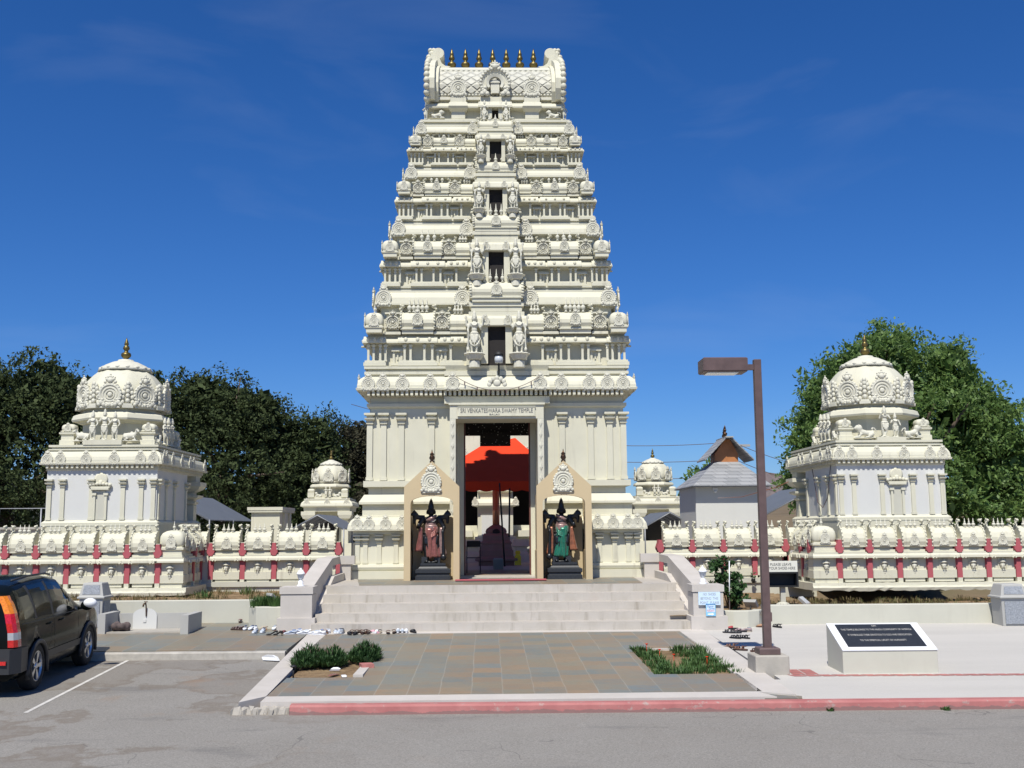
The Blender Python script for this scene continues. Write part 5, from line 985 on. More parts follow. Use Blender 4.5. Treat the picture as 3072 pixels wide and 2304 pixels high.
# ------------------------------------------------------------------ street lamp, plaque, bins, tap basin, signs
def bevel_mesh(me, w, seg=2):
    bm = bmesh.new(); bm.from_mesh(me); bmesh.ops.remove_doubles(bm, verts=bm.verts, dist=1e-5); bmesh.ops.bevel(bm, geom=bm.edges[:], offset=w, segments=seg, affect='EDGES', profile=.5); bm.to_mesh(me); bm.free(); return me
def bpart(name, mb, mats, parent, org=None, w=.01):
    o = part(name, mb, mats, parent, org); bevel_mesh(o.data, w); return o
LP = thing('street_lamp', 'brown square lamp post with box head on a concrete footing', 'street lamp', (4.18, 17.35, .19))
mb = MB(); mb.box(3.92, 4.45, 17.08, 17.62, .05, .48); bpart('concrete_footing', mb, 'conc', LP, None, .02)
mb = MB(); mb.stack(4.18, 17.35, [(.165, .165, .481), (.165, .165, .57), (.15, .15, .585)]); bpart('base_plate', mb, 'lampbr', LP, None, .008)
mb = MB(); mb.stack(4.18, 17.35, [(.06, .06, .58), (.058, .058, 5.15)]); bpart('post', mb, 'lampbr', LP, None, .006)
mb = MB(); mb.box(4.235, 4.26, 17.3, 17.4, .98, 1.12); part('hatch', mb, 'lampbr', LP, (4.24, 17.35, 1))
mb = MB(); mb.box(3.98, 4.12, 17.31, 17.39, 4.98, 5.07); part('arm', mb, 'lampbr', LP, (4.1, 17.35, 5))
mb = MB(); mb.loft([(3.28, 3.97, 17.15, 17.55, 4.93), (3.26, 3.98, 17.13, 17.57, 4.95), (3.26, 3.98, 17.13, 17.57, 5.145), (3.28, 3.96, 17.15, 17.55, 5.16)]); hd = part('lamp_head', mb, 'lampbr', LP, (3.6, 17.35, 5))
mb = MB(); mb.box(3.34, 3.84, 17.19, 17.51, 4.915, 4.93); part('lens', mb, 'glass', hd, (3.6, 17.35, 4.93))
PQ = thing('plaque_monument', 'pale concrete block with sloping black inscribed plaque on the plaza', 'plaque', (6.05, 17.5, .19))
mb = MB(); mb.prism([(17.15, .1), (17.15, .535), (17.93, .875), (17.93, .1)], 5.30, 6.79, 'x'); bpart('block', mb, 'garden', PQ, None, .008)
def on_slope(x, u, off): d = Vector((0, .78, .34)).normalized(); n_ = Vector((0, -.34, .78)).normalized(); p = Vector((0, 17.15, .535))+d*u+n_*off; return (x, p.y, p.z)
mb = MB(); L = .851
mb.poly_loft([[on_slope(5.30, -.01, o), on_slope(6.79, -.01, o), on_slope(6.79, L, o), on_slope(5.30, L, o)] for o in (.001, .014)]); part('white_border', mb, 'white', PQ)
mb = MB(); mb.poly_loft([[on_slope(5.42, .09, o), on_slope(6.66, .09, o), on_slope(6.66, .80, o), on_slope(5.42, .80, o)] for o in (.0145, .022)]); pl = part('inscription_slab', mb, 'granitem', PQ)
tl = PI/2-math.atan2(.34, .78)
for txt, u, w in (('OM', .74, .07), ('THIS TEMPLE BELONGS TO THE HINDU COMMUNITY OF AMERICA', .62, 1.14), ('IT SYMBOLIZES THEIR DEVOTION TO GOD AND DEDICATION', .45, 1.02), ('TO THE SPIRITUAL UPLIFT OF HUMANITY', .28, .74)):
    put_text(txt, .075, 'letg', pl, on_slope(6.04, u, .0225), w, tilt=tl, depth=.0015)
def bin_(label, x0, x1, y0, y1, z, h):
    B = thing('litter_bin', label, 'litter bin', ((x0+x1)/2, (y0+y1)/2, z), 'pebbled litter bins'); hb = h*.66
    mb = MB(); mb.loft([(x0+.02, x1-.02, y0+.02, y1-.02, z), (x0, x1, y0, y1, z+hb)]); bpart('bin_body', mb, 'greywall', B, None, .012)
    mb = MB(); mb.loft([(x0-.04, x1+.04, y0-.04, y1+.04, z+hb+.002), (x0-.04, x1+.04, y0-.04, y1+.04, z+hb+.04), (x0-.01, x1+.01, y0-.01, y1+.01, z+hb+.05), (x0+.05, x1-.05, y0+.05, y1-.05, z+h-.02), (x0+.06, x1-.06, y0+.06, y1-.06, z+h)]); bpart('bin_hood', mb, 'greywall', B, None, .008)
    for sx in (0, 1):
        mb = MB(); w = x1-x0
        if sx == 0: mb.loft([(x0+.07, x1-.07, y0-.006, y0+.03, z+.05), (x0+.06, x1-.06, y0-.016, y0+.03, z+hb-.06)])
        else: mb.box(x1-.02, x1+.006, y0+.07, y1-.07, z+.06, z+hb-.06)
        part('pebble_panel', mb, 'pebble', B)
    mb = MB(); mb.loft([(x0+.06, x1-.06, y0-.008, y0+.05, z+hb+.09), (x0+.09, x1-.09, y0+.022, y0+.08, z+h-.05)]); part('flap', mb, 'pebble', B)
bin_('grey pebble-panelled litter bin behind the dark car', -8.92, -8.42, 24.0-.25, 24.0+.25, .40, .97); bin_('grey pebble-panelled litter bin at the right end of the garden wall', 10.44, 10.98, 22.68, 23.18, .38, .86)
BS = thing('tap_basin', 'pale stone foot-washing basin with a tap on its rounded back panel', 'basin', (-7.2, 23, .41))
mb = MB(); mb.box(-8.14, -7.99, 22.7, 23.6, .25, .79); part('side_panel', mb, 'greywall', BS); mb = MB(); mb.box(-6.43, -6.27, 22.55, 23.6, .25, .765); part('side_panel', mb, 'greywall', BS)
mb = MB(); mb.box(-7.98, -6.44, 23.5, 23.6, .25, .74); part('back_panel', mb, 'greywall', BS)
mb = MB(); mb.prism([(-7.68, .26)]+[(-7.43-.25*math.cos(PI*k/12), .70+.15*math.sin(PI*k/12)) for k in range(13)]+[(-7.18, .26)], 23.47, 23.499); mb.box(-7.46, -7.40, 23.455, 23.47, .56, .62); part('tap_panel', mb, 'wallw', BS)
mb = MB(); mb.box(-7.985, -6.435, 22.75, 23.49, .38, .425); part('basin_floor', mb, 'conc', BS)
mb = MB(); mb.tube([(-7.40, 23.46, .68), (-7.40, 23.43, .90), (-7.41, 23.42, .97)], .014, 8); mb.tube([(-7.41, 23.42, .95), (-7.43, 23.36, .94), (-7.435, 23.34, .89)], .018, 8); mb.tube([(-7.44, 23.42, .985), (-7.37, 23.42, .985)], .012, 6); part('tap', mb, 'bronze', BS)
mb = MB(); r_ = random.Random(3)
for k in range(9): mb.sph((-7.76+r_.uniform(-.12, .12), 22.98+r_.uniform(-.08, .08), .47+r_.uniform(-.03, .08)), (r_.uniform(.07, .12), .09, r_.uniform(.06, .1)), 7, 5)
tag(obj('rock', fuse(mb, 'rock', 'rust', .022, 1)), 'dark brown angular rock lying inside the tap basin', 'rock')
# signs
mb = MB(); mb.box(4.10, 4.55, 22.505, 22.528, .88, 1.142); sg = tag(obj('notice_board', mb.mesh('notice_board', 'signb', (4.32, 22.5, 1)), None, (4.32, 22.5, 1)), 'pale blue NO SHOES BEYOND THIS POINT notice on the right staircase plinth', 'sign')
for i, (t, w) in enumerate((('NO  SHOES', .26), ('BEYOND  THIS', .36), ('POINT  PLEASE', .39))): put_text(t, .072, 'lettw', sg, (4.325, 22.503, 1.095-.085*i), w, depth=.001)
mb = MB(); mb.box(4.245, 4.44, 22.478, 22.50, .66, .905); pb = tag(obj('poster', mb.mesh('poster', 'posterb', (4.34, 22.49, .78)), None, (4.34, 22.49, .78)), 'small sky-blue Donor Drive TODAY poster below the notice board', 'poster')
mb = MB(); mb.box(4.258, 4.427, 22.4745, 22.4775, .735, .885); part('light_panel', mb, 'signb', pb); mb = MB(); mb.box(4.245, 4.44, 22.4745, 22.4775, .887, .905); part('top_band', mb, 'letb', pb)
put_text('Donor', .06, 'letb', pb, (4.335, 22.473, .855), .13, depth=.001); put_text('Drive', .06, 'letb', pb, (4.36, 22.473, .812), .11, depth=.001); put_text('TODAY!', .055, 'letr', pb, (4.335, 22.473, .765), .15, depth=.001)
mb = MB(); mb.prism([(4.275, .685), (4.275, .71), (4.36, .71), (4.36, .725), (4.415, .697), (4.36, .67), (4.36, .685)], 22.473, 22.4775); part('arrow', mb, 'letwh', pb)
SS = thing('shoe_sign', 'pale PLEASE LEAVE YOUR SHOES HERE sign over a black box on a post', 'sign', (6.47, 24.9, .67))
mb = MB(); mb.box(6.12, 6.83, 24.86, 24.90, 1.44, 1.685); bd = part('sign_board', mb, 'signw', SS)
put_text('PLEASE LEAVE', .085, 'letk', bd, (6.45, 24.858, 1.605), .48, depth=.001); put_text('YOUR SHOES HERE', .085, 'letk', bd, (6.48, 24.858, 1.52), .60, depth=.001)
mb = MB(); mb.box(6.11, 6.84, 24.84, 25.1, 1.405, 1.439); mb.box(6.11, 6.84, 24.84, 25.1, 1.10, 1.13); mb.box(6.11, 6.15, 24.84, 25.1, 1.13, 1.405); mb.box(6.80, 6.84, 24.84, 25.1, 1.13, 1.405); mb.box(6.15, 6.80, 25.06, 25.1, 1.13, 1.405); part('black_box', mb, 'black', SS)
mb = MB(); mb.stack(6.50, 24.98, [(.055, .055, .62), (.055, .055, 1.10)]); part('post', mb, 'garden', SS); mb = MB(); mb.sph((6.50, 24.98, .64), (.19, .19, .13), 16, 8); part('concrete_foot', mb, 'garden', SS)
def flood(label, x, y, z, rz):
    F = thing('garden_floodlight', label, 'floodlight', (x, y, z), None, rz); c = lambda n_, mb, m: obj(n_, mb.mesh(n_, m), F, (0, 0, 0), 0, 1, True)
    mb = MB(); mb.tube([(0, 0, -.05), (0, 0, .07)], .02, 6); c('stake', mb, 'black'); mb = MB(); mb.M = Matrix.Translation((0, 0, .10)) @ Matrix.Rotation(.7, 4, 'X'); mb.loft([(-.13, .13, -.1, .1, 0), (-.15, .15, -.12, .12, .06)]); c('housing', mb, 'greywall')
    mb = MB(); mb.M = Matrix.Translation((0, 0, .10)) @ Matrix.Rotation(.7, 4, 'X'); mb.box(-.13, .13, -.1, .1, .061, .066); c('glass', mb, 'glass')
flood('grey floodlight in the curved right garden bed', 5.45, 23.7, .69, 2.6); flood('small floodlight on the soil right of the shoe sign', 6.85, 24.6, .68, 1.0); flood('pale flat floodlight in the left garden beside the staircase plinth', -4.92, 24.2, .88, 2.2)
mb = MB(); mb.tube([(-3.20, 17.2, .17), (-3.20, 17.2, .36)], .014, 6); mb.lathe([(.03, .36), (.05, .37), (.05, .385), (.01, .40)], 10, (-3.20, 17.2, 0)); tag(obj('path_light', mb.mesh('path_light', 'black', (-3.2, 17.2, .18)), None, (-3.2, 17.2, .18)), 'short black path light in the corner of the left planting bed', 'path light')
mb = MB(); mb.M = Matrix.Translation((-2.17, 18.05, .27)) @ Matrix.Rotation(.3, 4, 'Z'); mb.box(-.10, .10, -.12, .12, -.04, .04); tag(obj('paving_brick', mb.mesh('paving_brick', 'brickred', (-2.17, 18.05, .25)), None, (-2.17, 18.05, .25)), 'loose red brick at the edge of the left planting bed', 'brick')
mb = MB(); mb.box(-2.27, -2.12, 17.07, 18.5, .2, .262); tag(obj('edging_slab', mb.mesh('edging_slab', 'strip', (-2.2, 17.8, .2)), None, (-2.2, 17.8, .2)), 'broken pale edging slab beside the left planting bed', 'slab')
mb = MB(); mb.box(2.42, 3.62, 19.93, 20.0, .2, .30); tag(obj('edging_slab', mb.mesh('edging_slab', 'strip', (3, 19.95, .25)), None, (3, 19.95, .25)), 'pale edging slab along the back of the right planting bed', 'slab')
for i, (x, y, lab, m, w, h) in enumerate(((-2.66, 17.9, 'purple and white scrap of packaging in the left planting bed', 'letwh', .09, .05), (-2.62, 17.45, 'tan dry leaf on the left planting bed soil', 'silkor', .10, .02), (-2.45, 17.35, 'white paper scrap on the left planting bed soil', 'letwh', .10, .015), (-4.05, 19.75, 'small pale sign board leaning low against the white kerb', 'white', .18, .09))):
    mb = MB(); mb.M = Matrix.Translation((x, y, (zr(y)-.03 if i < 3 else za(y)+.02))) @ Matrix.Rotation(i*.9, 4, 'Z'); mb.loft([(-w, w*.8, -.03, .03, 0), (-w*.7, w, -.045, .02, h*.6), (-w*.3, w*.5, -.02, .03, h)]); tag(obj('litter_scrap' if i < 3 else 'fallen_board', mb.mesh('scrap', m, (x, y, zr(y))), None, (x, y, zr(y))), lab, 'litter' if i < 3 else 'board')

# ------------------------------------------------------------------ shoes
def outline(l, w, n=20):
    P = []
    for k in range(n): a = 2*PI*k/n; y = math.sin(a); P.append((math.cos(a)*w*(.86+.18*y-.10*math.cos(2*a+.4)), y*l/2))
    return P
SH = {}
def shoe(kind, c1, c2, c3):
    key = (kind, c1, c2, c3)
    if key in SH: return SH[key]
    mats = []
    for c in (c1, c2, c3):
        nm = 'shoe_%s' % c
        if nm not in MT:
            MT[nm] = plain(nm, dict(white=(.74, .75, .77), navy=(.03, .05, .12), silver=(.45, .50, .56), black=(.015, .015, .018), brown=(.12, .055, .035), dkbrown=(.055, .03, .025), tan=(.36, .20, .11), maroon=(.16, .045, .05), mauve=(.33, .24, .24), grey=(.25, .26, .28), pink=(.62, .34, .38), red=(.35, .04, .05), beige=(.50, .42, .32), blue=(.12, .20, .40))[c], .6)
        mats.append(nm)
    b = {}
    O = outline(.27, .048)
    mb = MB()
    if kind == 'trainer':
        mb.cur = 1; mb.poly_loft([[(x*k, y*k, z) for x, y in O] for k, z in ((.96, 0), (1.04, .012), (1.0, .032))])
        mb.cur = 0; L = []
        for y, w, h in ((-.128, .020, .07), (-.12, .034, .088), (-.08, .038, .084), (-.04, .038, .076), (.0, .042, .072), (.04, .045, .062), (.08, .044, .05), (.11, .036, .043), (.128, .018, .036)): L.append([(w*math.cos(PI*k/8)*(1.0 if k in (0, 8) else 1), y, .028+(h-.028)*math.sin(PI*k/8)**.7) for k in range(9)])
        mb.poly_loft(L, True); mb.cur = 2
        mb.sph((0, -.075, .083), (.028, .048, .012), 10, 5)
        for s in (-1, 1): mb.tube([(s*.037, -.06, .04), (s*.040, -.01, .06), (s*.036, .03, .05)], .007, 5)
        mb.cur = 1
        for k in range(4): mb.tube([(-.022, -.005+.02*k, .078-.006*k), (.022, -.005+.02*k, .078-.006*k)], .004, 4)
    elif kind == 'sandal':
        mb.cur = 1; mb.poly_loft([[(x*k, y*k, z) for x, y in O] for k, z in ((.97, 0), (1.02, .02), (1.0, .028))])
        mb.cur = 0
        for y, h, w in ((.07, .06, .048), (.025, .065, .045), (-.045, .075, .04)): mb.add([(w*math.cos(PI*k/8)*1.02, y+dy, .025+(h-.02)*math.sin(PI*k/8)+o) for dy, o in ((-.014, 0), (.014, 0), (.014, .004), (-.014, .004)) for k in range(9)], [(a*9+k, a*9+k+1, ((a+1) % 4)*9+k+1, ((a+1) % 4)*9+k) for a in range(4) for k in range(8)])
        mb.tube([(-.038, -.05, .06), (-.034, -.105, .075), (0, -.125, .08), (.034, -.105, .075), (.038, -.05, .06)], .007, 6); mb.cur = 2; mb.poly_loft([[(x*.85, y*.88, z) for x, y in O] for z in (.0285, .031)])
    elif kind == 'clog':
        mb.cur = 1; mb.poly_loft([[(x*k, y*k, z) for x, y in O] for k, z in ((.95, 0), (1.03, .02), (1.0, .03))]); mb.cur = 0; L = []
        for y, w, h in ((-.02, .046, .075), (.03, .047, .07), (.08, .043, .055), (.118, .025, .04)): L.append([(w*math.cos(PI*k/8), y, .028+(h-.028)*math.sin(PI*k/8)) for k in range(9)])
        mb.poly_loft(L, True); mb.cur = 2; mb.poly_loft([[(x*.85, y*.9-.003, z) for x, y in O] for z in (.0305, .032)])
    else:
        mb.cur = 0; L = []
        for y, w, z, h in ((-.11, .022, .07, .03), (-.07, .028, .065, .035), (-.02, .026, .04, .03), (.03, .032, .012, .028), (.08, .034, .006, .03), (.115, .02, .005, .02), (.135, .004, .005, .01)): L.append([(w*math.cos(2*PI*k/10), y, z+h*.5+h*.5*math.sin(2*PI*k/10)) for k in range(10)])
        mb.poly_loft(L, True); mb.cur = 1; mb.tube([(0, -.10, .07), (0, -.105, 0)], [.012, .006], 6); mb.cur = 2; mb.sph((0, -.06, .095), (.02, .04, .008), 8, 4)
    SH[key] = mb.mesh('shoe', mats); return SH[key]
import sys
def at_zoom(u, v, org, k, zf):                            # used to lay out the shoe rows: source pixel -> point on the paving
    px, py = org[0]+u/k, org[1]+v/k; F = 3072*1.06; d = _f+_r2*((px-1536)/F)-_u2*((py-1152)/F); o = Vector((-.2, 0, 2.45))
    y = 20.0
    for _ in range(30): t = (zf(y)-o.z)/d.z; y = o.y+d.y*t
    return o.x+d.x*t, y
KN = {'trainer': 'trainer', 'sandal': 'sandal', 'clog': 'slip-on', 'heel': 'heeled shoe'}
def shoe_row(lst, org, k, zf, where, group):
    cnt = 0
    for u, v, kind, c, rz in lst:
        x, y = at_zoom(u, v+8, org, k, zf); y = min(y, 22.44 if -3.7 < x < 4 else 22.74 if -4.6 < x <= -3.7 else 23.15 if -5.5 < x < 5.6 else 30); c = c.split('/'); c = c+[c[-1]]*(3-len(c))
        if kind == 'trainer' and c[1] == c[0]: c[1] = 'white'
        o = obj({'trainer': 'trainer', 'sandal': 'sandal', 'clog': 'slip_on_shoe', 'heel': 'heeled_shoe'}[kind], shoe(kind, *c[:3]), None, (x, y, zf(y)+.001), rz, random.uniform(.92, 1.04))
        nm = {'dkbrown': 'dark brown'}.get(c[0], c[0]); tag(o, f'{nm} {KN[kind]}, {ORD[cnt]} from the left {where}', 'shoe', group); cnt += 1
A_ = [(30, 165, 'sandal', 'maroon/dkbrown', 1.9), (75, 168, 'sandal', 'maroon/dkbrown', .3), (115, 205, 'sandal', 'dkbrown/dkbrown/brown', 1.2), (165, 210, 'sandal', 'dkbrown/dkbrown/brown', 1.0), (205, 170, 'sandal', 'mauve/dkbrown', .9), (240, 285, 'trainer', 'silver/white/navy', 3.0), (258, 180, 'trainer', 'white/silver/navy', 3.2), (325, 280, 'trainer', 'silver/white/navy', 3.1), (330, 175, 'trainer', 'white/silver/navy', 3.0), (392, 165, 'trainer', 'white/silver/navy', 3.3), (402, 212, 'sandal', 'beige/tan', .6), (460, 245, 'trainer', 'white/silver/grey', 3.1)]
shoe_row(A_, (700, 1820), 3.687, zr, 'in the cluster left of the stairs', 'shoes left of the stairs')
B_ = [(430, 312, 'heel', 'black/black/brown', 1.3), (495, 312, 'heel', 'black/black/brown', 1.0), (560, 290, 'clog', 'maroon/dkbrown', .7), (630, 298, 'trainer', 'silver/white/blue', 1.9), (695, 288, 'trainer', 'white/white/blue', 2.1), (770, 296, 'trainer', 'white/white/silver', 1.8)]
shoe_row(B_, (700, 1820), 3.687, zr, 'of those before the left stair plinth', 'shoes before the left plinth')
C__ = [(885, 300, 'trainer', 'white/white/silver', 1.4), (900, 262, 'trainer', 'white/white/silver', 1.7), (950, 305, 'trainer', 'white/white/grey', 1.6), (985, 258, 'trainer', 'white/white/blue', 1.5), (1022, 275, 'trainer', 'white/white/silver', 1.9), (1060, 238, 'sandal', 'tan/tan', .2), (1095, 236, 'sandal', 'tan/tan', -.1), (1160, 262, 'trainer', 'silver/white/navy', 3.2), (1205, 258, 'trainer', 'silver/white/navy', 3.0), (1250, 240, 'trainer', 'grey/silver/black', 3.1), (1285, 302, 'clog', 'black', .3), (1340, 256, 'sandal', 'brown/dkbrown', .2), (1348, 302, 'clog', 'black', -.1), (1398, 254, 'sandal', 'brown/dkbrown', -.1), (1430, 293, 'sandal', 'brown/dkbrown', .1), (1452, 246, 'sandal', 'dkbrown/brown', .2), (1492, 292, 'sandal', 'brown/dkbrown', 0), (1505, 246, 'sandal', 'dkbrown/brown', 0), (1548, 284, 'clog', 'pink/white', .6), (1592, 282, 'clog', 'white/pink', .5), (1640, 260, 'sandal', 'black/beige', .1), (1712, 292, 'sandal', 'brown/black/brown', .15), (1778, 286, 'sandal', 'brown/black/brown', 0), (1832, 270, 'trainer', 'silver/white', 0), (1876, 270, 'trainer', 'silver/white', .1), (1915, 270, 'trainer', 'white/white', .2), (2000, 264, 'clog', 'black', .5)]
shoe_row(C__, (700, 1820), 3.687, zr, 'in the row below the steps', 'shoes at the foot of the steps')
D_ = [(1152, 652, 'sandal', 'black/black/grey', 1.2), (1180, 615, 'clog', 'red/black', 1.5), (1215, 655, 'sandal', 'black/black/grey', 1.4), (1215, 708, 'sandal', 'black/black', .9), (1262, 642, 'clog', 'mauve/black', 1.2), (1305, 708, 'sandal', 'black/black', .8), (1318, 640, 'trainer', 'mauve/beige/grey', 1.5)]
shoe_row(D_, (1840, 1700), 3.318, zp, 'in the pile right of the stairs', 'shoes right of the stairs')
D2 = [(1175, 800, 'sandal', 'brown/dkbrown/tan', 1.2), (1265, 826, 'sandal', 'brown/dkbrown/tan', 1.0), (1435, 845, 'sandal', 'dkbrown/brown', .9)]
shoe_row(D2, (1840, 1700), 3.318, zp, 'beside the lamp post footing', 'sandals near the lamp footing')
D3 = [(1485, 595, 'clog', 'tan/brown', 1.4), (1625, 555, 'trainer', 'white/grey/navy', .8), (1632, 598, 'sandal', 'black/black', .5), (1668, 535, 'trainer', 'pink/grey', 1.2), (1855, 545, 'trainer', 'blue/white/navy', 1.4)]
shoe_row(D3, (1840, 1700), 3.318, zp, 'by the right garden wall', 'shoes by the right garden wall')
mb = MB(); mb.poly_loft([[(4.25, 19.0, zp(19)+h), (4.62, 18.9, zp(18.9)+h), (5.05, 17.95, zp(18)+h), (4.48, 17.93, zp(18)+h)] for h in (.001, .008)]) if False else None
# ------------------------------------------------------------------ parked car (built along +Y, x to its right)
MT['carpaint'] = plain('dark_green_black_car_paint', (0.005, 0.007, 0.007), .16, .0, .12, 0.0, var=.02)
MT['carglass'] = plain('tinted_car_glass', (0.006, 0.009, 0.010), .05, 0, .5, .0, var=.02)
MT['tyre'] = plain('tyre_rubber', (0.016, 0.016, 0.016), .8); MT['alloy'] = plain('alloy_wheel', (0.55, 0.56, 0.58), .28, .85)
MT['trim'] = plain('grey_black_plastic_trim', (0.03, 0.031, 0.033), .5)
MT['tailred'] = plain('red_tail_lens', (0.55, 0.012, 0.012), .12, 0, .7, .6, var=.3, scale=40); MT['tailor'] = plain('orange_tail_lens', (0.85, 0.22, 0.01), .12, 0, .7, .6, var=.35, scale=40); MT['tailcl'] = plain('clear_lens', (0.45, 0.47, 0.5), .1, .2, .7, .6)
ST_ = [  # y, roof height, plan factor, belt
    (-.80, .92, .86, .90), (-.77, 1.16, .93, .98), (-.72, 1.34, .955, 1.0), (-.62, 1.47, .975, 1.01), (-.40, 1.545, .99, 1.01), (0.0, 1.58, 1.0, 1.0), (.5, 1.595, 1.0, .99), (1.0, 1.59, 1.0, .98), (1.35, 1.55, 1.0, .975), (1.7, 1.38, 1.0, .97), (2.05, 1.15, .995, .965), (2.25, 1.03, .99, .955), (2.6, .985, .975, .93), (2.95, .94, .94, .89), (3.18, .86, .88, .82), (3.28, .72, .80, .69)]
def sect(y):
    for i in range(len(ST_)-1):
        if y <= ST_[i+1][0] or i == len(ST_)-2:
            a, b = ST_[i], ST_[i+1]; t = min(1, max(0, (y-a[0])/(b[0]-a[0]))); H, p, b_ = (a[k]*(1-t)+b[k]*t for k in (1, 2, 3)); break
    g = max(H-b_, .02)
    return [(.24, .74*p), (.30, .795*p), (.50, .815*p), (.66, .83*p), (.70, .82*p), (b_-.04, .805*p), (b_, .785*p), (b_+g*.35, .735*p), (b_+g*.70, .655*p), (b_+g*.88, .585*p), (b_+g*.97, .47*p), (H, .22*p), (H+.004, .0)]
def wid(y, z):
    S = sect(y)
    for a, b in zip(S, S[1:]):
        if z <= b[0]: t = (z-a[0])/max(b[0]-a[0], 1e-6); return a[1]*(1-t)+b[1]*t
    return 0
CARX, CARY = -7.91, 17.12
CAR = thing('parked_car', 'black compact SUV parked at the left, seen from behind its right side', 'car', (CARX, CARY, za(CARY))); CAR.rotation_euler = (math.atan(.03), 0, .04); CAR.scale = (1, 1, 1.045)
def cp(name, mb, mats, parent=None, loc=(0, 0, 0)): return obj(name, mb.mesh(name, mats, loc), parent or CAR, loc, 0, 1, True)
mb = MB(); ys = sorted(set([s[0] for s in ST_]+[-.80+.102*k for k in range(41)])); L = []
for y in ys: S = sect(y); L.append([(w, y, z) for z, w in S]+[(-w, y, z) for z, w in S[-2::-1]])
mb.poly_loft(L, True)
body0 = mb.mesh('body', 'carpaint'); cut = MB()
for y in (0, 2.40):
    for s in (-1, 1): cut.lathe([(.385, .55), (.385, .95)], 28, (0, y, .33), False, axis='x') if s > 0 else cut.lathe([(.385, -.95), (.385, -.55)], 28, (0, y, .33), False, axis='x')
cutm = cut.mesh('cut', 'black'); co_ = bpy.data.objects.new('cut', cutm); COL.objects.link(co_)
def mods(o): m = o.modifiers.new('b', 'BOOLEAN'); m.operation = 'DIFFERENCE'; m.object = co_; m.solver = 'EXACT'
body1 = evalmesh(body0, mods, 'body', 'carpaint'); bpy.data.objects.remove(co_)
obj('body', body1, CAR, (0, 0, 0), 0, 1, True)
def patch(quad, s, off=.006, n=10, m=8):                  # quad: four (y,z) corners laid on the body side
    v = []; f = []
    for j in range(m+1):
        for i in range(n+1):
            u, w = i/n, j/m; y = (quad[0][0]*(1-u)+quad[1][0]*u)*(1-w)+(quad[3][0]*(1-u)+quad[2][0]*u)*w; z = (quad[0][1]*(1-u)+quad[1][1]*u)*(1-w)+(quad[3][1]*(1-u)+quad[2][1]*u)*w
            v.append((s*(wid(y, z)+off), y, z))
    for j in range(m):
        for i in range(n): a = j*(n+1)+i; f.append((a, a+1, a+n+2, a+n+1))
    return v, f
for s in (-1, 1):
    for nm, q in (('quarter_window', [(-.60, 1.05), (-.02, 1.04), (-.10, 1.48), (-.47, 1.45)]), ('rear_window', [(.06, 1.035), (.68, 1.02), (.66, 1.50), (.0, 1.49)]), ('front_window', [(.78, 1.02), (1.78, 1.0), (1.38, 1.44), (.76, 1.50)])):
        mb = MB(); mb.add(*patch(q, s)); cp(nm, mb, 'carglass')
    mb = MB(); mb.add(*patch([(-.05, 1.02), (.06, 1.02), (.0, 1.50), (-.11, 1.49)], s, .004)); cp('window_pillar', mb, 'trim'); mb = MB(); mb.add(*patch([(.68, 1.01), (.78, 1.01), (.76, 1.51), (.66, 1.51)], s, .004)); cp('window_pillar', mb, 'trim')
    mb = MB()
    for a, b in (((.42, .40), (.74, 1.02)), ((.745, .36), (.735, 1.01)), ((1.88, .40), (1.86, .98))):
        mb.add(*patch([a, (a[0]+.010, a[1]), (b[0]+.010, b[1]), b], s, .003, 1, 10))
    mb.add(*patch([(-.55, .985), (1.9, .955), (1.9, .968), (-.55, .998)], s, .004, 14, 1)); cp('door_seam', mb, 'black')
    mb = MB(); mb.add(*patch([(.40, .40), (2.02, .40), (2.02, .50), (.40, .50)], s, .012, 14, 3)); cp('sill_moulding', mb, 'trim')
    for y in (.50, 1.05): mb = MB(); mb.tube([(s*(wid(y, .90)+.012), y-.09, .90), (s*(wid(y, .90)+.028), y, .905), (s*(wid(y, .90)+.012), y+.09, .90)], .016, 6); cp('door_handle', mb, 'carpaint')
    for y in (0, 2.40):
      mb = MB(); mb.tube([(s*(wid(y, .62)+.0+.012*math.sin(PI*k/14)), y+.40*math.cos(PI*k/14+.0), .33+.40*math.sin(PI*k/14)-.04) for k in range(-1, 16)], .035, 8)
      cp('wheel_arch_flare', mb, 'trim')
    mb = MB(); cols = [(.70, .80, 0), (.80, .90, 2), (.90, 1.16, 0), (1.16, 1.40, 1)]
    for z0, z1, c in cols:
        mb.cur = c; Lq = []
        for z in (z0, (z0+z1)/2, z1):
            yr_ = -.80+max(0, z-1.02)*.22; x = wid(-.62, z)
            Lq.append([(s*(x-.13), yr_+.02, z), (s*(x-.11), yr_-.02, z), (s*(x-.03), yr_-.012, z), (s*(x+.010), yr_+.05, z), (s*(x+.012), yr_+.17-.05*(z-.7), z), (s*(x-.05), yr_+.2, z)])
        mb.poly_loft(Lq)
    cp('tail_light', mb, ['tailred', 'tailor', 'tailcl'])
    mb = MB(); mb.tube([(s*.80, 1.86, .985), (s*.87, 1.86, 1.0)], .03, 6); mb.sph((s*.95, 1.86, 1.03), (.11, .06, .08), 14, 8); mi_ = cp('door_mirror', mb, 'carpaint')
    if s == 1: mb = MB(); mb.sph((1.0, 1.86, 1.065), (.115, .085, .08), 16, 10); obj('white_mirror_cover', mb.mesh('white_mirror_cover', 'white'), mi_, (0, 0, 0), 0, 1, True)
    mb = MB(); mb.tube([(s*.50, -.3, 1.585), (s*.52, .3, 1.615), (s*.52, 1.0, 1.605), (s*.50, 1.3, 1.57)], .016, 6); cp('roof_rail', mb, 'trim')
mb = MB(); v = []; f = []
for j in range(7):
    for i in range(13): x = -.56+1.12*i/12; z = 1.02+.40*j/6; v.append((x*(1-.12*j/6), -.812+.03*(x/.56)**2+.012+max(0, z-1.0)*.26-.012, z))
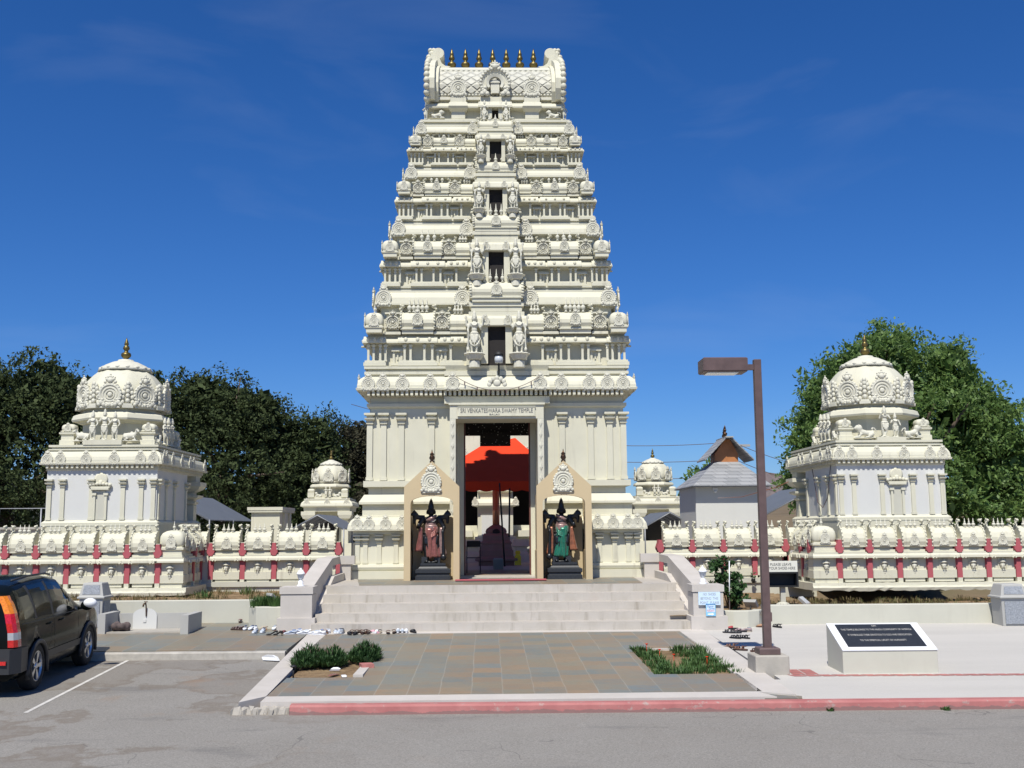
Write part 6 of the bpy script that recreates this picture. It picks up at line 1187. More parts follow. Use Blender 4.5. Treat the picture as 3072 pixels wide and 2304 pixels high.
for j in range(6):
    for i in range(12): a = j*13+i; f.append((a, a+1, a+14, a+13))
mb.add(v, f); cp('rear_glass', mb, 'carglass')
mb = MB(); mb.poly_loft([[(x*(1 if y > -.8 else .97), y, z) for x, y in ((-.835, -.42), (-.845, -.70), (-.76, -.87), (0, -.91), (.76, -.87), (.845, -.70), (.835, -.42), (.5, -.5), (-.5, -.5))] for z in (.34, .40, .62, .68)]); cp('rear_bumper', mb, 'trim')
mb = MB(); mb.box(-.55, .55, -.925, -.885, .69, .73); cp('bumper_strip', mb, 'alloy'); mb = MB()
for s in (-1, 1): mb.box(*sorted((s*.52, s*.70)), -.905, -.86, .47, .52)
cp('rear_reflector', mb, 'tailred')
mb = MB(); mb.lathe([(.34, -.10), (.36, -.08), (.36, .08), (.33, .10), (.20, .11)], 28, (-.12, -.93, .98), axis='y'); cp('spare_wheel_cover', mb, 'carpaint')
mb = MB(); mb.lathe([(.20, -.105), (.30, -.105), (.33, -.085), (.338, -.05), (.338, .05), (.33, .085), (.30, .105), (.22, .105), (.20, .06)], 40, axis='x'); TY = mb.mesh('tyre', 'tyre')
mb = MB(); mb.lathe([(.215, .04), (.225, .098), (.205, .10), (.195, .07), (.19, .03), (.01, .03)], 40, axis='x', smooth=False); mb.lathe([(.055, .03), (.05, .095), (.02, .10)], 14, axis='x')
for k in range(5):
    a = 2*PI*k/5
    for d in (-.11, .11):
        b = a+d; mb.poly_loft([[(.05, .045*math.cos(a)-.018*math.sin(a)*q, .045*math.sin(a)+.018*math.cos(a)*q) for q in (-1, 1)]+[(.088, .045*math.cos(a)-.018*math.sin(a)*q, .045*math.sin(a)+.018*math.cos(a)*q) for q in (1, -1)], [(.05, .205*math.cos(b)-.017*math.sin(b)*q, .205*math.sin(b)+.017*math.cos(b)*q) for q in (-1, 1)]+[(.092, .205*math.cos(b)-.017*math.sin(b)*q, .205*math.sin(b)+.017*math.cos(b)*q) for q in (1, -1)]])
RIM = mb.mesh('rim', 'alloy'); mb = MB(); mb.lathe([(.19, .025), (.01, .026)], 24, axis='x'); 
mb.lathe([(.12, .0), (.12, .035)], 20, axis='x'); HUBD = mb.mesh('brake_disc', 'black')
for y in (0, 2.40):
    for s in (-1, 1):
        w = obj('wheel', TY, CAR, (s*.725, y, .335), 0 if s > 0 else PI, 1, True); obj('rim', RIM, w, (0, 0, 0), 0, 1, True); obj('brake_disc', HUBD, w, (0, 0, 0), 0, 1, True)
mb = MB(); mb.box(-.6, .6, -.5, 2.9, .22, .40); cp('underbody', mb, 'black')

# ------------------------------------------------------------------ inner court seen through the doorway
IH = thing('inner_temple', 'cream inner temple facade seen through the tower doorway', 'temple', (.1, 44, 1.18))
mb = MB(); mb.box(-.62, .82, 44.3, 46, 1.18, 4.3); mb.box(-3.6, -2.0, 44.3, 46, 1.18, 4.3); mb.box(2.2, 3.8, 44.3, 46, 1.18, 4.3); mb.box(-3.6, 3.8, 44.3, 46, 4.3, 5.6); mb.box(-2.0, -.62, 44.3, 46, 1.18, 2.6); mb.box(.82, 2.2, 44.3, 46, 1.18, 2.6); part('wall', mb, 'cream', IH)
mb = MB(); mb.box(-3.5, 3.7, 48, 48.2, 1.18, 5.6); mb.box(-3.5, 3.7, 46, 48, 4.31, 4.4); part('hall_shade_panels', mb, 'dark', IH)  # back wall and ceiling coloured near-black to stand for the unlit hall
mb = MB(); mb.loft([(-.80, 1.0, 43.2, 44.3, 1.18), (-.80, 1.0, 43.2, 44.3, 1.9), (-.72, .92, 43.3, 44.3, 2.0), (-.72, .92, 43.3, 44.3, 2.15), (-.60, .80, 43.5, 44.3, 2.17), (-.60, .80, 43.5, 44.3, 3.32), (-.78, .98, 43.25, 44.3, 3.38), (-.78, .98, 43.25, 44.3, 3.48), (-.70, .90, 43.4, 44.3, 3.62), (-.5, .7, 43.6, 44.3, 3.66), (-.5, .7, 43.6, 44.3, 3.9), (-.62, .82, 43.45, 44.3, 3.95), (-.62, .82, 43.45, 44.3, 4.1)]); part('porch', mb, 'cream', IH)
mb = MB(); mb.box(-.45, .65, 43.47, 43.499, 2.2, 3.0); part('porch_panel', mb, 'wallw', IH)
for x in (-.70, .90): kudu(IH, (x, 43.24, 3.5), .26)
mb = MB(); mb.loft([(-2.7, 2.9, 43.9, 50, 5.0), (-2.7, 2.9, 43.8, 50, 5.1), (-2.6, 2.8, 43.9, 50, 5.5), (-2.5, 2.7, 44, 50, 6.6)]); part('upper_cornice', mb, 'cream', IH)
for x in (-1.9, -1.2, 1.35, 2.1): kudu(IH, (x, 43.85, 5.4), .5)
for a, b in ((-2.2, -.81), (1.01, 2.4)): mb = MB(); mb.box(a, b, 43.7, 44.3, 2.15, 2.4); mb.box(a, b, 43.85, 44.3, 1.6, 1.75); part('ledge', mb, 'cream', IH)
for x in (-.85, 1.05): mb = MB(); mb.stack(x, 42.2, [(.32, .3, 1.18), (.32, .3, 1.5), (.25, .2, 1.6), (.25, .2, 1.75), (.35, .3, 1.8), (.3, .25, 2.05)]); part('altar_block', mb, 'cream', IH)
FP = thing('flagpole', 'copper temple flagpole rising from a stepped brown pedestal', 'flagpole', (.09, 39, 1.18))
mb = MB(); mb.stack(.09, 39, [(.62, .62, 1.18), (.62, .62, 1.32), (.74, .74, 1.36), (.74, .74, 1.42), (.60, .60, 1.50), (.60, .60, 1.70), (.56, .56, 1.73), (.52, .52, 1.92), (.55, .55, 1.94), (.55, .55, 1.98), (.48, .48, 2.05), (.48, .48, 2.22), (.42, .42, 2.3), (.36, .36, 2.30), (.38, .38, 2.36), (.34, .34, 2.46), (.2, .2, 2.56), (.13, .13, 2.60)]); part('pedestal', mb, 'brownst', FP)
mb = MB(); mb.sph((.09, 38.62, 2.36), (.13, .06, .10), 12, 8); part('niche', mb, 'black', FP)
mb = MB(); mb.lathe([(.125, 2.56), (.125, 3.1), (.13, 3.11), (.125, 3.12), (.12, 4.5), (.1, 4.9)], 20, (.09, 39, 0)); part('pole', mb, 'copper', FP)
CN = thing('red_canopy', 'bright red canvas canopy with scalloped valance behind the tower doorway', 'canopy', (.1, 36.5, 1.18))
mb = MB(); A1 = [(-2.4, 37.0, 4.05), (2.4, 37.0, 4.05), (2.4, 42.3, 4.05), (-2.4, 42.3, 4.05)]; ap = [(-.30, 40.7, 5.64), (.84, 40.7, 5.84)]
mb.add(A1+ap, [(0, 1, 5, 4), (1, 2, 5), (2, 3, 4, 5), (3, 0, 4)]); part('roof', mb, 'redcloth', CN)
mb = MB(); v = []; f = []; n = 60
for i in range(n+1): x = -2.4+4.8*i/n; v += [(x, 36.99, 4.06), (x, 36.98, 3.76-.05*abs(math.sin(i*PI/6))), ]
for i in range(n): f.append((2*i, 2*i+1, 2*i+3, 2*i+2))
mb.add(v, f); part('valance', mb, 'redcloth', CN)
for a, b in (((.36, 37.0, 1.2), (.20, 37.0, 4.0)), ((.50, 36.2, 2.2), (.55, 37.1, 4.0)), ((-2.15, 34.9, 1.2), (-2.15, 35.5, 3.98)), ((2.15, 34.9, 1.2), (2.15, 35.5, 3.98)), ((-2.15, 39.4, 1.2), (-2.15, 39.4, 4)), ((2.15, 39.4, 1.2), (2.15, 39.4, 4))): mb = MB(); mb.tube([a, b], .03, 8); part('pole', mb, 'black', CN)
FC = thing('folding_chair', 'black folding chair just inside the doorway, left', 'chair', (-.55, 31.2, 1.215))
for x in (-.80, -.42): mb = MB(); mb.tube([(x, 31.0, 1.22), (x, 31.15, 1.66), (x, 31.5, 2.1)], .012, 6); mb.tube([(x, 31.45, 1.22), (x, 31.0, 1.7)], .012, 6); part('leg_frame', mb, 'black', FC)
mb = MB(); mb.box(-.80, -.42, 30.95, 31.35, 1.64, 1.66); part('seat', mb, 'black', FC); mb = MB(); mb.box(-.80, -.42, 31.42, 31.5, 1.95, 2.12); part('backrest', mb, 'black', FC)
mb = MB(); mb.stack(.12, 34.5, [(.16, .14, 1.2), (.16, .14, 1.5), (.13, .11, 1.54)]); tag(obj('stone_block', bevel_mesh(mb.mesh('stone_block', 'greywall', (.12, 34.5, 1.2)), .01), None, (.12, 34.5, 1.2)), 'grey block standing in front of the flagpole pedestal', 'block')
mb = MB(); mb.stack(.84, 38.4, [(.11, .1, 1.2), (.11, .1, 1.5), (.06, .06, 1.58), (.10, .08, 1.6), (.07, .05, 1.7)]); tag(obj('yellow_caddy', mb.mesh('yellow_caddy', 'yellow', (.84, 38.4, 1.2)), None, (.84, 38.4, 1.2)), 'bright yellow plastic holder beside the flagpole pedestal', 'holder')

# ------------------------------------------------------------------ buildings, canopies and poles behind the wall
HT = thing('slate_roofed_hut', 'white hut with tiered grey slate roof and timber gable', 'hut', (7.45, 36, 1.18))
x0, x1, y0, y1 = 6.36, 8.60, 34.3, 37.2; mb = MB(); mb.box(x0, x1, y0, y1, 1.18, 3.80); part('wall', mb, 'wallw', HT)
mb = MB(); mb.loft([(x0-.12, x1+.12, y0-.32, y1+.3, 3.72), (x0-.12, x1+.12, y0-.32, y1+.3, 3.76), (7.25, 8.05, 35.5, 36.4, 4.58), (7.27, 8.03, 35.55, 36.35, 4.585)])
n = 7
for k in range(n): t = k/n; a = [x0-.12, x1+.12, y0-.32, y1+.3, 3.76]; b = [7.25, 8.05, 35.5, 36.4, 4.58]; c = [a[i]*(1-t)+b[i]*t for i in range(5)]; mb.loft([(c[0]-.02, c[1]+.02, c[2]-.03, c[3]+.03, c[4]-.012), (c[0]+.03, c[1]-.03, c[2]+.04, c[3]-.04, c[4]+.012)])
part('lower_roof', mb, 'shingle', HT)
mb = MB(); mb.prism([(7.28, 4.585), (7.28, 4.85), (7.62, 5.33), (7.78, 5.33), (8.04, 4.85), (8.04, 4.585)], 35.55, 36.3); part('timber_lantern', mb, 'timber', HT)
for sx in (-1, 1):
    mb = MB(); a = (7.68+sx*.10, 5.38); b = (7.68+sx*.80, 4.66); mb.prism([a, b, (b[0]-sx*.0, b[1]-.05), (a[0], a[1]-.05)], 35.2, 36.6); part('upper_roof', mb, 'shingle', HT)
mb = MB(); mb.box(7.56, 7.82, 35.15, 36.65, 5.36, 5.40); part('ridge_cap', mb, 'greywall', HT)
for k in range(3): obj('finial', KALB, HT, (7.60+.08*k, 35.4+.45*k, 5.39), 0, (.42, .42, .40))
mb = MB(); mb.box(6.9, 7.06, 34.24, 34.30, 3.60, 3.70); mb.sph((6.98, 34.25, 3.58), .05, 8, 5); part('wall_lamp', mb, 'white', HT)
BX = thing('flat_roofed_store', 'small plain cream store with flat moulded roof behind the left wall', 'building', (-7.9, 38.5, 1.18))
mb = MB(); mb.box(-8.38, -7.40, 38.0, 40.2, 1.18, 3.08); part('wall', mb, 'cream', BX); mb = MB(); mb.loft([(-8.48, -7.30, 37.9, 40.3, 3.08), (-8.48, -7.30, 37.9, 40.3, 3.14), (-8.50, -7.28, 37.88, 40.3, 3.15), (-8.50, -7.28, 37.88, 40.3, 3.26)]); part('roof', mb, 'cream', BX)
mb = MB(); mb.box(-7.40, -7.34, 38.6, 39.1, 1.2, 3.07); mb.box(-7.40, -7.34, 39.6, 39.9, 1.2, 3.07); part('flank_pilaster', mb, 'cream', BX)
def canopy(label, x0, x1, y0, y1, ze, zr_, axis='y'):
    K = thing('shade_canopy', label, 'canopy', ((x0+x1)/2, (y0+y1)/2, 1.18), 'blue-grey canvas canopies')
    xm, ym = (x0+x1)/2, (y0+y1)/2; mb = MB()
    if axis == 'y': P = [(x0, ze), (xm, zr_), (x1, ze), (x1, ze-.03), (xm, zr_-.03), (x0, ze-.03)]; mb.prism(P, y0, y1); 
    else: P = [(y0, ze), (ym, zr_), (y1, ze), (y1, ze-.03), (ym, zr_-.03), (y0, ze-.03)]; mb.prism(P, x0, x1, 'x')
    part('canvas_roof', mb, 'grcloth', K)
    for x in (x0, x1):
        for y in (y0, ym, y1): mb = MB(); mb.tube([(x, y, 1.18), (x, y, ze)], .025, 6); part('pole', mb, 'steelp', K)
    mb = MB()
    for q in range(5):
        t = q/4
        if axis == 'y': y = y0+(y1-y0)*t; mb.tube([(x0, y, ze-.04), (xm, y, zr_-.04), (x1, y, ze-.04)], .02, 6)
        else: x = x0+(x1-x0)*t; mb.tube([(x, y0, ze-.04), (x, ym, zr_-.04), (x, y1, ze-.04)], .02, 6)
    part('rafter_tubes', mb, 'steelp', K)
canopy('long blue-grey canvas canopy behind the left corner shrine', -11.8, -8.8, 34, 40.3, 2.80, 3.64); canopy('blue-grey gabled canopy left of the tower base', -6.85, -5.05, 37, 41.5, 2.50, 2.99); canopy('blue-grey gabled canopy right of the tower base', 5.12, 6.85, 37, 41.5, 2.52, 3.0); canopy('blue-grey canvas canopy left of the right corner shrine', 9.2, 13.0, 37.2, 42, 2.85, 3.85, 'y')
def fence_posts(): pass
FN = thing('chain_link_fence', 'thin steel rail fence under the trees at far left', 'fence', (-17, 41, 1.2))
for k in range(8): mb = MB(); x = -23+k*1.55; mb.tube([(x, 41, 1.0), (x, 41, 3.35)], .03, 6); part('fence_post', mb, 'steelp', FN)
mb = MB(); mb.tube([(-23.5, 41, 3.33), (-12, 41, 3.33)], .018, 6); mb.tube([(-23.5, 41, 2.2), (-12, 41, 2.2)], .015, 6); part('rail', mb, 'steelp', FN)
mb = MB(); mb.box(-24, -12.5, 36.0, 36.4, 1.0, 2.55); mb.box(-24, -12.45, 35.9, 36.45, 2.55, 2.62); tag(obj('yard_wall', mb.mesh('yard_wall', 'conc', (-18, 36, 1)), None, (-18, 36, 1)), 'low brown-grey yard wall behind the left compound wall', 'wall')
PT = thing('picnic_table', 'dark picnic table under the trees left of the corner shrine', 'table', (-14.6, 39, 1.9))
mb = MB(); mb.box(-15.6, -13.4, 38.7, 39.4, 3.0, 3.06); part('table_top', mb, 'dark', PT)
for y in (38.3, 39.65): mb = MB(); mb.box(-15.6, -13.4, y, y+.25, 2.72, 2.77); part('bench', mb, 'dark', PT)
for x in (-15.2, -13.8): mb = MB(); mb.tube([(x, 38.4, 2.4), (x, 39.1, 3.0)], .04, 6); mb.tube([(x, 39.7, 2.4), (x, 39.0, 3.0)], .04, 6); part('trestle', mb, 'dark', PT)
mb = MB(); mb.box(-15.95, -15.55, 41.5, 41.55, 3.37, 3.72); tag(obj('white_panel', mb.mesh('white_panel', 'wallw', (-15.7, 41.5, 3.4)), None, (-15.7, 41.5, 3.4)), 'small white panel hung above the fence at far left', 'panel')
UP = thing('utility_pole', 'slender grey utility pole with cross arm behind the hut', 'utility pole', (13.05, 58, 1))
mb = MB(); mb.tube([(13.05, 58, 1), (13.05, 58, 7.0)], .14, 8); part('pole', mb, 'greywall', UP); mb = MB(); mb.box(12.3, 13.9, 57.95, 58.05, 6.75, 6.87); part('cross_arm', mb, 'greywall', UP)
def wires(label, pts, n=3, dz=.9):
    mb = MB()
    for k in range(n):
        P = []; (xa, ya, za_), (xb, yb_, zb) = pts
        for i in range(25): t = i/24; P.append((xa+(xb-xa)*t, ya+(yb_-ya)*t, za_+(zb-za_)*t-dz*k-1.0*(1-(2*t-1)**2)))
        mb.tube(P, .016, 4)
    tag(obj('overhead_wires', mb.mesh('overhead_wires', 'lampbr')), label, 'wires')
wires('thin overhead wires behind the tower, right side', ((-8, 62, 9.6), (13.0, 58, 7.0))); wires('thin overhead wires right of the hut', ((13.0, 58, 7.0), (24, 56, 5.5)))
mb = MB(); mb.tube([(8.9+.0, 31.0, 3.95), (8.2, 31.5, 3.6), (7.4, 32.5, 3.35), (6.9, 33.5, 3.35)], .012, 5); tag(obj('orange_cord', mb.mesh('orange_cord', 'silkor')), 'orange cord hanging from the right corner shrine towards the hut', 'cord')
mb = MB(); mb.tube([(8.66, 27.9, 4.02), (8.64, 28.2, 3.2), (8.63, 28.6, 2.95), (8.62, 29.0, 3.1), (8.63, 29.4, 4.0)], .010, 5); tag(obj('hanging_cable', mb.mesh('hanging_cable', 'lampbr')), 'dark looped cable hanging on the flank of the right corner shrine', 'cable')
SM = thing('pale_statue', 'pale bluish shrine ornament behind the right compound wall', 'statue', (9.75, 33, 1.18))
mb = MB(); mb.stack(9.75, 33, [(.30, .2, 1.18), (.30, .2, 2.45), (.35, .25, 2.5), (.35, .25, 2.62)]); part('pedestal', mb, 'signb', SM); mb = MB(); mb.lathe([(.2, 0), (.26, .1), (.22, .25), (.12, .32), (.15, .42), (.08, .55), (.02, .72)], 14, (9.72, 33, 2.62)); part('dome', mb, 'signb', SM)

# ------------------------------------------------------------------ trees, plants and hills
def leaves_mesh(name, pos, nrm_up, size, mat, jit=.35, aspect=.55):
    n = len(pos); u = rng.normal(size=(n, 3)); u /= np.linalg.norm(u, axis=1)[:, None]+1e-9
    w = rng.normal(size=(n, 3))+np.array([0, 0, nrm_up]); v = np.cross(u, w); v /= np.linalg.norm(v, axis=1)[:, None]+1e-9
    s = size*(1+jit*rng.normal(size=n)).clip(.4, 1.8); a = u*s[:, None]*.5; b = v*(s*aspect)[:, None]*.5
    V = np.stack([pos-a, pos+b*.9-a*.1, pos+a, pos-b*.9-a*.1], 1).reshape(-1, 3)
    me = bpy.data.meshes.new(name); me.vertices.add(4*n); me.vertices.foreach_set('co', V.ravel().astype(np.float32)); me.loops.add(4*n); me.loops.foreach_set('vertex_index', np.arange(4*n, dtype=np.int32))
    me.polygons.add(n); me.polygons.foreach_set('loop_start', np.arange(0, 4*n, 4, dtype=np.int32)); me.update(); me.validate(); me.materials.append(MT[mat]); return me
def crown_points(blobs, n, clump, seed, shell=.4):
    r = np.random.default_rng(seed); B = np.array(blobs, float); vol = B[:, 3]*B[:, 4]*B[:, 5]; k = max(10, int(n/60)); idx = r.choice(len(B), k, p=vol/vol.sum())
    d = r.normal(size=(k, 3)); d /= np.linalg.norm(d, axis=1)[:, None]; rad = (shell+(1-shell)*r.random(k)**.6)[:, None]; c = B[idx, :3]+d*rad*B[idx, 3:6]
    cs = clump*(.6+.8*r.random(k)); j = r.integers(0, k, n); p = r.normal(size=(n, 3)); p /= np.linalg.norm(p, axis=1)[:, None]; p *= (r.random(n)**.5)[:, None]
    return c[j]+p*(cs[j])[:, None]*np.array([1, 1, .75]), c
def tree(name, label, base, blobs, n, leaf, clump, mat, tr=.3, group='trees behind the temple', seed=1, limbs=14, aspect=.55):
    """blobs are relative to the base: (dx,dy,dz,rx,ry,rz)"""
    P = thing(name, label, 'tree', base, group); pts, cs = crown_points(blobs, n, clump, seed); B = np.array(blobs, float); rr_ = np.random.default_rng(seed+50); nc = n//6
    ix = rr_.integers(0, len(B), nc); d = rr_.normal(size=(nc, 3)); d /= np.linalg.norm(d, axis=1)[:, None]; core = B[ix, :3]+d*(.72*rr_.random(nc)**.4)[:, None]*B[ix, 3:6]
    sz = np.concatenate([np.full(len(pts), leaf), np.full(nc, leaf*2.4)])
    obj('crown', leaves_mesh('crown', np.concatenate([pts, core]), .8, sz, mat, aspect=aspect), P, (0, 0, 0), 0, 1, True)
    mb = MB(); top = max(b[2] for b in blobs); r = random.Random(seed)
    mb.tube([(0, 0, -.5), (.1, 0, top*.25), (-.05, .1, top*.5), (.05, 0, top*.8)], [tr, tr*.8, tr*.6, tr*.25], 10)
    for k in range(min(limbs, len(cs))): c = cs[k*len(cs)//limbs]; z0 = top*(.2+.4*r.random()); mb.tube([(0, 0, z0), (c[0]*.45, c[1]*.45, z0+(c[2]-z0)*.55), tuple(c)], [tr*.45, tr*.25, tr*.06], 6)
    obj('trunk', mb.mesh('trunk', 'trunk'), P, (0, 0, 0), 0, 1, True); return P
G_ = 'dark oaks on the left'
def oak(lab, x, y, bl, n, sd, m='oak'): tree('oak_tree', lab, (x, y, 1.0), bl, n, .15, .50, m, .38, G_, sd)
oak('tall dark oak at the far left edge of the photo', -21, 47, [(-.6, 0, 6.7, 2.2, 2.4, 2.3), (1.6, 0, 7.3, 1.7, 2, 2.2), (3.0, 0, 6.6, 1.4, 2, 2.2), (0, -.5, 4, 4.2, 3, 3.4), (-3, 0, 5, 3, 3, 3.5)], 42000, 3)
oak('dark oak directly behind the left corner shrine dome', -16.6, 50, [(-1.1, 0, 6.6, 1.7, 2, 2.1), (-.5, 0, 6.9, 1.4, 2, 2.2), (1.2, 0, 7.0, 1.8, 2, 2.0), (0, -.5, 4.2, 3.6, 3, 3.6)], 32000, 4)
oak('tall dark oak just right of the left corner shrine', -12.6, 51, [(-1.0, 0, 7.2, 1.6, 2, 2.2), (.6, 0, 6.7, 1.6, 2, 2.1), (1.7, 0, 6.6, 1.3, 2, 2.0), (0, -.5, 4, 3.5, 3, 3.6)], 34000, 5)
oak('lower dark oak between the tall oak and the brownish oak', -9.3, 53, [(-.8, 0, 5.4, 1.6, 2, 2.2), (.8, 0, 5.4, 1.7, 2, 2.1), (0, -.5, 3, 2.8, 2.6, 2.8)], 24000, 7)
oak('brownish sparse oak beside the tower, left side', -6.2, 55, [(-.5, 0, 5.4, 1.7, 2, 2.1), (1.2, 0, 5.1, 1.6, 2, 2.1), (0, -.5, 3, 2.8, 2.6, 2.8)], 20000, 6, 'oak2')
oak('dark understorey oak behind the picnic table', -18.6, 53, [(0, 0, 5.0, 3.2, 3, 3.4), (0, -1, 3.2, 4.0, 3, 2.6)], 16000, 8)
tree('broadleaf_tree', 'huge bright green broadleaf tree behind the right corner shrine', (17.6, 46, 1.0), [(-.7, 0, 8.4, 2.1, 2.6, 1.9), (2.0, 0, 7.7, 1.5, 2.4, 1.9), (-2.8, 0, 7.0, 1.8, 2.4, 1.9), (3.2, 0, 5.9, 1.8, 2.4, 1.9), (-3.6, 0, 5.0, 1.6, 2.4, 2.3), (4.1, 0, 4.2, 1.6, 2.4, 2.2), (0, -.5, 5.5, 4.2, 3, 3.0), (.8, -.5, 2.8, 4.6, 3, 2.4), (-4.0, 0, 3.4, 1.4, 2.2, 1.7)], 62000, .19, .52, 'ficus', .5, 'trees on the right', 9, 24, .5)
tree('broadleaf_tree', 'green broadleaf tree at the right edge of the photo', (26.5, 50, 1.0), [(0, 0, 4.6, 2.8, 3, 2.4), (-1, 0, 2.6, 3.2, 3, 2.4)], 9000, .26, .75, 'ficus', .35, 'trees on the right', 10)
tree('broadleaf_tree', 'small dark green tree rising behind the slate-roofed hut', (11.3, 55, 1.0), [(0, 0, 3.6, 1.3, 1.5, 1.5), (.6, 0, 2.6, 1.8, 1.6, 1.6), (-1.3, 0, 2.0, 1.3, 1.5, 1.3)], 8000, .20, .5, 'ficus', .25, 'trees on the right', 12)
tree('broadleaf_tree', 'small green tree left of the right corner shrine porch', (15.6, 52, 1.0), [(0, 0, 3.0, 1.2, 1.5, 1.5)], 3000, .22, .5, 'ficus', .2, 'trees on the right', 13)
mb = MB(); v = []; f = []; nx, ny = 100, 10
for j in range(ny+1):
    for i in range(nx+1):
        x = 20+i*2; y = 420+j*30; h = 3*math.exp(-((x-130)/30)**2)+19*math.exp(-((x-121)/6.5)**2)+13*math.exp(-((x-131)/9)**2); v.append((x, y, h*math.sin(PI*min(1, (j+1)/6))*(.9+.2*math.sin(i*1.7+j))+random.uniform(-.5, .5)))
for j in range(ny):
    for i in range(nx): a = j*(nx+1)+i; f.append((a, a+1, a+nx+2, a+nx+1))
mb.add(v, f, True); struct('hill', mb, 'hill')
mb = MB(); v = []; f = []; nx, ny = 50, 12                # wooded bank behind the oaks
for j in range(ny+1):
    for i in range(nx+1):
        x = -70+i*1.28; y = 58+j*3; v.append((x, y, 1+min(j/5, 1)*(4.6+1.0*math.sin(i*.6)+.5*math.sin(i*1.9+j))*max(0, min(1, (-1-x)/5))))
for j in range(ny):
    for i in range(nx): a = j*(nx+1)+i; f.append((a, a+1, a+nx+2, a+nx+1))
mb.add(v, f, True); struct('bank', mb, 'scrub')
def tufts(name, spots, h, mat, n=26, spread=.09, w=.010, seed=5, up=.6):
    r = random.Random(seed); mb = MB()
    for (x, y, z, k) in spots:
        for _ in range(n):
            a = r.uniform(0, 2*PI); q = r.random()**.5*spread*k; bx, by = x+q*math.cos(a), y+q*math.sin(a); L = h*k*r.uniform(.5, 1.1); lean = r.uniform(.1, .9)*(1-up)+.15*q/spread
            dx, dy = math.cos(a)*lean*L, math.sin(a)*lean*L; px, py = -math.sin(a)*w, math.cos(a)*w
            mb.add([(bx-px, by-py, z), (bx+px, by+py, z), (bx+dx*.5+px*.8, by+dy*.5+py*.8, z+L*.6), (bx+dx*.5-px*.8, by+dy*.5-py*.8, z+L*.6), (bx+dx, by+dy, z+L*.95)], [(0, 1, 2, 3), (3, 2, 4)])
    return mb
def spiky(label, blobs, seed):
    P = thing('bed_shrub', label, 'shrub', (blobs[0][0], blobs[0][1], blobs[0][2]), 'shrubs in the left planting bed'); r = random.Random(seed); mb = MB()
    for (x, y, z, rx, ry, h) in blobs:
        for _ in range(420):
            a = r.uniform(0, 2*PI); q = r.random()**.5; bx, by = x+rx*q*math.cos(a), y+ry*q*math.sin(a); hh = h*(1-.45*q*q)*r.uniform(.75, 1.1); z0 = z+hh*r.choice((.05, .3, .55)); n_ = r.randint(5, 8); z0 = z+r.random()*max(0, hh-.12)
            for k in range(n_):
                b = 2*PI*k/n_+r.random(); L = r.uniform(.09, .15); tilt = r.uniform(.25, .9); dx, dy, dz = math.cos(b)*L*tilt, math.sin(b)*L*tilt, L*(1.1-tilt*.7); px, py = -math.sin(b)*.009, math.cos(b)*.009
                mb.add([(bx, by, z0), (bx+dx*.5+px, by+dy*.5+py, z0+dz*.55), (bx+dx, by+dy, z0+dz), (bx+dx*.5-px, by+dy*.5-py, z0+dz*.55)], [(0, 1, 2, 3)])
    o = obj('foliage', mb.mesh('foliage', 'shrub', tuple(WL[P]), False), P, (0, 0, 0), 0, 1, True)
    mb = MB()
    for (x, y, z, rx, ry, h) in blobs:
        for k in range(9): a = k*.7; mb.tube([(x+rx*.2*math.cos(a), y+ry*.2*math.sin(a), z-.03), (x+rx*.5*math.cos(a), y+ry*.5*math.sin(a), z+h*.7)], .008, 5)
    obj('stems', mb.mesh('stems', 'trunk', tuple(WL[P])), P, (0, 0, 0), 0, 1, True)
spiky('larger spiky green shrub in the left planting bed', [(-3.12, 18.35, .24, .30, .45, .42), (-2.78, 18.45, .24, .25, .45, .38)], 2); spiky('smaller spiky green shrub in the left planting bed, nearer the slate', [(-2.28, 18.85, .25, .26, .42, .40)], 3)
r = random.Random(8); sp = [(2.38+1.25*r.random(), 17.1+2.8*r.random(), 0, r.uniform(.6, 1.2)) for _ in range(150)]
sp = [(x, y, zr(y)-.04, k) for x, y, z, k in sp if not (2.75 < x < 3.1 and 18.2 < y < 19.9) and (y < 17.9 or x < 2.75 or x > 3.05)]
o = obj('bed_grass', tufts('bed_grass', sp, .115, 'grass', 40, .12, .008, up=.3).mesh('bed_grass', 'grass', fix=False)); tag(o, 'low strappy green leaves covering the right planting bed', 'ground cover', None, 'stuff')
for k, (x, y, w) in enumerate(((2.72, 18.9, 'back left'), (2.86, 18.3, 'middle'), (3.35, 18.0, 'right front'), (2.6, 19.6, 'rear'))):
    mb = MB(); z = zr(y); mb.tube([(x, y, z-.05), (x, y, z+.105)], .004, 4); mb.lathe([(.008, .10), (.02, .112), (.018, .122), (.004, .118)], 8, (x, y, z), mod=lambda a: 1+.3*math.cos(a*4)); tag(obj('red_flower', mb.mesh('red_flower', 'redcloth', (x, y, z)), None, (x, y, z)), f'small red flower in the {w} part of the right planting bed', 'flower')
sp = [(-12.5+8*r.random(), 24.8+4*r.random(), .87, r.uniform(.5, 1.5)) for _ in range(170)]+[(5+9*r.random(), 24.6+2.2*r.random(), .67, r.uniform(.4, 1.0)) for _ in range(260)]+[(4.8+.7*r.random(), 23.1+.4*r.random(), .65, .6) for _ in range(20)]
o = obj('dry_grass', tufts('dry_grass', sp, .13, 'drygr', 16, .16, .007, 9, .3).mesh('dry_grass', 'drygr', fix=False)); tag(o, 'dry grass and weeds scattered over both garden beds', 'grass', None, 'stuff')
sp = [(-5.2+.75*r.random(), 23.55+.7*r.random(), .84, r.uniform(.7, 1.4)) for _ in range(60)]
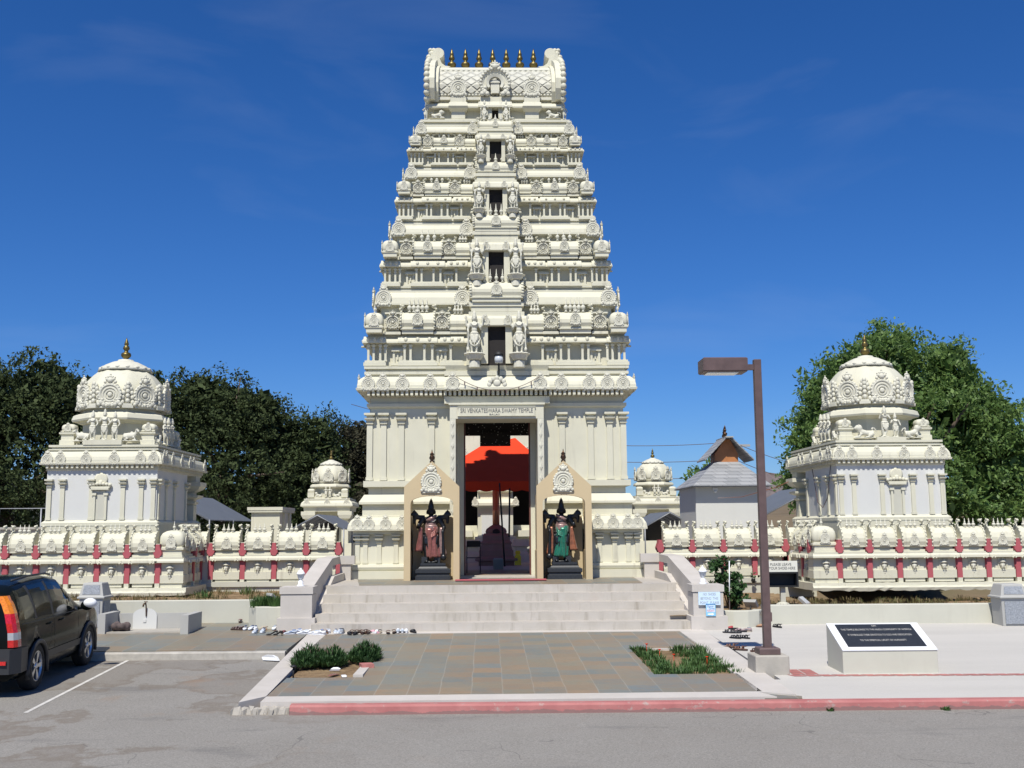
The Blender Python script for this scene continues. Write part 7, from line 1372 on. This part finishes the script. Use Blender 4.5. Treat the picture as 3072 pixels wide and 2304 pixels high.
o = obj('green_weeds', tufts('green_weeds', sp, .2, 'grass', 22, .12, .01, 10).mesh('green_weeds', 'grass', fix=False)); tag(o, 'green weeds in the curved bed beside the left staircase plinth', 'weeds', None, 'stuff')
for x, y, lab in ((-6.25, 27.8, 'low green weed clump before the left recessed wall, nearer the stairs'), (-6.95, 26.3, 'low green weed clump in the left garden near the corner'), (4.35, 14.84, 'tiny weed growing at the foot of the red kerb, left of two'), (5.9, 14.80, 'tiny weed growing at the foot of the red kerb, right of two')):
    z = .87 if y > 20 else za(y); o = obj('weed_clump', tufts('w', [(x, y, z, 1.0 if y > 20 else .24)], .22, 'grass', 40, .22, .014, 4, .35).mesh('weed_clump', 'grass', (x, y, z), False), None, (x, y, z)); tag(o, lab, 'weed')
BU = thing('leafy_bush', 'dark leafy bush beside the right staircase plinth', 'bush', (5.12, 24.3, .66)); pts, cs = crown_points([(.0, 0, .55, .36, .35, .42), (-.12, 0, .9, .26, .25, .25), (.15, -.05, .3, .26, .3, .26)], 2600, .12, 21, .3)
obj('foliage', leaves_mesh('foliage', pts, .6, .085, 'shrub', aspect=.6), BU, (0, 0, 0), 0, 1, True); mb = MB()
for k in range(12): c = cs[k]; mb.tube([(0, 0, -.05), (c[0]*.5, c[1]*.5, c[2]*.6), tuple(c)], [.016, .01, .004], 5)
obj('stems', mb.mesh('stems', 'trunk'), BU, (0, 0, 0), 0, 1, True)
mb = MB(); mb.tube([(5.08, 24.1, .62), (5.10, 24.05, 1.72)], .012, 6); tag(obj('garden_stake', mb.mesh('garden_stake', 'white', (5.1, 24.1, .65)), None, (5.1, 24.1, .65)), 'thin white stake standing in the leafy bush', 'stake')
PP = thing('potted_plant', 'small young plant in a dark pot on the right wall plinth', 'plant', (6.78, 28.85, 1.13)); mb = MB(); mb.lathe([(.04, 0), (.055, .10), (.05, .11)], 10, (6.78, 28.85, 1.0)); part('pot', mb, 'black', PP); pts, _ = crown_points([(0, 0, .06, .08, .06, .08)], 60, .04, 3, .2); obj('leaves', leaves_mesh('leaves', pts, .6, .05, 'shrub'), PP, (0, 0, 0), 0, 1, True)
